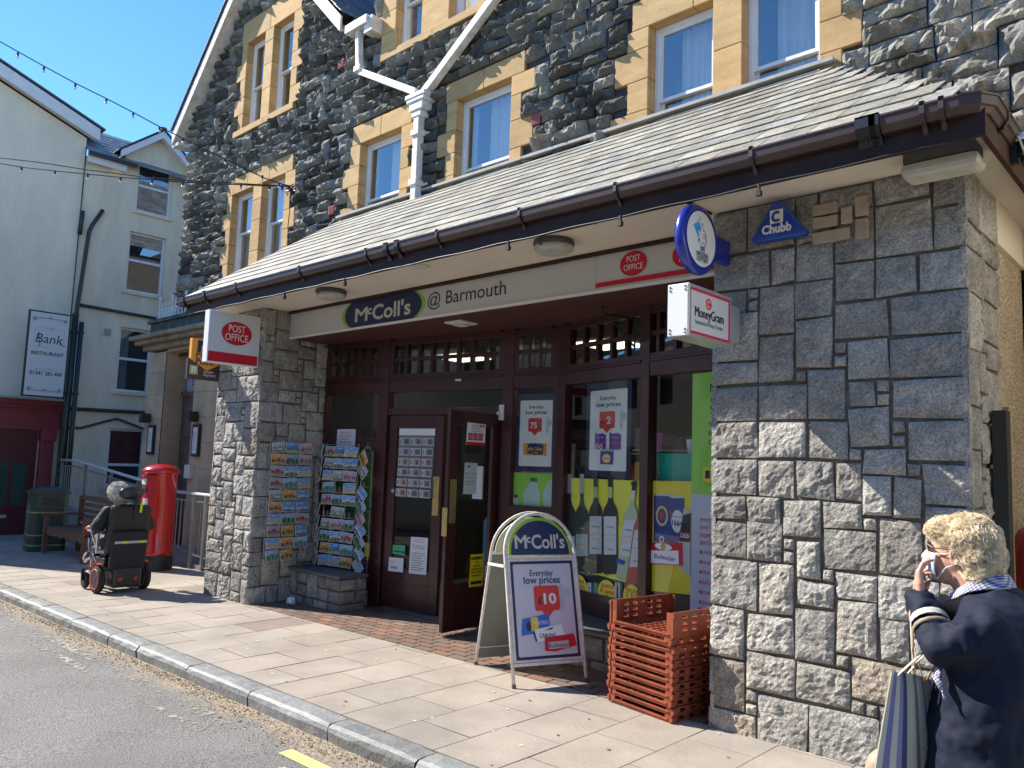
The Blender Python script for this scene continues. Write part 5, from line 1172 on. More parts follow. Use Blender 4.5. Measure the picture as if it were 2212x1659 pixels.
def bottle(p, cx, top, bot, w, body, labcol, cap, lines, tilt=0, neck=.22, lab=(.28, .56), foil=None):
    """positions in crop pixels"""
    def q(x, y): 
        yy = (y - top) / (bot - top); return conv(cx + x * w + tilt * (bot - y) , y)
    H = bot - top
    sh = [(-.13, 0), (.13, 0), (.13, neck), (.2, neck + .05), (.42, neck + .11), (.5, neck + .18), (.5, .97), (.4, 1), (-.4, 1), (-.5, .97), (-.5, neck + .18), (-.42, neck + .11), (-.2, neck + .05), (-.13, neck)]
    p.poly([q(x, top + y * H) for x, y in sh][::-1], body); p.poly([q(-.15, top), q(.15, top), q(.15, top + neck * .75 * H), q(-.15, top + neck * .75 * H)][::-1], cap)
    if foil: p.poly([q(-.14, top + neck * .5 * H), q(.14, top + neck * .5 * H), q(.13, top + neck * H), q(-.13, top + neck * H)][::-1], foil)
    y0, y1 = top + lab[0] * H, top + lab[1] * H; p.poly([q(-.42, y0), q(.42, y0), q(.42, y1), q(-.42, y1)][::-1], labcol)
    for (t, fy, mm, ww) in lines:
        c = q(0, y0 + fy * (y1 - y0)); e = q(ww, y0 + fy * (y1 - y0)); p.text(t, c[0], c[1], .02, mm, w=abs(e[0] - c[0]) * 1.7, bold=.02)
    c = q(0, y0 + .62 * (y1 - y0))
    for a in (-.22, 0, .22): g = q(a, y0 + .60 * (y1 - y0)); p.ell(g[0], g[1], .006, .012, flat('gold print', (.55, .38, .12)), 8)
    a, b, c = q(-.4, y0 + .5 * (y1 - y0)), q(0, y0 + .45 * (y1 - y0)), q(.4, y0 + .5 * (y1 - y0)); p.line([a, b, c], .005, flat('gold print', (.55, .38, .12)))
def fwine(p):
    a = conv(468, 716); b = conv(962, 735); c = conv(950, 1425); d = conv(520, 1330); e = conv(468, 1360)
    p.poly([a, e, conv(620, 1340), c, b], YE); dk = flat('wine glass black', (.02, .022, .025)); wl = flat('label white', (.60, .66, .66)); gry = flat('grey text', (.25, .28, .3))
    p.poly([conv(468, 1330), conv(468, 1500), conv(1010, 1600), conv(1000, 1440), conv(950, 1425), conv(620, 1345)], dk)
    bottle(p, 480, 690, 1345, 92, dk, flat('label dim', (.42, .52, .50)), M_alu, [('RESERVA', .3, gry, .3)], lab=(.62, .82), neck=.26)
    bottle(p, 563, 690, 1345, 92, flat('dark green glass', (.025, .05, .045)), flat('label dim', (.42, .52, .50)), M_alu, [('RESERVA', .2, gry, .32), ('1907', .5, gry, .2)], lab=(.60, .82), neck=.26)
    c_ = conv(563, 1050); p.text('BERBERANA', c_[0], c_[1], .022, wl, w=.07)
    bottle(p, 655, 705, 1340, 94, dk, wl, M_bk, [('VERSARE', .30, M_navy, .32), ('MERLOT', .88, M_bk, .28)], foil=flat('pale green foil', (.45, .55, .2)), lab=(.41, .80))
    bottle(p, 752, 705, 1345, 96, dk, wl, M_bk, [('VERSARE', .30, M_redp, .32), ('CABERNET', .88, M_redp, .28)], foil=flat('pale green foil', (.45, .55, .2)), lab=(.41, .80))
    bottle(p, 838, 735, 1375, 92, flat('white wine', (.45, .56, .35)), wl, M_bk, [('VERSARE', .30, BLU, .32), ('PINOT GRIGIO', .85, BLU, .3)], tilt=.12, foil=wl, lab=(.40, .77), neck=.2)
    q0, q1, q2, q3 = conv(797, 1240), conv(855, 1258), conv(848, 1285), conv(790, 1268); p.poly([q3, q2, q1, q0], BLU)
    bottle(p, 912, 880, 1415, 110, flat('rose wine', (.50, .10, .06)), wl, flat('rose neck', (.55, .14, .08)), [('VERSARE', .28, M_redp, .3), ('PINOT ROSE', .88, M_redp, .28)], tilt=.14, lab=(.33, .78), neck=.1)
    rt = flat('orange red text', (.80, .13, .03)); yc = flat('circle yellow', (.80, .78, .08))
    for (cx, cy, ts, rx, ry) in ((552, 1435, (('great', rt), ('deals', rt), ('on', M_bk), ('wines', M_bk)), 58, 88), (738, 1470, (('spend', rt), ('& save', rt), ('on', M_bk), ('beers', M_bk)), 62, 88), (905, 1500, (('buy', rt), ('2 for', rt), ('on', M_bk), ('spirits', M_bk)), 62, 88)):
        c = conv(cx, cy); a = conv(cx + rx, cy); b = conv(cx, cy - ry); p.ell(c[0], c[1], abs(a[0] - c[0]), abs(b[1] - c[1]), yc); rr = abs(b[1] - c[1])
        for t, (tx, mm) in enumerate(ts): p.text(tx, c[0], c[1] + rr * (.42, .0, -.22, -.62)[t], rr * (.52, .52, .2, .5)[t], mm, w=abs(a[0] - c[0]) * (1.35, 1.5, .25, 1.35)[t], bold=.03)
    for (cx, w_, m_) in ((625, 26, wl), (648, 20, flat('can navy', (.03, .07, .25))), (668, 26, flat('beer green', (.15, .33, .15))), (800, 12, wl), (822, 12, wl)):
        q0, q1, q2, q3 = conv(cx - w_ / 2, 1400), conv(cx + w_ / 2, 1400), conv(cx + w_ / 2, 1512), conv(cx - w_ / 2, 1512); p.poly([q3, q2, q1, q0], m_)
    c = conv(625, 1455); p.text('T', c[0], c[1], .05, M_redp, bold=.05)
poster('window_picture', 'yellow window picture of six wine bottles over a great deals strip', S2, -.010, fwine, 'window picture')
def can(p, x0, x1, y0, y1, body, fn=None):
    lid = M_alu; q = lambda x, y: conv(x, y)
    p.poly([q(x0 + 6, y0), q(x0, y0 + 18), q(x0, y1), q(x1, y1), q(x1, y0 + 18), q(x1 - 6, y0)], body); p.poly([q(x0 + 6, y0), q(x0 + 2, y0 + 12), q(x1 - 2, y0 + 12), q(x1 - 6, y0)], lid)
    if fn: fn(q)
def fbeer(p):
    p.poly([conv(1025, 735), conv(1015, 1455), conv(1268, 1480), conv(1278, 738)], YE2); p.poly([conv(1015, 1457), conv(1012, 1640), conv(1268, 1640), conv(1268, 1482)], flat('wine glass black', (.02, .022, .025)))
    NB = flat('can blue', (.03, .05, .25)); can(p, 1030, 1080, 822, 1130, NB); can(p, 1115, 1190, 826, 1135, NB); can(p, 1040, 1128, 822, 1135, NB)
    can(p, 1140, 1232, 836, 1140, NB); c = conv(1085, 965); a = conv(1128, 965); b = conv(1085, 900); rx, rz = abs(a[0] - c[0]) * .9, abs(b[1] - c[1]); p.ell(*c, rx, rz, M_wp); p.ell(*c, rx * .93, rz * .94, flat('fosters gold', (.85, .6, .05))); p.ell(*c, rx * .72, rz * .75, NB); p.text('F', c[0], c[1] - rz * .35, rz * .95, M_redp, bold=.09); c = conv(1085, 1118); p.ell(c[0], c[1], .03, .028, M_wp); p.ell(c[0], c[1], .017, .018, NB)
    c = conv(1188, 1000); p.poly([conv(1142, 925), conv(1142, 960), conv(1230, 1075), conv(1230, 1040)], M_redp); p.ell(c[0], c[1], .07, .09, PW); p.text('Kronenbourg', c[0], c[1] + .03, .022, M_navy, w=.12); p.text('1664', c[0], c[1] - .035, .06, M_navy, w=.12, bold=.03)
    p.poly([conv(1230, 912), conv(1195, 1130), conv(1200, 1300), conv(1272, 1365), conv(1276, 930)], flat('carling white', (.6, .62, .64))); p.poly([conv(1225, 960), conv(1195, 1130), conv(1272, 1135), conv(1276, 945)], M_bk); p.poly([conv(1200, 1065), conv(1197, 1122), conv(1272, 1128), conv(1274, 1075)], M_redp); p.poly([conv(1203, 1070), conv(1200, 1118), conv(1272, 1124), conv(1274, 1079)], M_bk); c = conv(1237, 1108); p.text('CARLIN', c[0], c[1], .05, M_wp, w=.10, bold=.03)
    p.poly([conv(1018, 1138), conv(1015, 1276), conv(1228, 1290), conv(1222, 1140)], M_redp); p.poly([conv(1018, 1190), conv(1017, 1270), conv(1200, 1284), conv(1196, 1192)], PW); c = conv(1105, 1250); p.text('Budweiser', c[0], c[1], .055, M_bk, w=.25, slant=.25, bold=.01); c = conv(1098, 1165); p.ell(c[0], c[1], .10, .028, PW); p.ell(c[0], c[1], .03, .03, flat('gold print', (.55, .38, .12)))
poster('window_picture', 'deep yellow window picture of beer cans and a red beer label', S2, -.010, fbeer, 'window picture')
def fpo(p):
    a = S2.pix(1494.7, 803); b = S2.pix(1494.7, 1067); u0 = a[0]; u1 = 2.49
    p.rect(u0, b[1], u1, 2.355, GR); p.rect(u0, .46, u1, b[1], flat('lilac white', (.62, .62, .72)))
    for i, t in enumerate(('Money', 'ATM', 'Services')): p.text(t, u0 + .19, 2.20 - i * .085, .09, M_bk, 'l', w=.075 * len(t) * .75)
    for i, t in enumerate(('National', 'Bank', 'Credit')): p.text(t, u0 + .18, 1.93 - i * .07, .055, M_bk, 'l'); p.rect(u0 + .16, 1.985 - i * .07, u1, 1.988 - i * .07, M_wp)
    p.rect(u0 + .13, 1.50, u0 + .22, 1.62, YE2); p.rect(u0 + .15, 1.53, u0 + .20, 1.59, M_navy)
    rt = flat('pink red', (.7, .05, .12))
    for i, t in enumerate(('everything', 'your Post', 'popeth', 'gan Swyddfa')): p.text(t, u0 + .10, 1.20 - i * .058, .052, rt, 'l')
    for i, t in enumerate(('letters', 'travel', 'broadband', 'bill pay', 'cash', 'passport')): p.ell(u0 + .115, .965 - i * .075, .014, .014, rt, 12); p.text(t, u0 + .145, .955 - i * .075, .05, rt, 'l')
    p.rect(u0 + .09, .50, u0 + .22, .545, M_redp)
poster('window_banner', 'tall green and lilac post office services banner at the right end of the window', S2, -.009, fpo, 'banner')
def at(p, S, f, x, y): return S.pix(x, y)
# door notices: convert crop pixels of the two doors
def cd(S, x, y): return S.pix((1500 + x * 280 / 430) * .54861, (1680 + y * 620 / 952) * .54861)
def note(p, S, q, m, fn=None, pt=cd):
    P = [pt(S, *z) for z in q]; p.poly([P[3], P[2], P[1], P[0]], m); c = (sum(z[0] for z in P) / 4, sum(z[1] for z in P) / 4); w = abs(P[1][0] - P[0][0]); h = abs(P[3][1] - P[0][1])
    if fn: fn(p, c, w, h)
def fnotes(p):
    a = cd(D1, 122, 12); b = cd(D1, 320, 430); u0, u1 = sorted((a[0], b[0])); v1, v0 = a[1], b[1]; w, h = u1 - u0, v1 - v0; p.rect(u0, v0, u1, v1, flat('clear plastic', (.17, .20, .21))); p.rect(u0, v1 - h * .10, u1, v1, PW)
    rr = np.random.default_rng(3)
    for r in range(6):
        for c in range(3):
            x = u0 + w * (.02 + .33 * c); y = v1 - h * (.25 + .152 * r); p.rect(x, y, x + w * .30, y + h * .115, flat('note paper', (.50, .50, .48))); cc = rr.choice(6); m = flat('note%d' % cc, [(.35, .18, .2), (.2, .22, .28), (.28, .32, .25), (.4, .28, .18), (.15, .17, .17), (.33, .3, .2)][cc]); p.rect(x + w * .12, y + h * .015, x + w * .28, y + h * .10, m); p.ell(x + w * .21, y + h * .055, w * .035, h * .035, flat('note dark', (.12, .10, .10)), 10); p.rect(x + w * .02, y + h * .03, x + w * .07, y + h * .08, flat('note grey', (.25, .25, .26)))
    p.ell(u0 - .03, v0 + .05, .045, .05, M_bk); p.ell(u0 - .03, v0 + .05, .040, .045, flat('smoke', (.05, .06, .07))); p.ell(u0 - .03, v0 + .05, .022, .02, flat('pink print', (.6, .4, .45)))
poster('novelty_note_display', 'plastic sheet of eighteen novelty banknotes hanging inside the closed door', D1, .026, fnotes, 'display')
def txl(p, c, w, h, m, n, top=.42, gap=.08):
    for i in range(n): p.rect(c[0] - w * .38, c[1] + h * (top - i * gap), c[0] + w * (.38 - .2 * ((i * 7) % 3) / 2), c[1] + h * (top - i * gap + .02), m)
poster('opening_hours_notice', 'white notice headed Our opening hours have changed low on the closed door', D1, .027, lambda p: note(p, D1, ((192, 665), (295, 672), (283, 895), (178, 885)), PW, lambda p, c, w, h: (p.text('Oriau agor', c[0], c[1] + h * .43, .022, M_redp, w=w * .5), p.text('Opening hours', c[0], c[1] + h * .37, .022, M_redp, w=w * .62), p.text('Our opening hours', c[0], c[1] + h * .24, .03, M_gink, w=w * .75), p.text('have changed', c[0], c[1] + h * .18, .03, M_gink, w=w * .6), txl(p, c, w, h, M_gink, 8, .05, .065))), 'notice')
poster('hygiene_sticker', 'small green food hygiene rating sticker on the closed door', D1, .027, lambda p: note(p, D1, ((82, 713), (157, 718), (155, 780), (80, 765)), flat('hygiene green', (.08, .5, .25)), lambda p, c, w, h: (txl(p, c, w, h, M_bk, 2, .28, .16), [p.ell(c[0] - w * .38 + i * w * .14, c[1] - h * .2, w * .06, h * .10, M_bk, 12) for i in range(5)], p.ell(c[0] + w * .38, c[1] - h * .2, w * .10, h * .18, M_bk), p.text('5', c[0] + w * .38, c[1] - h * .28, h * .3, M_wp))), 'sticker')
poster('barcode_notice', 'pale card with a barcode in the lower left of the closed door', D1, .027, lambda p: note(p, D1, ((60, 787), (147, 795), (143, 880), (53, 870)), PW, lambda p, c, w, h: (p.rect(c[0] - w * .38, c[1] + h * .12, c[0] - w * .15, c[1] + h * .18, M_or), [p.rect(c[0] - w * .36 + i * w * .05, c[1] - h * .3, c[0] - w * .34 + i * w * .05 + w * .01 * (i % 3), c[1] - h * .12, M_gink) for i in range(10)])), 'notice')
# open door: its camera side is the back of plane D2
D2b = Pl(D2.p(D2.L, 0), D2.p(0, 0))
def ce(S, x, y): return S.pix(795.5 + .3143 * x, 877.8 + .3143 * y)
poster('accessibility_notice', 'red and white post office notice with three pictograms on the open door', D2b, .027, lambda p: note(p, D2b, ((668, 108), (795, 125), (788, 270), (657, 262)), PW, lambda p, c, w, h: (p.rect(c[0] - w * .5, c[1] - h * .5, c[0] + w * .5, c[1] - h * .36, M_redp), [p.rect(c[0] - w * .42 + i * w * .27, c[1] - h * .28, c[0] - w * .18 + i * w * .27, c[1] + h * .04, M_redp) for i in range(3)], [p.ring(c[0] - w * .30 + i * w * .27, c[1] - h * .12, w * .07, h * .08, .004, M_wp, 12) for i in range(3)], txl(p, c, w * .7, h, flat('pink red', (.7, .05, .12)), 4, .38, .09), [p.ell(c[0] + w * (.22 + .14 * i), c[1] + h * .38, w * .06, h * .05, M_redp, 12) for i in range(2)]), ce), 'notice')
poster('gas_customer_poster', 'pale narrow poster reading British Gas customer? on the open door', D2b, .027, lambda p: note(p, D2b, ((650, 385), (738, 390), (726, 604), (637, 602)), flat('pale aqua paper', (.55, .64, .62)), lambda p, c, w, h: (p.ell(c[0] - w * .15, c[1] + h * .38, w * .1, h * .04, M_redp), p.text('British Gas', c[0], c[1] + h * .13, h * .1, flat('brick text', (.5, .10, .06)), w=w * .78), p.text('customer?', c[0], c[1] + h * .0, h * .1, flat('brick text', (.5, .10, .06)), w=w * .72), txl(p, c, w, h, M_gink, 3, -.10, .05)), ce), 'poster')
poster('security_notice', 'yellow security notice reading Our tobacco is protected by GPS tracking technology', D2b, .027, lambda p: note(p, D2b, ((690, 1018), (781, 1010), (770, 1230), (676, 1242)), flat('notice yellow', (.80, .66, .02)), lambda p, c, w, h: (p.rect(c[0] - w * .42, c[1] + h * .33, c[0] + w * .42, c[1] + h * .42, M_bk), p.text('SECURITY NOTICE', c[0], c[1] + h * .345, h * .07, flat('notice yellow', (.80, .66, .02)), w=w * .76), [p.text(t, c[0], c[1] + h * (.22 - i * .1), h * .1, M_bk, w=w * (.26, .5, .76, .82, .7)[i], bold=.02) for i, t in enumerate(('Our', 'tobacco is', 'protected by', 'GPS tracking', 'technology'))], p.rect(c[0] - w * .42, c[1] - h * .42, c[0] + w * .42, c[1] - h * .33, M_bk)), ce), 'notice')
poster('newspaper_poster', 'purple-edged newspaper poster beside the yellow security notice', D2b, .0265, lambda p: note(p, D2b, ((785, 1078), (845, 1075), (838, 1215), (775, 1230)), flat('mauve paper', (.3, .12, .28)), lambda p, c, w, h: (p.rect(c[0] - w * .4, c[1] - h * .3, c[0] + w * .4, c[1] + h * .4, PW), p.text('Cambrian', c[0], c[1] + h * .2, h * .14, M_bk, w=w * .7, bold=.02), p.text('News', c[0], c[1] + h * .03, h * .16, M_bk, w=w * .55, bold=.02), txl(p, c, w, h, M_bk, 3, -.08, .08)), ce), 'poster')
k = MB(); q = D2b.p(0.0, 0); 
for (z0, z1) in ((.88, 1.15),): k.box(-5.665 , -5.595, 5.143, 5.15, z0, z1)
k.build('lock_plate', MATS['brass plate'], shop)
# price notice above the postcards
pn = poster('price_notice', 'white postcard price notice clipped on the dark rail above the middle rack', S1, .055, lambda p: (p.rect(.27, 1.70, .585, 1.93, flat('lilac white', (.62, .62, .72)), .012), [p.text(t, .425, 1.875 - i * .036, .026, M_bk, w=w_) for i, (t, w_) in enumerate((('GREETING CARDS £1.50', .2), ('SMALL POSTCARDS 25P', .22), ('ENVELOPES £1.50', .15), ('LARGE POSTCARDS 35P', .2)))]), 'notice')
# lit green counter pictures inside, and the dark vinyl behind the racks
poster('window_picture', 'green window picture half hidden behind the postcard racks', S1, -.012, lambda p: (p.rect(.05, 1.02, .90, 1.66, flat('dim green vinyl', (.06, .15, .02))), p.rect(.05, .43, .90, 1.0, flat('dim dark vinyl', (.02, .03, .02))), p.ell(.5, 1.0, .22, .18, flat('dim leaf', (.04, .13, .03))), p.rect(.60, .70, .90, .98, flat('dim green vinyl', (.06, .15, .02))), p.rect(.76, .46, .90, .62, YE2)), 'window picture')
# green basket stack and cups inside
o = thing('shopping_basket', 'turquoise plastic shopping basket with white cups behind the right window', 'basket', (-3.35, 5.85, 1.5))
k = MB(); k.prism([(-3.62, 5.72, 1.50), (-3.10, 5.60, 1.50), (-3.06, 5.58, 1.72), (-3.68, 5.73, 1.72)], (.05, .26, 0)); k.build('basket_body', mat('turquoise plastic', (.02, .38, .28), rough=.4), o)
k = MB(); [k.lathe([(.03, 1.72), (.045, 1.84), (.04, 1.84)], (-3.35 + i * .08, 5.78 + (i % 2) * .05, 0), 12) for i in range(4)]; k.build('paper_cup', M_wp, o)
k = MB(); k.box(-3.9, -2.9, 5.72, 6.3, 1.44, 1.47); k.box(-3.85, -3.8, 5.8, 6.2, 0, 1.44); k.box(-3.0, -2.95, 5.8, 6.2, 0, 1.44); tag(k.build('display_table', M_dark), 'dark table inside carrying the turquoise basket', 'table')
# hand sanitiser board inside the doorway
k = MB(); k.box(-6.12, -5.98, 5.98, 6.0, 1.2, 1.55); o = tag(k.build('sanitiser_dispenser', M_wp), 'white hand sanitiser dispenser seen through the open doorway', 'dispenser')
k = MB(); k.prism([(-6.2, 6.25, -.03), (-5.8, 6.2, -.03), (-5.8, 6.2, .95), (-6.0, 6.22, 1.1), (-6.2, 6.25, .95)], (0, .03, 0)); tag(k.build('floor_stand_sign', flat('light blue board', (.10, .28, .38))), 'pale blue floor standing board just inside the open doorway', 'board')

# ================================================================ A-BOARD
ab = thing('pavement_sign', 'white framed folding pavement sign reading McColl\'s Everyday low prices £10', 'pavement sign', (-4.17, 4.77, 0))
M_wmet = mat('white tube', (.76, .74, .72), rough=.35, var=.15, vscale=30, col2=(.64, .58, .52)); M_rust = mat('rusty foot', (.25, .10, .04), rough=.9, var=.5, vscale=30)
FW = Vector((.39, .92, 0)).normalized(); FN = Vector((FW.y, -FW.x, 0)); AC = Vector((-4.17, 4.77, 0)); HW = .30
def abface(side):
    foot = AC + FN * (.375 * side) ; foot.z = G(foot.x); top = AC + FN * (.055 * side) + Vector((0, 0, 1.205)); up = (top - foot).normalized(); Lh = (top - foot).length
    nrm = FW.cross(up).normalized() * (1 if FW.cross(up).dot(FN * side) > 0 else -1)
    P = lambda u, v, o=0: foot + FW * u + up * v + nrm * o
    pts = [P(-HW, 0), P(-HW, .4), P(-HW, Lh - HW)] + [P(-HW * math.cos(a), Lh - HW + HW * math.sin(a)) for a in np.linspace(.15, math.pi - .15, 16)] + [P(HW, Lh - HW), P(HW, .4), P(HW, 0)]
    k = MB(); k.tube(pts, .0135, 10); fr = k.build('frame', M_wmet, ab, smooth=True)
    k = MB(); k.bar(P(-HW, .155), P(HW, .155), .022, .022); k.build('cross_bar', M_wmet, fr); k = MB(); k.bar(P(-HW, Lh - HW - .035), P(HW, Lh - HW - .035), .022, .022); k.build('cross_bar', M_wmet, fr)
    k = MB(); [k.tube([P(s * HW, -.005), P(s * HW, .025)], .0165, 10) for s in (-1, 1)]; k.build('foot', M_rust, fr)
    return P, Lh, nrm, up
P, Lh, nrm, up = abface(1)
def quadbox(k, P, u0, v0, u1, v1, o0, o1): 
    k.prism([P(u0, v0, o0), P(u1, v0, o0), P(u1, v1, o0), P(u0, v1, o0)], (P(0, 0, o1) - P(0, 0, o0)))
k = MB(); quadbox(k, P, -HW + .012, .167, HW - .012, Lh - HW - .05, -.012, .006); k.build('poster_frame', M_wmet, ab, bevel=.003)
k = MB(); arch = [(-HW + .03, Lh - HW - .02)] + [(-(HW - .03) * math.cos(a), Lh - HW + (HW - .03) * math.sin(a)) for a in np.linspace(0, math.pi, 24)] + [(HW - .03, Lh - HW - .02)]
k.prism([P(u, v, -.004) for u, v in arch], nrm * .008); k.build('header_board', flat('lime board', (.30, .52, .06)), ab)
p = Panel(P(0, 0, .0062), FW, up, nrm, .0005); v0, v1 = .185, Lh - HW - .068; w_ = HW - .032; MW = flat('mauve white print', (.62, .60, .68))
p.rect(-w_, v0, w_, v1, M_frame); p.rect(-w_ + .022, v0 + .022, w_ - .022, v1 - .022, MW, .012); h = v1 - v0
p.ell(w_ * .55, v0 + h * .62, .025, .10, flat('mauve shade', (.50, .47, .58))); p.ell(w_ * .72, v0 + h * .66, .035, .04, flat('sage print', (.5, .58, .5)))
p.text('Everyday', -.01, v0 + h * .845, .062, M_teal, w=.20, bold=.02); p.text('low prices', -.01, v0 + h * .765, .075, M_teal, w=.31, bold=.025)
pricetag(p, .02, v0 + h * .48, .215, .185, '10', '£')
p.poly([(-.215, v0 + .17), (-.20, v0 + .29), (.02, v0 + .32), (.03, v0 + .24), (-.05, v0 + .19)], flat('fosters blue', (.03, .16, .55))); p.rect(-.13, v0 + .20, -.07, v0 + .30, flat('fosters gold', (.85, .6, .05))); p.text("FOSTER'S", -.04, v0 + .245, .036, M_wp, w=.12); p.ell(-.15, v0 + .235, .02, .035, M_navy)
p.poly([(-.10, v0 + .125), (-.11, v0 + .21), (.12, v0 + .24), (.15, v0 + .16), (.02, v0 + .12)], PW); p.poly([(-.11, v0 + .21), (-.09, v0 + .13), (-.10, v0 + .12), (-.12, v0 + .19)], M_bk); p.poly([(-.03, v0 + .20), (.05, v0 + .22), (.04, v0 + .205)], M_bk); p.text('CARLING', .0, v0 + .15, .04, M_bk, w=.14, bold=.02)
p.poly([(-.03, v0 + .055), (-.03, v0 + .15), (.22, v0 + .165), (.24, v0 + .08), (.05, v0 + .045)], M_redp); p.poly([(.0, v0 + .065), (.0, v0 + .115), (.17, v0 + .12), (.17, v0 + .07)], flat('silver print', (.5, .5, .52))); p.text('Budweiser', .085, v0 + .075, .045, M_bk, w=.17, slant=.25)
p.build('poster', ab)
p = Panel(P(0, 0, .0045), FW, up, nrm, .0005); A2 = [(-HW + .05, Lh - HW - .018)] + [(-(HW - .05) * math.cos(a), Lh - HW + (HW - .055) * math.sin(a)) for a in np.linspace(0, math.pi, 24)] + [(HW - .05, Lh - HW - .018)]
p.poly(A2[::-1], M_navy); mccolls(p, -.215, Lh - HW + .03, .105, .43, M_cr); p.build('header_print', ab)
P2, Lh2, nrm2, up2 = abface(-1)
k = MB(); quadbox(k, P2, -HW + .012, .06, HW - .012, Lh2 - HW - .05, -.012, .006); k.build('back_board', mat('grey back board', (.20, .215, .205), rough=.6, var=.2, vscale=3), ab)
k = MB(); k.prism([P2(u, v, -.004) for u, v in arch], nrm2 * .008); k.build('header_board', flat('pale board', (.55, .52, .48)), ab)
k = MB(); k.bar(P(-HW - .016, Lh - .40), P2(HW * -1 - .016, Lh2 - .42), .004, .022); k.bar(P(HW + .016, Lh - .40), P2(HW + .016, Lh2 - .42), .004, .022); k.build('stay', M_wmet, ab)

# ================================================================ STACK OF BREAD TRAYS
M_tray = mat('red brown plastic', (.33, .082, .04), rough=.42, var=.35, vscale=9, col2=(.20, .05, .027), spec=.4)
M_trk = mat('black plastic', (.018, .018, .02), rough=.5)
def tray_mesh(top):
    TW, TD = .275, .30; k = MB(); ht = .155 if top else .0435; wy = .005
    # floor lattice
    for i in range(13): y = -TD + .01 + i * (2 * TD - .02) / 12; k.box(-TW + .01, TW - .01, y - .006, y + .006, .002, .009)
    for i in range(10): x = -TW + .02 + i * (2 * TW - .04) / 9; k.box(x - .007, x + .007, -TD + .01, TD - .01, .009, .013)
    # low front and back lips with a dipped rim
    for s in (-1, 1):
        y0, y1 = sorted((s * TD, s * (TD - .012)))
        n = 12
        for i in range(n):
            xa = -TW + 2 * TW * i / n; xb = -TW + 2 * TW * (i + 1) / n; e = 1 if i in (0, n - 1) else 0
            k.box(xa, xb, y0, y1, 0, .024 if not e else (ht if top else .0435))
        yy = sorted((s * (TD + .008), s * TD)); k.box(-TW + .02, TW - .02, yy[0], yy[1], .016, .024)
    # corner posts with stepped ribs
    for sx in (-1, 1):
        for sy in (-1, 1):
            xa, xb = sorted((sx * TW, sx * (TW + .014))); ya, yb = sorted((sy * (TD + .006), sy * (TD - .03))); k.box(xa, xb, ya, yb, .0, ht); xa, xb = sorted((sx * (TW + .014), sx * (TW + .022))); k.box(xa, xb, ya, yb, ht - .03, ht - .006)
    # end walls with window slots
    for s in (-1, 1):
        x0, x1 = sorted((s * TW, s * (TW - .012)))
        if top:
            hs = [(-.20, -.15), (-.11, -.06), (.04, .09), (.13, .18)]
            holes = [(a, z, b, z + .018) for (a, b) in hs for z in (.035, .075, .115)] + [(-.03, .12, .01, .135)]
            for (a, b, c, d) in holed(-TD + .012, TD - .012, 0, ht, holes): k.box(x0, x1, a, c, b, d)
            for (a, b) in hs:
                for z in (.033, .073, .113): xa, xb = sorted((s * (TW - .030), s * TW)); k.box(xa, xb, a - .006, b + .006, z - .006, z)
            k.box(min(x0, x1), max(x0, x1), -TD + .012, TD - .012, ht, ht + .004)
        else:
            holes = [(a, .012, a + .05, .034) for a in (-.22, -.12, .0, .11, .2)]
            for (a, b, c, d) in holed(-TD + .012, TD - .012, 0, ht, holes): k.box(x0, x1, a, c, b, d)
            for a in (-.22, -.12, .0, .11, .2): xa, xb = sorted((s * (TW + .012), s * TW)); k.box(xa, xb, a - .01, a + .04, .005, .012)
    return k
_tm = {}
for i in range(12):
    top = i == 11
    k = tray_mesh(top); nm = 'bread_tray'
    if i < 2 or top: pass
    if ('lo' in _tm) and not top: o = bpy.data.objects.new('bread_tray', _tm['lo']); C.objects.link(o)
    else:
        o = k.build('bread_tray', M_tray, None, world=False)
        if not top: _tm['lo'] = o.data
    z = G(-2.95) + .004 + i * .0475; o.location = (-2.945 + .007 * math.sin(i * 2.3), 4.835 + .007 * math.sin(i * 1.7), z); o.rotation_euler = (0, 0, R_(-11 + 1.1 * math.sin(i * 3.1)))
    nth = ('bottom', 'second', 'third', 'fourth', 'fifth', 'sixth', 'seventh', 'eighth', 'ninth', 'tenth', 'eleventh', 'topmost')[i]
    tag(o, ('red-brown bread tray, topmost of the stack with its high slotted ends showing' if top else f'red-brown bread tray, bottom of the stack on the paving' if i == 0 else f'red-brown bread tray, {nth} from the bottom of the stack'), 'tray', 'red-brown bread trays stacked against the near pier')
p = Panel((-2.96, 4.5285, .16), Vector((math.cos(R_(-11)), math.sin(R_(-11)), 0)), (0, 0, 1), None, .0005)

# ================================================================ POSTCARD RACKS
M_wire = mat('white coated wire', (.42, .42, .41), rough=.4)
SC = [('blue sea and headland', (.10, .28, .62), (.04, .16, .42), (.10, .22, .06), (.45, .38, .25)), ('orange sunset over water', (.75, .35, .08), (.45, .18, .05), (.06, .05, .05), (.5, .28, .08)), ('green hills and lake', (.30, .48, .70), (.10, .26, .12), (.08, .22, .04), (.12, .20, .28)),
      ('harbour with white boats', (.12, .32, .68), (.30, .34, .36), (.55, .55, .52), (.06, .16, .34)), ('pink dusk sky above the estuary', (.60, .35, .42), (.35, .22, .30), (.16, .12, .14), (.42, .28, .26)), ('golden beach and blue sky', (.14, .36, .74), (.55, .50, .40), (.50, .40, .22), (.60, .48, .28)),
      ('grey sheep on a hillside', (.42, .46, .48), (.28, .26, .22), (.34, .32, .28), (.18, .22, .10)), ('red steam engine and crowd', (.35, .40, .42), (.45, .04, .04), (.20, .16, .12), (.35, .30, .22)), ('snowy mountain ridge', (.20, .38, .68), (.62, .64, .66), (.20, .24, .22), (.10, .18, .10)), ('dark green valley', (.25, .40, .55), (.05, .14, .06), (.04, .10, .03), (.08, .18, .05))]
_cm = {}
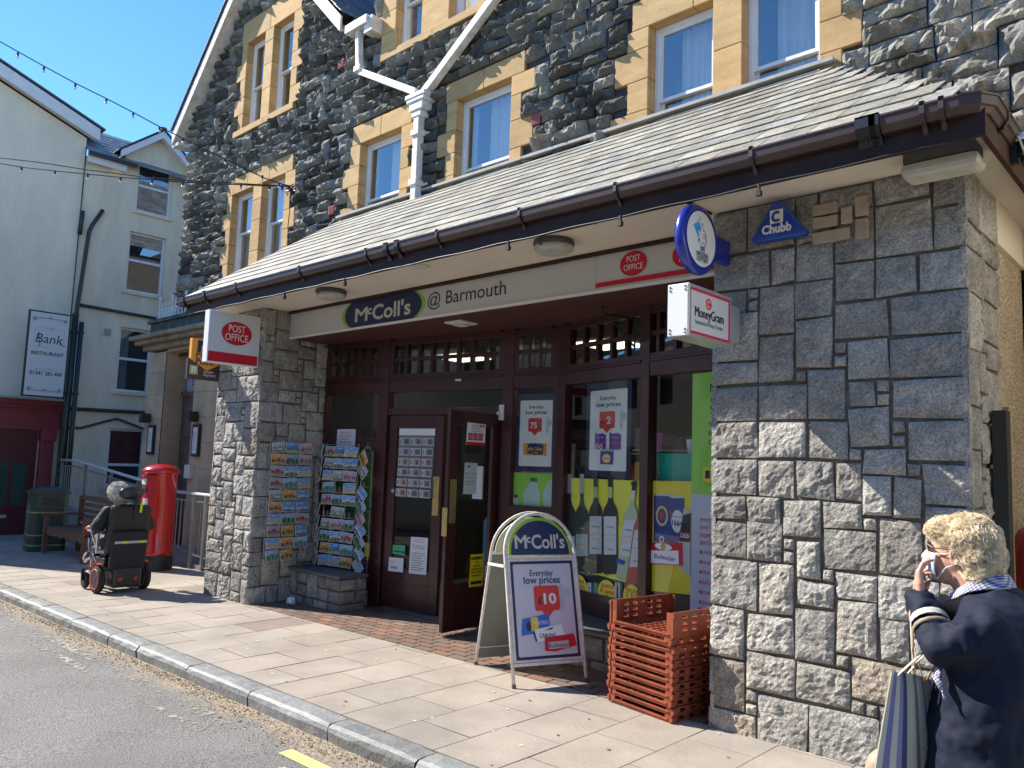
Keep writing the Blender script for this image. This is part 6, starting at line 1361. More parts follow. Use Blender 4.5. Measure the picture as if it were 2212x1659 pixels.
def card_mesh(d, seed=0):
    if (d, seed) in _cm: return _cm[(d, seed)]
    rr = np.random.default_rng(d * 11 + seed); c = SC[d]; W2, H2 = .074, .052
    p = Panel((0, 0, 0), (1, 0, 0), (0, 0, 1), (0, -1, 0), .0003)
    p.mb.cur = p.mi(flat('card white', (.75, .75, .74))); p.mb.box(-W2, W2, .0002, .004, -H2, H2); p.mb.cur = 0
    m = [flat('card %d %d' % (d, i), c[i + 1], .25) for i in range(4)]
    p.rect(-W2 + .004, -H2 + .004, W2 - .004, H2 - .004, m[0])
    if d != 7: p.poly([(-.05 + rr.uniform(-.01, .03), .030), (-.02, .036), (.03, .033), (.0, .026)], flat('card cloud', (.6, .6, .62), .3))
    hz = lambda b, a: [(x, b + a * math.sin(x * 60 + d) + a * .6 * math.sin(x * 141 + seed)) for x in np.linspace(-W2 + .004, W2 - .004, 12)]
    p.poly([(W2 - .004, -H2 + .004), *hz(.008, .007)[::-1], (-W2 + .004, -H2 + .004)][::-1], m[1]); p.poly([(W2 - .004, -H2 + .004), *hz(-.010, .006)[::-1], (-W2 + .004, -H2 + .004)][::-1], m[2])
    p.poly([(-W2 + .004, -H2 + .004), (W2 - .004, -H2 + .004), (W2 - .004, -.028), (.01, -.018), (-W2 + .004, -.032)], m[3])
    if d in (3, 6): [p.ell(rr.uniform(-.05, .05), rr.uniform(-.03, .0), .009, .006, flat('card white', (.75, .75, .74)), 8) for _ in range(4)]
    if d == 7: p.rect(-.02, -.02, .025, .02, m[1]); p.ell(-.012, -.024, .008, .008, M_bk, 8)
    me = p.mb; o = me.build('postcard', p.mats, None, world=False, fixn=False); _cm[(d, seed)] = o.data; bpy.data.objects.remove(o); return _cm[(d, seed)]
ORD = ('first', 'second', 'third', 'fourth', 'fifth', 'sixth', 'seventh', 'eighth', 'ninth', 'tenth')
def rack(name, label, O, U, N, cols, rows, pitch, colw, ztop, seed, skip=(), yaws=None, tilts=None, side='left', portrait=()):
    """cards hang in wire pockets on a flat wire back"""
    U = Vector(U).normalized(); N = Vector(N).normalized(); O = Vector(O); rr = np.random.default_rng(seed); Z = Vector((0, 0, 1))
    t = thing('postcard_rack', label, 'rack', tuple(O), group='white wire postcard racks at the entrance')
    k = MB(); Wd = sum(colw)
    for u in np.cumsum([0] + list(colw)): k.tube([O + U * u + Z * (ztop + .02), O + U * u + Z * (ztop - rows * pitch + .0)], .003, 4)
    for r in range(rows + 1): k.tube([O + Z * (ztop - r * pitch), O + U * Wd + Z * (ztop - r * pitch)], .0022, 4)
    c = O + U * (Wd / 2) + Z * (ztop + .05); k.tube([c - U * .05 - Z * .03, c - U * .03 + Z * .02, c - Z * .01, c + U * .03 + Z * .02, c + U * .05 - Z * .03], .0035, 5); k.tube([c - Z * .01, c + Z * .06], .003, 5)
    k.build('wire_grid', M_wire, t)
    u = 0
    for cc in range(cols):
        uc = u + colw[cc] / 2; u += colw[cc]
        for r in range(rows):
            z = ztop - (r + .55) * pitch; yaw = (yaws[cc] if yaws else 0) + rr.uniform(-.12, .12); tl = (tilts[cc] if tilts else 0) + rr.normal() * .07
            dirn = Matrix.Rotation(yaw, 3, 'Z') @ U; nn = Matrix.Rotation(yaw, 3, 'Z') @ N; c = O + U * uc + Z * z + N * .035
            k = MB(); f = c + nn * .018 - Z * .012; 
            for s in (-1, 1): k.tube([c + dirn * (s * .035) - nn * .03 - Z * .05, f + dirn * (s * .035) - Z * .045, f + dirn * (s * .035) + Z * .018, f + dirn * (s * .020) + Z * .018, f + dirn * (s * .020) - Z * .045], .0022, 4)
            k.tube([f - dirn * .05 - Z * .045, f + dirn * .05 - Z * .045], .0022, 4); k.build('card_pocket', M_wire, t)
            if (cc, r) in skip or rr.random() < .04: continue
            d = int(rr.integers(len(SC))); me = card_mesh(d, int(rr.integers(3)))
            o = bpy.data.objects.new('postcard', me); C.objects.link(o)
            rot = Matrix((dirn, -nn, Z)).transposed(); rot = rot @ Matrix.Rotation(R_(-10), 3, 'X') @ Matrix.Rotation(tl, 3, 'Y')
            if cc in portrait: rot = rot @ Matrix.Rotation(R_(90), 3, 'Y')
            M4 = rot.to_4x4() @ Matrix.Scale(1.25 if cols == 1 else 1.14, 4); M4.translation = c + N * (.03 if cols == 1 else 0); o.matrix_world = M4
            tag(o, f'postcard with {SC[d][0]}, {ORD[r]} row, {ORD[cc] + " column of " if cols > 1 else ""}{side} rack', 'postcard', 'postcards in the wire racks')
rack('r', 'flat white wire postcard rack hanging on the inner face of the far pier', (-8.22, 4.76, 0), (0, 1, 0), (1, 0, 0), 3, 10, .137, [.18, .18, .18], 1.76, 5, skip=((2, 9),), side='left')
q = S1.p(.02, 0, .10); rack('r', 'crowded white wire postcard rack with bent columns on the shop window', tuple(q), S1.d, S1.n, 4, 10, .142, [.14, .18, .18, .18], 1.74, 9, skip=((0, 4), (2, 3), (0, 3)), yaws=[-.5, .15, .25, .25], side='middle', portrait=(0,))
q = S1.p(.76, 0, .10); rack('r', 'narrow white wire rack with one column of steeply tilted postcards beside the door', tuple(q), S1.d, S1.n, 1, 10, .135, [.17], 1.66, 12, tilts=[.75], yaws=[-.15], side='right')

# crumpled tissue by the plinth
k = MB(); k.ball((-8.02, 5.02, G(-8) + .035), .045, 12, 8)
k.v = [tuple(Vector(v) + noise.noise_vector(Vector(v) * 30) * .03) for v in k.v]; tag(k.build('crumpled_tissue', M_wp), 'crumpled white tissue on the tiles below the postcard racks', 'litter')
# dark post, batten and red hose reel at the right edge
tag(bx('dark_post', mat('tarred timber', (.035, .037, .033), rough=.8, var=.3, vscale=5), None, (-1.03, -.96, 5.02, 5.12, -.02, 1.98)), 'dark upright timber post standing behind the near pier at the right edge', 'post')
tag(bx('timber_batten', mat('pale timber', (.36, .27, .15), rough=.8, var=.3, vscale=6), None, (-1.05, -1.0, 5.30, 5.36, .95, 2.02)), 'thin pale upright batten behind the dark post', 'batten')
o = thing('hose_reel', 'dark red round hose reel cut off by the right edge', 'hose reel', (-.95, 5.62, 1.1)); k = MB(); k.lathe([(.22, -.07), (.24, -.04), (.24, .04), (.22, .07)], (-.96, 5.66, 1.08), 32, axis='x'); k.tube([(-.96, 5.66 + .225 * math.cos(a), 1.08 + .225 * math.sin(a)) for a in np.linspace(0, 6.28, 33)], .03, 8); k.build('drum', mat('hose red', (.30, .02, .02), rough=.4), o, smooth=True); bx('mount', M_black, o, (-1.05, -.98, 5.6, 5.72, .95, 1.2))

# ================================================================ PEOPLE
def blob(name, m, parent, fn, voxel=.008, smooth=8, disp=0, dscale=1.0, world=False, mats=None):
    k = MB(); fn(k); o = k.build(name, mats or m, parent, smooth=True, world=world, fixn=True)
    r = o.modifiers.new('fuse', 'REMESH'); r.mode = 'VOXEL'; r.voxel_size = voxel; r.use_smooth_shade = True
    if smooth: q = o.modifiers.new('smooth', 'SMOOTH'); q.iterations = smooth; q.factor = .5
    if disp:
        t = bpy.data.textures.new(name + '_folds', 'CLOUDS'); t.noise_scale = dscale; t.noise_depth = 2; d = o.modifiers.new('folds', 'DISPLACE'); d.texture = t; d.strength = disp; d.mid_level = .5; d.texture_coords = 'LOCAL'
    return o
def limb(k, pts, rad, seg=14):
    """tapering rounded limb through joints"""
    P = [Vector(p) for p in pts]; Q, R = [], []
    for i in range(len(P) - 1):
        for j in range(6): t = j / 6; Q.append(P[i].lerp(P[i + 1], t)); R.append(rad[i] + (rad[i + 1] - rad[i]) * t)
    Q.append(P[-1]); R.append(rad[-1]); k.tube(Q, R, seg)
    for p, r in zip(P, rad): k.ball(p, r, seg, 8)
def loft(k, rings, seg=28, cap=True):
    """rings: (cx, cy, z, rx, ry)"""
    R = [[k.addv((cx + rx * math.cos(2 * math.pi * j / seg), cy + ry * math.sin(2 * math.pi * j / seg), z)) for j in range(seg)] for (cx, cy, z, rx, ry) in rings]
    for a, b in zip(R[:-1], R[1:]):
        for j in range(seg): k.face([a[j], a[(j + 1) % seg], b[(j + 1) % seg], b[j]])
    if cap: k.face(R[0][::-1]); k.face(R[-1])
M_skin = mat('skin', (.66, .41, .31), rough=.5, var=.18, vscale=22, col2=(.58, .31, .23), bump=.15, bscale=120, bdist=.002, spec=.4)
M_skin.node_tree.nodes['Principled BSDF'].inputs['Subsurface Weight'].default_value = .08
M_coat = mat('navy coat cloth', (.008, .013, .032), rough=.75, var=.15, vscale=40, bump=.15, bscale=400, bdist=.001, spec=.3)
M_blk = mat('black jacket cloth', (.016, .017, .019), rough=.75, bump=.2, bscale=200, bdist=.002)
M_blk2 = mat('black chair vinyl', (.013, .013, .015), rough=.45); M_chr = mat('bright steel', (.55, .55, .58), rough=.25, metal=.9)
M_tyre = mat('tyre rubber', (.02, .02, .02), rough=.85, bump=.4, bscale=90)
M_hair = mat('blonde hair', (.93, .83, .64), rough=.55, var=.25, vscale=26, col2=(.84, .70, .50), tint=True, spec=.4); M_ghair = mat('grey hair', (.93, .88, .80), rough=.6, var=.2, vscale=40, tint=True)
def hairdo(name, m, parent, base, n, length, thick, seedv, center, exclude=None, curl=1.0, baseblob=None):
    """curly hair: a scalp shell with many short curled locks rooted on it"""
    b = baseblob
    rr = np.random.default_rng(seedv); k = MB(); cx, cy, cz = center
    for i in range(n):
        th = rr.uniform(0, 2 * math.pi); ph = math.acos(rr.uniform(-.75, 1)); d = Vector((math.sin(ph) * math.cos(th), math.sin(ph) * math.sin(th), math.cos(ph)))
        p = Vector((cx + base[0] * d.x, cy + base[1] * d.y, cz + base[2] * d.z))
        if exclude and exclude(p - Vector(center)): continue
        n_ = Vector((d.x / base[0], d.y / base[1], d.z / base[2])).normalized(); t = n_.cross(Vector((rr.normal(), rr.normal(), rr.normal()))).normalized(); L = length * rr.uniform(.6, 1.3); pts = []
        grow = rr.uniform(.25, .9); tt = t.cross(n_); sg = rr.choice((-1, 1)); 
        for q in range(7):
            u = q / 6; a = u * 3.4 * curl * sg
            pts.append(p + n_ * (L * grow * math.sin(u * 1.9) * .45) + (t * math.sin(a) + tt * (1 - math.cos(a))) * L * .28 * curl + Vector((0, 0, -1)) * L * .35 * u * u)
        v = rr.uniform(.65, 1.35); k.tint = (v, v * rr.uniform(.96, 1.02), v * rr.uniform(.88, 1.0)); k.tube(pts, [thick * (1 - .75 * u / 6) for u in range(7)], 3, caps=False)
    k.tint = (1, 1, 1); return k
def fingers(k, wrist, palmdir, side, normal, L, curl, r=.0085, thumb=1, spread=.10):
    """palm and five separate fingers: palmdir = wrist to knuckles, side = towards the thumb, normal = back of the hand"""
    w = Vector(wrist); d = Vector(palmdir).normalized(); s = Vector(side); s = (s - d * s.dot(d)).normalized(); n = d.cross(s) if d.cross(s).dot(Vector(normal)) > 0 else s.cross(d)
    pl = L * .52
    for a in (-.5, -.17, .17, .5): k.tube([w + s * (a * L * .24), w + d * pl * .5 + s * (a * L * .36), w + d * pl * .98 + s * (a * L * .42)], [r * 1.6, r * 1.75, r * 1.35], 10); k.ball(w + d * pl * .98 + s * (a * L * .42), r * 1.35, 10, 6)
    lens = (.40, .47, .50, .44)
    for q, a in enumerate((-.5, -.17, .17, .5)):
        p = w + d * pl * .98 + s * (a * L * .44); dd = (d + s * (a * spread * 2)).normalized(); pts = [p]; rad = [r * 1.12]; ang = 0
        for j, f in enumerate((.46, .30, .24)):
            ang += curl[q] * (.8, 1.0, .7)[j]; v = dd * math.cos(ang) - n * math.sin(ang); p = p + v * (L * lens[q] * f); pts.append(p); rad.append(r * (1.0, .92, .72)[j])
        limb(k, pts, rad, 10)
    p = w + s * L * .16 + d * L * .10; v1 = (s * .75 + d * .55 - n * .35).normalized(); v2 = (s * .25 + d * .85 - n * .45).normalized()
    limb(k, [p, p + v1 * L * .20, p + v1 * L * .20 + v2 * L * .17, p + v1 * L * .20 + v2 * L * .30 - n * L * .02], [r * 1.7, r * 1.35, r * 1.15, r * .85], 10)

# ---- woman in the navy coat
WB = Vector((-.715, 2.975, G(-.57))); WH = R_(178)
wo_ = thing('person', 'short woman in navy coat with blonde curly hair and face mask, hand raised to mouth', 'person', tuple(WB), WH)
HC = Vector((0, 0, 1.322))
def wbody(k):
    k.ball(HC + Vector((-.008, 0, .012)), 1, 24, 16, sc=(.092, .071, .105)); k.ball(HC + Vector((.035, 0, -.048)), 1, 20, 12, sc=(.058, .052, .062)); k.ball(HC + Vector((.062, 0, -.088)), 1, 12, 8, sc=(.024, .024, .018))
    k.ball(HC + Vector((.074, 0, .018)), 1, 12, 8, sc=(.018, .05, .016)); limb(k, [HC + Vector((.086, 0, .008)), HC + Vector((.106, 0, -.024))], [.009, .014], 10)
    for s in (-1, 1): k.ball(HC + Vector((.068, s * .036, -.025)), .022, 10, 8); k.ball(HC + Vector((.080, s * .031, .002)), .0125, 10, 8)
    k.ball(HC + Vector((.083, 0, -.062)), 1, 10, 6, sc=(.012, .022, .006)); k.ball(HC + Vector((.081, 0, -.072)), 1, 10, 6, sc=(.012, .018, .007))
    limb(k, [HC + Vector((-.01, 0, -.06)), HC + Vector((-.05, 0, -.15)), HC + Vector((-.09, 0, -.25))], [.052, .052, .07], 16)
    for s in (-1, 1):
        e = HC + Vector((-.004, s * .073, -.008)); k.tube([e + Vector((.012 * math.sin(a) - .004, s * .006, .027 * math.cos(a))) for a in np.linspace(-.5, 4.4, 12)], .0052, 8); k.ball(e + Vector((0, -s * .003, 0)), 1, 10, 6, sc=(.012, .007, .02)); k.ball(e + Vector((.003, s * .004, -.024)), .007, 8, 6)
    loft(k, [(-.09, 0, .88, .10, .13), (-.10, 0, 1.0, .11, .15), (-.09, 0, 1.1, .09, .15), (-.085, 0, 1.15, .05, .07)])
    for s in (-1, 1):
        limb(k, [(-.11, s * .14, 1.10), (.0, s * .205, 1.045), (.088, s * .096, 1.165)] if s > 0 else [(-.11, s * .14, 1.10), (.02, s * .20, 1.05), (.12, s * .04, 1.13)], [.035, .03, .024])
        limb(k, [(-.09, s * .085, .88), (-.07, s * .085, .48), (-.09, s * .085, .09), (.03, s * .09, .035)], [.09, .055, .035, .03])
wb = blob('body', M_skin, wo_, wbody, voxel=.0055, smooth=4)
def whand(k):
    fingers(k, (.094, .090, 1.168), (.16, -.30, 1.0), (.35, -.9, -.2), (-.2, .95, .3), .158, (.55, .65, .72, .80), r=.0082)
    limb(k, [(.088, .095, 1.14), (.093, .09, 1.18)], [.027, .023], 12)
blob('hand', M_skin, wo_, whand, voxel=.003, smooth=5)
def whand2(k): fingers(k, (.120, .03, 1.14), (.0, .1, 1.0), (-.2, .9, .1), (.9, -.2, .2), .15, (.4, .5, .55, .6), r=.008); limb(k, [(.125, .03, 1.10), (.120, .03, 1.15)], [.027, .023], 12)
blob('hand', M_skin, wo_, whand2, voxel=.003, smooth=5)
def wcoat(k):
    loft(k, [(-.07, 0, .44, .19, .25), (-.07, 0, .60, .185, .24), (-.08, 0, .78, .178, .23), (-.095, 0, .92, .17, .222), (-.115, 0, 1.03, .162, .212), (-.125, 0, 1.11, .145, .20), (-.12, 0, 1.165, .115, .165), (-.105, 0, 1.205, .085, .10), (-.10, 0, 1.225, .068, .072)], 40)
    limb(k, [(-.12, .15, 1.11), (-.04, .21, 1.055), (.0, .215, 1.045)], [.076, .064, .056], 18); limb(k, [(.0, .225, 1.045), (.06, .15, 1.11), (.088, .098, 1.16)], [.056, .050, .042], 18)
    for t_ in (.12, .3, .47, .66, .82):
        a_ = Vector((.0, .225, 1.045)).lerp(Vector((.088, .098, 1.16)), t_); dv = Vector((.088, -.127, .115)).normalized(); u1 = dv.orthogonal().normalized(); u2 = dv.cross(u1); rr_ = .057 - .015 * t_; k.tube([a_ + (u1 * math.cos(x) + u2 * math.sin(x)) * rr_ + dv * .012 * math.sin(x * 2 + t_ * 9) for x in np.linspace(0, 6.28, 20)], .006, 8)
    for t_ in (.25, .5, .75): a_ = Vector((-.12, .155, 1.11)).lerp(Vector((-.02, .225, 1.05)), t_); dv = Vector((.1, .07, -.06)).normalized(); u1 = dv.orthogonal().normalized(); u2 = dv.cross(u1); k.tube([a_ + (u1 * math.cos(x) + u2 * math.sin(x)) * .066 + dv * .018 * math.sin(x * 2 + t_ * 7) for x in np.linspace(0, 6.28, 22)], .007, 8)
    limb(k, [(-.12, -.155, 1.12), (.02, -.22, 1.05)], [.085, .075], 18); limb(k, [(.02, -.22, 1.05), (.13, -.03, 1.12)], [.074, .05], 18)
    k.tube([(.088, .098, 1.150), (.092, .092, 1.184)], [.045, .043], 20)
co = blob('coat', M_coat, wo_, wcoat, voxel=.009, smooth=5, disp=.022, dscale=.06)
t = bpy.data.textures.new('creases', 'STUCCI'); t.noise_scale = .09; t.turbulence = 12; d = co.modifiers.new('creases', 'DISPLACE'); d.texture = t; d.strength = .016; d.texture_coords = 'LOCAL'
k = MB(); sk = [(-.07, 0, .446, .188, .248), (-.07, 0, .36, .165, .215), (-.07, 0, .32, .16, .21)]; loft(k, sk); k.build('skirt', mat('dark skirt cloth', (.03, .03, .04), rough=.8), wo_, world=False, smooth=True)
for s in (-1, 1): blob('shoe', mat('black leather', (.02, .02, .02), rough=.4), wo_, lambda k: (limb(k, [(-.10, s * .085, .045), (.0, s * .09, .04), (.09, s * .095, .03)], [.042, .042, .034]), k.box(-.13, .11, s * .09 - .035, s * .09 + .035, 0, .02)), voxel=.008, smooth=3)
# checked collar
M_chk = mat('checked cotton', (.75, .72, .62), rough=.8)
def check(m, O=(0, 0, 0)):
    n = m.node_tree; L = n.links; b = n.nodes['Principled BSDF']; tc = n.nodes.new('ShaderNodeTexCoord'); mp = n.nodes.new('ShaderNodeMapping'); mp.inputs['Rotation'].default_value = (.6, .5, .8); L.new(tc.outputs['Object'], mp.inputs[0])
    cur = None
    for ax, (sc_, col) in enumerate(((1, (.03, .07, .42, 1)), (1, (.03, .05, .28, 1)), (1, (.60, .48, .12, 1)))):
        w_ = n.nodes.new('ShaderNodeTexWave'); w_.wave_type = 'BANDS'; w_.bands_direction = ('X', 'Z', 'X')[ax]; w_.inputs['Scale'].default_value = 38; w_.inputs['Phase Offset'].default_value = (0, 0, 3)[ax]; L.new(mp.outputs[0], w_.inputs['Vector'])
        mr = n.nodes.new('ShaderNodeMapRange'); mr.inputs[1].default_value = (.5, .55, .86)[ax]; mr.inputs[2].default_value = (.6, .65, .93)[ax]; mr.inputs[4].default_value = .85; L.new(w_.outputs['Fac'], mr.inputs[0])
        mx = n.nodes.new('ShaderNodeMix'); mx.data_type = 'RGBA'; L.new(mr.outputs[0], mx.inputs['Factor'])
        if cur: L.new(cur, mx.inputs['A'])
        else: mx.inputs['A'].default_value = (.72, .70, .62, 1)
        mx.inputs['B'].default_value = col; cur = mx.outputs['Result']
    L.new(cur, b.inputs['Base Color'])
check(M_chk)
k = MB(); P = []
for i in range(33):
    a = -math.pi + 2 * math.pi * i / 32 + math.pi; ca, sa = math.cos(a), math.sin(a); fr = max(0, ca)
    rows = []
    for (r, h) in ((.058, .012), (.064, .030), (.074, .020), (.094, -.018)):
        rows.append((-.07 + r * ca * 1.0 + fr * .02 * (r / .06), r * sa * .98, 1.232 + h - fr * .055 - .012 * ca + .003 * math.sin(i * 2.1)))
    P.append(rows)
k.grid(P); k.build('collar', M_chk, wo_, world=False, smooth=True, solid=.003, sub=1)
k = MB(); k.tube([(.0, .20, .985), (.01, .225, .955), (-.01, .235, .92)], [.004, .014, .009], 8, flat=.5); k.tube([(-.01, .235, .92), (-.02, .24, .895)], [.007, .011], 8, flat=.4); k.build('pocket_handkerchief', M_chk, wo_, world=False, smooth=True)
# hair
def whb(k):
    k.ball(HC + Vector((-.030, 0, .040)), 1, 22, 14, sc=(.090, .082, .082)); k.ball(HC + Vector((-.060, 0, -.01)), 1, 20, 12, sc=(.066, .078, .074)); k.ball(HC + Vector((-.065, 0, -.058)), 1, 16, 10, sc=(.050, .068, .046)); k.ball(HC + Vector((.045, 0, .078)), 1, 16, 10, sc=(.040, .060, .030))
M_hairb = mat('blonde hair base', (.88, .77, .58), rough=.6, var=.2, vscale=30, col2=(.78, .63, .44), bump=.5, bscale=70, bdist=.006)
hb = blob('hair', M_hairb, wo_, whb, voxel=.006, smooth=2, disp=.012, dscale=.022)
def clumps(roots, n, strands, L, thick, seedv, bad, tintf, spread=.007, wave=.010):
    rr = np.random.default_rng(seedv); k = MB(); done = 0; tries = 0
    while done < n and tries < n * 6:
        tries += 1; c, r3 = roots[rr.integers(len(roots))]; th = rr.uniform(0, 2 * math.pi); ph = math.acos(rr.uniform(-.8, 1)); d = Vector((math.sin(ph) * math.cos(th), math.sin(ph) * math.sin(th), math.cos(ph)))
        p = Vector((c[0] + r3[0] * d.x, c[1] + r3[1] * d.y, c[2] + r3[2] * d.z))
        if bad(p) or any(sum(((p[i] - q[0][i]) / q[1][i]) ** 2 for i in range(3)) < .8 for q in roots): continue
        n_ = Vector((d.x / r3[0], d.y / r3[1], d.z / r3[2])).normalized(); flow = Vector((-.45 if p.x < c[0] + .05 else .55, .5 * np.sign(p.y) * abs(d.y), -.9)); flow += Vector((rr.normal(), rr.normal(), rr.normal())) * .55; flow = (flow - n_ * flow.dot(n_)).normalized(); sd = n_.cross(flow)
        LL = L * rr.uniform(.6, 1.25); w0 = rr.uniform(0, 6.28); wa_ = wave * rr.uniform(.6, 1.4); wf = rr.uniform(4.5, 8); lift = rr.uniform(.15, .5); v = rr.uniform(.75, 1.3); done += 1
        for s_ in range(strands):
            o1, o2 = rr.normal() * spread, rr.normal() * spread * .6; vv = v * rr.uniform(.8, 1.2); k.tint = (vv, vv * rr.uniform(.95, 1.0), vv * rr.uniform(.85, .98)); pts = []
            for q in range(8):
                u = q / 7; con = 1 - .45 * u
                pts.append(p + flow * (LL * u * .9) + sd * (math.sin(w0 + u * wf) * wa_ * (.4 + u) + o1 * con) + n_ * (math.sin(u * 2.6) * lift * LL * .45 + math.cos(w0 + u * wf) * wa_ * .6 * u + abs(o2) * con - .004))
            k.tube(pts, [thick * (1 - .8 * u / 7) for u in range(8)], 3, caps=False)
    k.tint = (1, 1, 1); return k
HR = [(HC + Vector((-.030, 0, .040)), (.092, .084, .084)), (HC + Vector((-.060, 0, -.01)), (.068, .080, .076)), (HC + Vector((.042, 0, .074)), (.044, .064, .034)), (HC + Vector((-.065, 0, -.058)), (.052, .070, .048))]
exc = lambda p: (p.x > HC.x + .062 and p.z < HC.z + .05) or (p.x > HC.x + .0 and p.z < HC.z + .02 and abs(p.y) > .045) or (p.z < HC.z - .04 and p.x > HC.x - .03) or p.z < HC.z - .10
k = clumps(HR, 900, 22, .036, .0010, 5, exc, None, spread=.010, wave=.006)
k.build('locks', M_hair, hb, world=False, fixn=False, smooth=True)
# mask, glasses
M_mask = mat('pale blue mask', (.50, .70, .82), rough=.8, bump=.3, bscale=60, bdist=.002)
k = MB(); P = []
for i in range(13):
    a = R_(-62 + 124 * i / 12); rows = []
    for j in range(9):
        v = j / 8; z = -.004 - .086 * v; bul = .022 * math.sin(math.pi * v) + .008 * math.cos(a * 1.2) + (.010 * math.exp(-(a * 3) ** 2) * (1 - v)); rr_ = .068 + bul * max(0, math.cos(a * .9)) * .7 ; pl = .0025 * math.sin(v * 22)
        rows.append(tuple(HC + Vector((.020 + (rr_ + pl) * math.cos(a), (.068 + bul * .3) * math.sin(a), z))))
    P.append(rows)
k.grid(P); mk = k.build('face_mask', M_mask, wo_, world=False, smooth=True, solid=.0015)
for s in (-1, 1):
    k = MB()
    for j in (0, 8): e = Vector(P[12 if s > 0 else 0][j]); k.tube([e, e.lerp(HC + Vector((-.012, s * .083, -.004)), .5) + Vector((0, s * .004, 0)), HC + Vector((-.016, s * .083, .008 if j == 0 else -.030))], .0016, 6)
    k.build('ear_loop', mat('white elastic', (.75, .74, .72), rough=.7), mk, world=False)
M_lens = mat('dark lens', (.03, .03, .035), rough=.08, spec=.8); k = MB()
for s in (-1, 1):
    c = HC + Vector((.086, s * .033, .018)); k.lathe([(0, .003), (.019, .001), (.020, -.002), (0, -.002)], c, 18, axis='x', M=Matrix.Rotation(s * .25, 3, 'Z') @ Matrix.Diagonal((1, 1.15, .85)).to_3x3())
gl = k.build('glasses', M_lens, wo_, world=False, smooth=True); k = MB()
for s in (-1, 1):
    c = HC + Vector((.086, s * .033, .018)); k.tube([c + Vector((-.010 * abs(math.cos(a)), .023 * math.cos(a), .018 * math.sin(a))) for a in np.linspace(0, 6.28, 17)], .0013, 6); k.tube([c + Vector((0, s * .026, .010)), HC + Vector((.06, s * .073, .014)), HC + Vector((-.01, s * .079, .012)), HC + Vector((-.03, s * .078, -.008))], .0022, 6)
k.tube([HC + Vector((.090, -.010, .008)), HC + Vector((.096, 0, .011)), HC + Vector((.090, .010, .008))], .0015, 6); k.build('glasses_frame', M_black, gl, world=False)

# ---- bags hanging from her forearm
def pd(px, py, D):
    v = ROT @ np.array([px - CX, -(py - CY), -FPX]); return Vector(CAM + v * (D / FPX))
M_tote = mat('striped canvas', (.55, .50, .38), rough=.85)
def stripes(m, U, O, cols, width):
    n = m.node_tree; L = n.links; b = n.nodes['Principled BSDF']; at_ = n.nodes.new('ShaderNodeAttribute'); at_.attribute_name = 'tint'; L.new(at_.outputs['Color'], b.inputs['Base Color'])
    no = n.nodes.new('ShaderNodeTexNoise'); no.inputs['Scale'].default_value = 500; tc = n.nodes.new('ShaderNodeTexCoord'); L.new(tc.outputs['Object'], no.inputs['Vector']); bp = n.nodes.new('ShaderNodeBump'); bp.inputs['Strength'].default_value = .4; bp.inputs['Distance'].default_value = .001; L.new(no.outputs[0], bp.inputs['Height']); L.new(bp.outputs[0], b.inputs['Normal'])
stripes(M_tote, None, None, None, None)
SCOL = [(.66, .61, .49), (.23, .22, .40), (.64, .60, .48), (.30, .29, .48), (.07, .08, .16), (.52, .50, .38), (.56, .52, .40), (.20, .25, .27), (.66, .62, .52), (.44, .45, .40), (.24, .22, .38), (.66, .62, .52), (.34, .38, .35), (.18, .22, .30)]
tb = thing('tote_bag', 'canvas tote bag with vertical navy, cream and grey-green stripes hanging from the woman\'s arm', 'bag', tuple(pd(1975, 1560, 2.46)))
tl, tr, bl, br = pd(1944, 1462, 2.46), pd(2030, 1478, 2.49), pd(1888, 1800, 2.46), pd(2075, 1810, 2.52); tc_ = (tl + tr) / 2
back = Vector((-.6795, .727, 0)).normalized(); k = MB(); nx, nz = 42, 16
def tp(u, v, s):
    a = tl.lerp(tr, u).lerp(bl.lerp(br, u), v); th = .004 + .055 * math.sin(math.pi * min(max(u, .0), 1)) * (v ** .6); wob = .006 * math.sin(u * 9 + v * 3) + .004 * math.sin(u * 23)
    return a + back * (.055 + s * th + wob * .6 * (1 - 0)) + Vector((0, 0, .006 * math.sin(u * math.pi)))
for s in (-1, 1):
    I = [[k.addv(tp(i / nx, j / nz, s)) for i in range(nx + 1)] for j in range(nz + 1)]
    for j in range(nz):
        for i in range(nx): k.tint = SCOL[int((i + .5) / nx * len(SCOL)) % len(SCOL)]; k.face([I[j][i], I[j][i + 1], I[j + 1][i + 1], I[j + 1][i]])
I = [[k.addv(tp(i / nx, 1, s)) for i in range(nx + 1)] for s in (-1, 1)]; k.tint = (.3, .3, .25); [k.face([I[0][i], I[0][i + 1], I[1][i + 1], I[1][i]]) for i in range(nx)]
for i in (0, nx):
    I = [[k.addv(tp(i / nx, j / nz, s)) for j in range(nz + 1)] for s in (-1, 1)]; [k.face([I[0][j], I[0][j + 1], I[1][j + 1], I[1][j]]) for j in range(nz)]
k.build('bag_body', M_tote, tb, smooth=True, fixn=False)
arm = Matrix.Translation(WB) @ Matrix.Rotation(WH, 4, 'Z')
AE, AW = arm @ Vector((.0, .225, 1.045)), arm @ Vector((.088, .098, 1.16)); AX = (AW - AE).normalized(); AU = (Vector((0, 0, 1)) - AX * AX.z).normalized(); AS = AX.cross(AU).normalized()
if AS.dot(back) > 0: AS = -AS
def overarm(a, b, t, r):
    M_ = AE.lerp(AW, t); arc = [M_ + (AU * math.cos(x) + AS * math.sin(x)) * r for x in np.linspace(1.5, -1.5, 9)]
    return [a, a.lerp(arc[0], .5) + AS * .006, *arc, arc[-1].lerp(b, .5) - AS * .006, b]
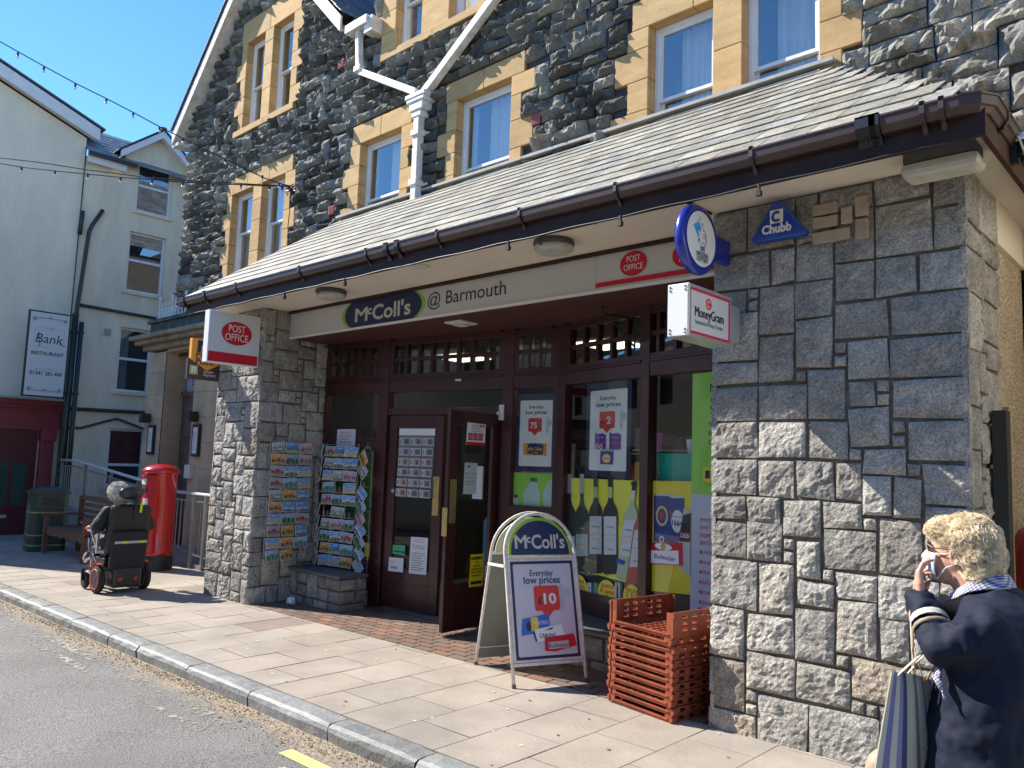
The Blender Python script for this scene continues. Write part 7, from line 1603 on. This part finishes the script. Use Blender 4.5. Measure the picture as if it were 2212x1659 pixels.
for (s, ua, ub, t) in ((-1, .14, .60, .50), (1, .40, .86, .55)):
    k = MB(); k.tube(overarm(tp(ua, .02, s), tp(ub, .02, s), t, .058), .008, 8, flat=.22); k.build('handle', mat('cream webbing', (.58, .52, .44), rough=.8), tb, smooth=True)
hbg = thing('handbag', 'beige leather handbag hanging behind the striped tote bag', 'handbag', tuple(pd(1930, 1620, 2.56)))
c = pd(1948, 1622, 2.60); M_lea = mat('beige leather', (.42, .30, .21), rough=.5, var=.2, vscale=10, bump=.3, bscale=60, bdist=.003)
sx_ = Vector((.7324, .68, 0)).normalized()
def hbf(k):
    for i in range(9): u = -1 + i / 4; k.ball(c + sx_ * (u * .075) + Vector((0, 0, -.03 - .035 * abs(u))), 1, 14, 10, sc=(.045, .045, .085 - .02 * abs(u)))
o = blob('bag_body', M_lea, hbg, hbf, voxel=.008, smooth=5, world=True)
k = MB(); a = c + sx_ * -.03 + Vector((0, 0, .05)); b = c + sx_ * .05 + Vector((0, 0, .05)); k.tube(overarm(a, b, .34, .060), .006, 8, flat=.4); k.build('strap', M_lea, hbg, smooth=True); k = MB(); k.ball(a, .012); k.ball(b, .012); k.build('buckle', M_chr, hbg, smooth=True)

# ---- powered wheelchair and its user
CB = Vector((-10.10, 3.95, G(-10.1))); CH = R_(181)
wc = thing('power_wheelchair', 'black powered wheelchair with red-rimmed wheels and reflective strips, seen from behind', 'wheelchair', tuple(CB), CH)
for s in (-1, 1):
    k = MB(); k.lathe([(.115, -.032), (.150, -.034), (.162, -.02), (.165, 0), (.162, .02), (.150, .034), (.115, .032)], (0, s * .27, .165), 36, axis='y'); w_ = k.build('wheel', M_tyre, wc, world=False, smooth=True)
    k = MB(); k.lathe([(.118, -.030), (.125, -.036), (.112, -.037), (.098, -.022), (.098, .022), (.112, .037), (.125, .036), (.118, .030)], (0, s * .27, .165), 36, axis='y'); k.build('rim', mat('red rim', (.50, .035, .02), rough=.4), w_, world=False, smooth=True)
    k = MB(); k.lathe([(.03, -.035), (.03, .035)], (0, s * .27, .165), 14, axis='y')
    for i in range(5): a = i * 1.2566; k.bar((.02 * math.cos(a), s * .27, .165 + .02 * math.sin(a)), (.10 * math.cos(a), s * .27, .165 + .10 * math.sin(a)), .03, .035, up=(0, 1, 0))
    k.build('spokes', M_blk2, w_, world=False); k = MB(); arcp = [(.0 + .185 * math.cos(a), .185 * math.sin(a) + .165) for a in np.linspace(.7, 1.9, 10)]; k.grid([[(x, s * .27 + o_, z) for o_ in (-.03, .03)] for x, z in arcp]); k.build('mudguard', mat('red rim', (.5, .035, .02)), wc, world=False, solid=.008)
    k = MB(); k.lathe([(.04, -.02), (.085, -.024), (.098, -.01), (.098, .01), (.085, .024), (.04, .02)], (.44, s * .24, .098), 26, axis='y'); cw = k.build('caster_wheel', M_tyre, wc, world=False, smooth=True); k = MB(); k.lathe([(.042, -.018), (.042, .018)], (.44, s * .24, .098), 16, axis='y'); k.build('hub', M_alu, cw, world=False)
    k = MB(); k.bar((.44, s * .275, .1), (.46, s * .275, .24), .03, .02); k.bar((.46, s * .24, .25), (.1, s * .2, .26), .04, .04); k.build('fork', M_blk2, wc, world=False)
    k = MB(); k.box(.02, .36, s * .27 - .035, s * .27 + .035, .70, .735); ar = k.build('armrest', mat('grey arm pad', (.30, .30, .36), rough=.25), wc, world=False, bevel=.012); k = MB(); k.bar((.08, s * .27, .70), (.08, s * .27, .46), .025, .03); k.bar((.08, s * .27, .48), (.0, s * .2, .48), .03, .03); k.bar((.28, s * .27, .69), (.12, s * .27, .55), .02, .02); k.build('arm_support', M_chr, ar, world=False)
    k = MB(); k.bar((.40, s * .12, .50), (.58, s * .12, .16), .03, .03); k.bar((.44, s * .17, .46), (.48, s * .17, .36), .05, .05); k.build('leg_rest', M_blk2, wc, world=False); k = MB(); k.box(.52, .72, s * .12 - .07, s * .12 + .07, .10, .125); k.build('foot_plate', M_chr, wc, world=False)
    k = MB(); k.lathe([(.0, .012), (.028, .01), (.028, 0)], (-.205, s * .09, .17), 16, axis='x', M=Matrix.Rotation(R_(180), 3, 'Z')); k.build('reflector', mat('red reflector', (.45, .05, .03), rough=.2), wc, world=False)
k = MB(); k.box(-.20, .12, -.17, .17, .07, .30); k.build('motor_cover', mat('dark grey cover', (.035, .034, .034), rough=.4), wc, world=False, bevel=.03)
k = MB(); k.box(.0, .42, -.15, .15, .20, .30); k.box(.02, .30, -.2, .2, .30, .40); k.bar((.05, -.2, .42), (.05, .2, .42), .03, .03); k.build('base_frame', M_blk2, wc, world=False, bevel=.01)
k = MB(); k.box(-.04, .42, -.22, .22, .44, .52); k.build('seat_cushion', M_blk2, wc, world=False, bevel=.03)
bk = Matrix.Rotation(R_(-9), 4, 'Y'); k = MB(); k.M = Matrix.Translation((-.04, 0, .50)) @ bk; k.box(-.08, .02, -.24, .24, -.02, .56); k.build('backrest', M_blk2, wc, world=False, bevel=.04)
k = MB(); k.M = Matrix.Translation((-.04, 0, .50)) @ bk; k.box(-.155, -.085, -.21, .21, -.22, .26); rb = k.build('back_bag', M_blk, wc, world=False, bevel=.025)
k = MB(); k.M = Matrix.Translation((-.04, 0, .50)) @ bk; k.box(-.159, -.156, -.19, .19, .12, .15); k.build('reflective_strip', mat('silver strip', (.45, .46, .46), rough=.3), rb, world=False)
for (a, b) in ((-.155, -.105), (.04, .10)): k = MB(); k.M = Matrix.Translation((-.04, 0, .50)) @ bk; k.box(-.162, -.1595, a, b, .12, .15); k.build('reflective_patch', mat('lime reflective', (.55, .78, .02), rough=.4), rb, world=False)
k = MB(); k.M = Matrix.Translation((-.04, 0, .50)) @ bk; k.box(-.10, -.085, -.10, -.075, .48, .60); k.build('reflective_strap', mat('lime reflective', (.55, .78, .02), rough=.4), wc, world=False); k = MB(); k.M = Matrix.Translation((-.04, 0, .50)) @ bk; k.box(-.076, -.0715, .02, .09, .46, .485); k.build('maker_label', M_sw, wc, world=False)
k = MB(); k.M = Matrix.Translation((-.04, 0, .50)) @ bk; k.bar((-.07, -.02, .40), (-.09, -.02, .72), .02, .03); k.bar((-.09, -.06, .62), (-.09, .03, .62), .02, .02); k.build('headrest_post', M_blk2, wc, world=False)
k = MB(); k.ball((-.125, .0, 1.19), 1, 24, 14, sc=(.05, .15, .082)); k.build('headrest', mat('headrest vinyl', (.03, .035, .04), rough=.3), wc, world=False, smooth=True)
k = MB(); k.tube([(-.1, -.19, .98), (-.14, -.19, 1.0), (-.17, -.19, .99)], .014, 8); k.tube([(-.1, .19, .98), (-.14, .19, 1.0), (-.17, .19, .99)], .014, 8); k.build('push_handle', M_blk2, wc, world=False, smooth=True)
k = MB()
for (a, b, r) in (((.36, .27, .62), (.30, .27, .46), .012), ((.30, .30, .46), (.42, .29, .36), .015), ((.2, .28, .40), (.34, .30, .34), .02), ((.12, .25, .35), (.25, .27, .5), .012)): k.tube([a, ((a[0] + b[0]) / 2 + .02, (a[1] + b[1]) / 2, (a[2] + b[2]) / 2), b], r, 8)
k.build('linkage', M_chr, wc, world=False)

cu = thing('person', 'grey-haired person in a black jacket sitting in the wheelchair with bare lower legs', 'person', tuple(CB), CH)
def cbody(k):
    h = Vector((.04, .10, 1.175)); k.ball(h, 1, 18, 12, sc=(.095, .075, .11)); k.ball(h + Vector((.05, 0, -.06)), 1, 12, 8, sc=(.05, .05, .05)); k.ball(h + Vector((.10, 0, -.015)), .015, 8, 6); limb(k, [h + Vector((0, 0, -.08)), (.03, .06, 1.03)], [.05, .055])
    for s in (-1, 1): k.ball(h + Vector((0, s * .075, -.01)), 1, 8, 6, sc=(.018, .008, .03))
    loft(k, [(.08, 0, .53, .13, .17), (.05, 0, .7, .12, .17), (.03, 0, .9, .11, .18), (.02, 0, 1.0, .07, .12)])
    for s in (-1, 1):
        limb(k, [(.03, s * .19, .96), (.06, s * .28, .76), (.27, s * .27, .76)], [.055, .045, .028]); limb(k, [(.08, s * .09, .57), (.46, s * .12, .57), (.56, s * .12, .20), (.64, s * .12, .16)], [.085, .06, .038, .03])
        fingers(k, (.27, s * .27, .765), (1, 0, -.12), (0, -s, 0), (0, 0, 1), .15, (.3, .35, .38, .4), r=.009)
blob('body', M_skin, cu, cbody, voxel=.008, smooth=3)
def cjack(k):
    loft(k, [(.08, 0, .52, .15, .20), (.05, 0, .7, .145, .205), (.03, 0, .88, .135, .215), (.02, .0, .98, .10, .17), (.02, .01, 1.05, .07, .09)]); 
    for s in (-1, 1): limb(k, [(.03, s * .20, .95), (.04, s * .305, .78), (.20, s * .28, .775)], [.082, .075, .05])
blob('jacket', M_blk, cu, cjack, voxel=.010, smooth=4, disp=.02, dscale=.07)
blob('trousers', mat('dark trousers', (.04, .04, .05), rough=.8), cu, lambda k: [limb(k, [(.08, s * .09, .57), (.46, s * .12, .575), (.50, s * .12, .42)], [.10, .08, .06]) for s in (-1, 1)], voxel=.012, smooth=3)
for s in (-1, 1): blob('shoe', mat('lilac shoe', (.32, .22, .42), rough=.5), cu, lambda k: limb(k, [(.56, s * .12, .155), (.70, s * .12, .15)], [.038, .032]), voxel=.008, smooth=2)
hc = Vector((.035, .10, 1.20)); 
M_ghairb = mat('grey hair base', (.9, .85, .77), rough=.6, var=.4, vscale=40)
hb2 = blob('hair', M_ghairb, cu, lambda k: (k.ball(hc, 1, 18, 12, sc=(.112, .102, .11)), k.ball(hc + Vector((-.05, 0, -.04)), 1, 14, 8, sc=(.06, .08, .06))), voxel=.009, smooth=2, disp=.02, dscale=.03)
k = hairdo('locks', M_ghair, cu, (.118, .108, .114), 1500, .05, .0028, 8, hc, lambda p: p.x > .05 and p.z < .03, 1.0)
k = clumps([(hc, (.112, .102, .108))], 260, 10, .06, .0022, 8, lambda p: p.x > hc.x + .05 and p.z < hc.z + .03, None, spread=.010, wave=.014); k.build('locks', M_ghair, hb2, world=False, fixn=False)
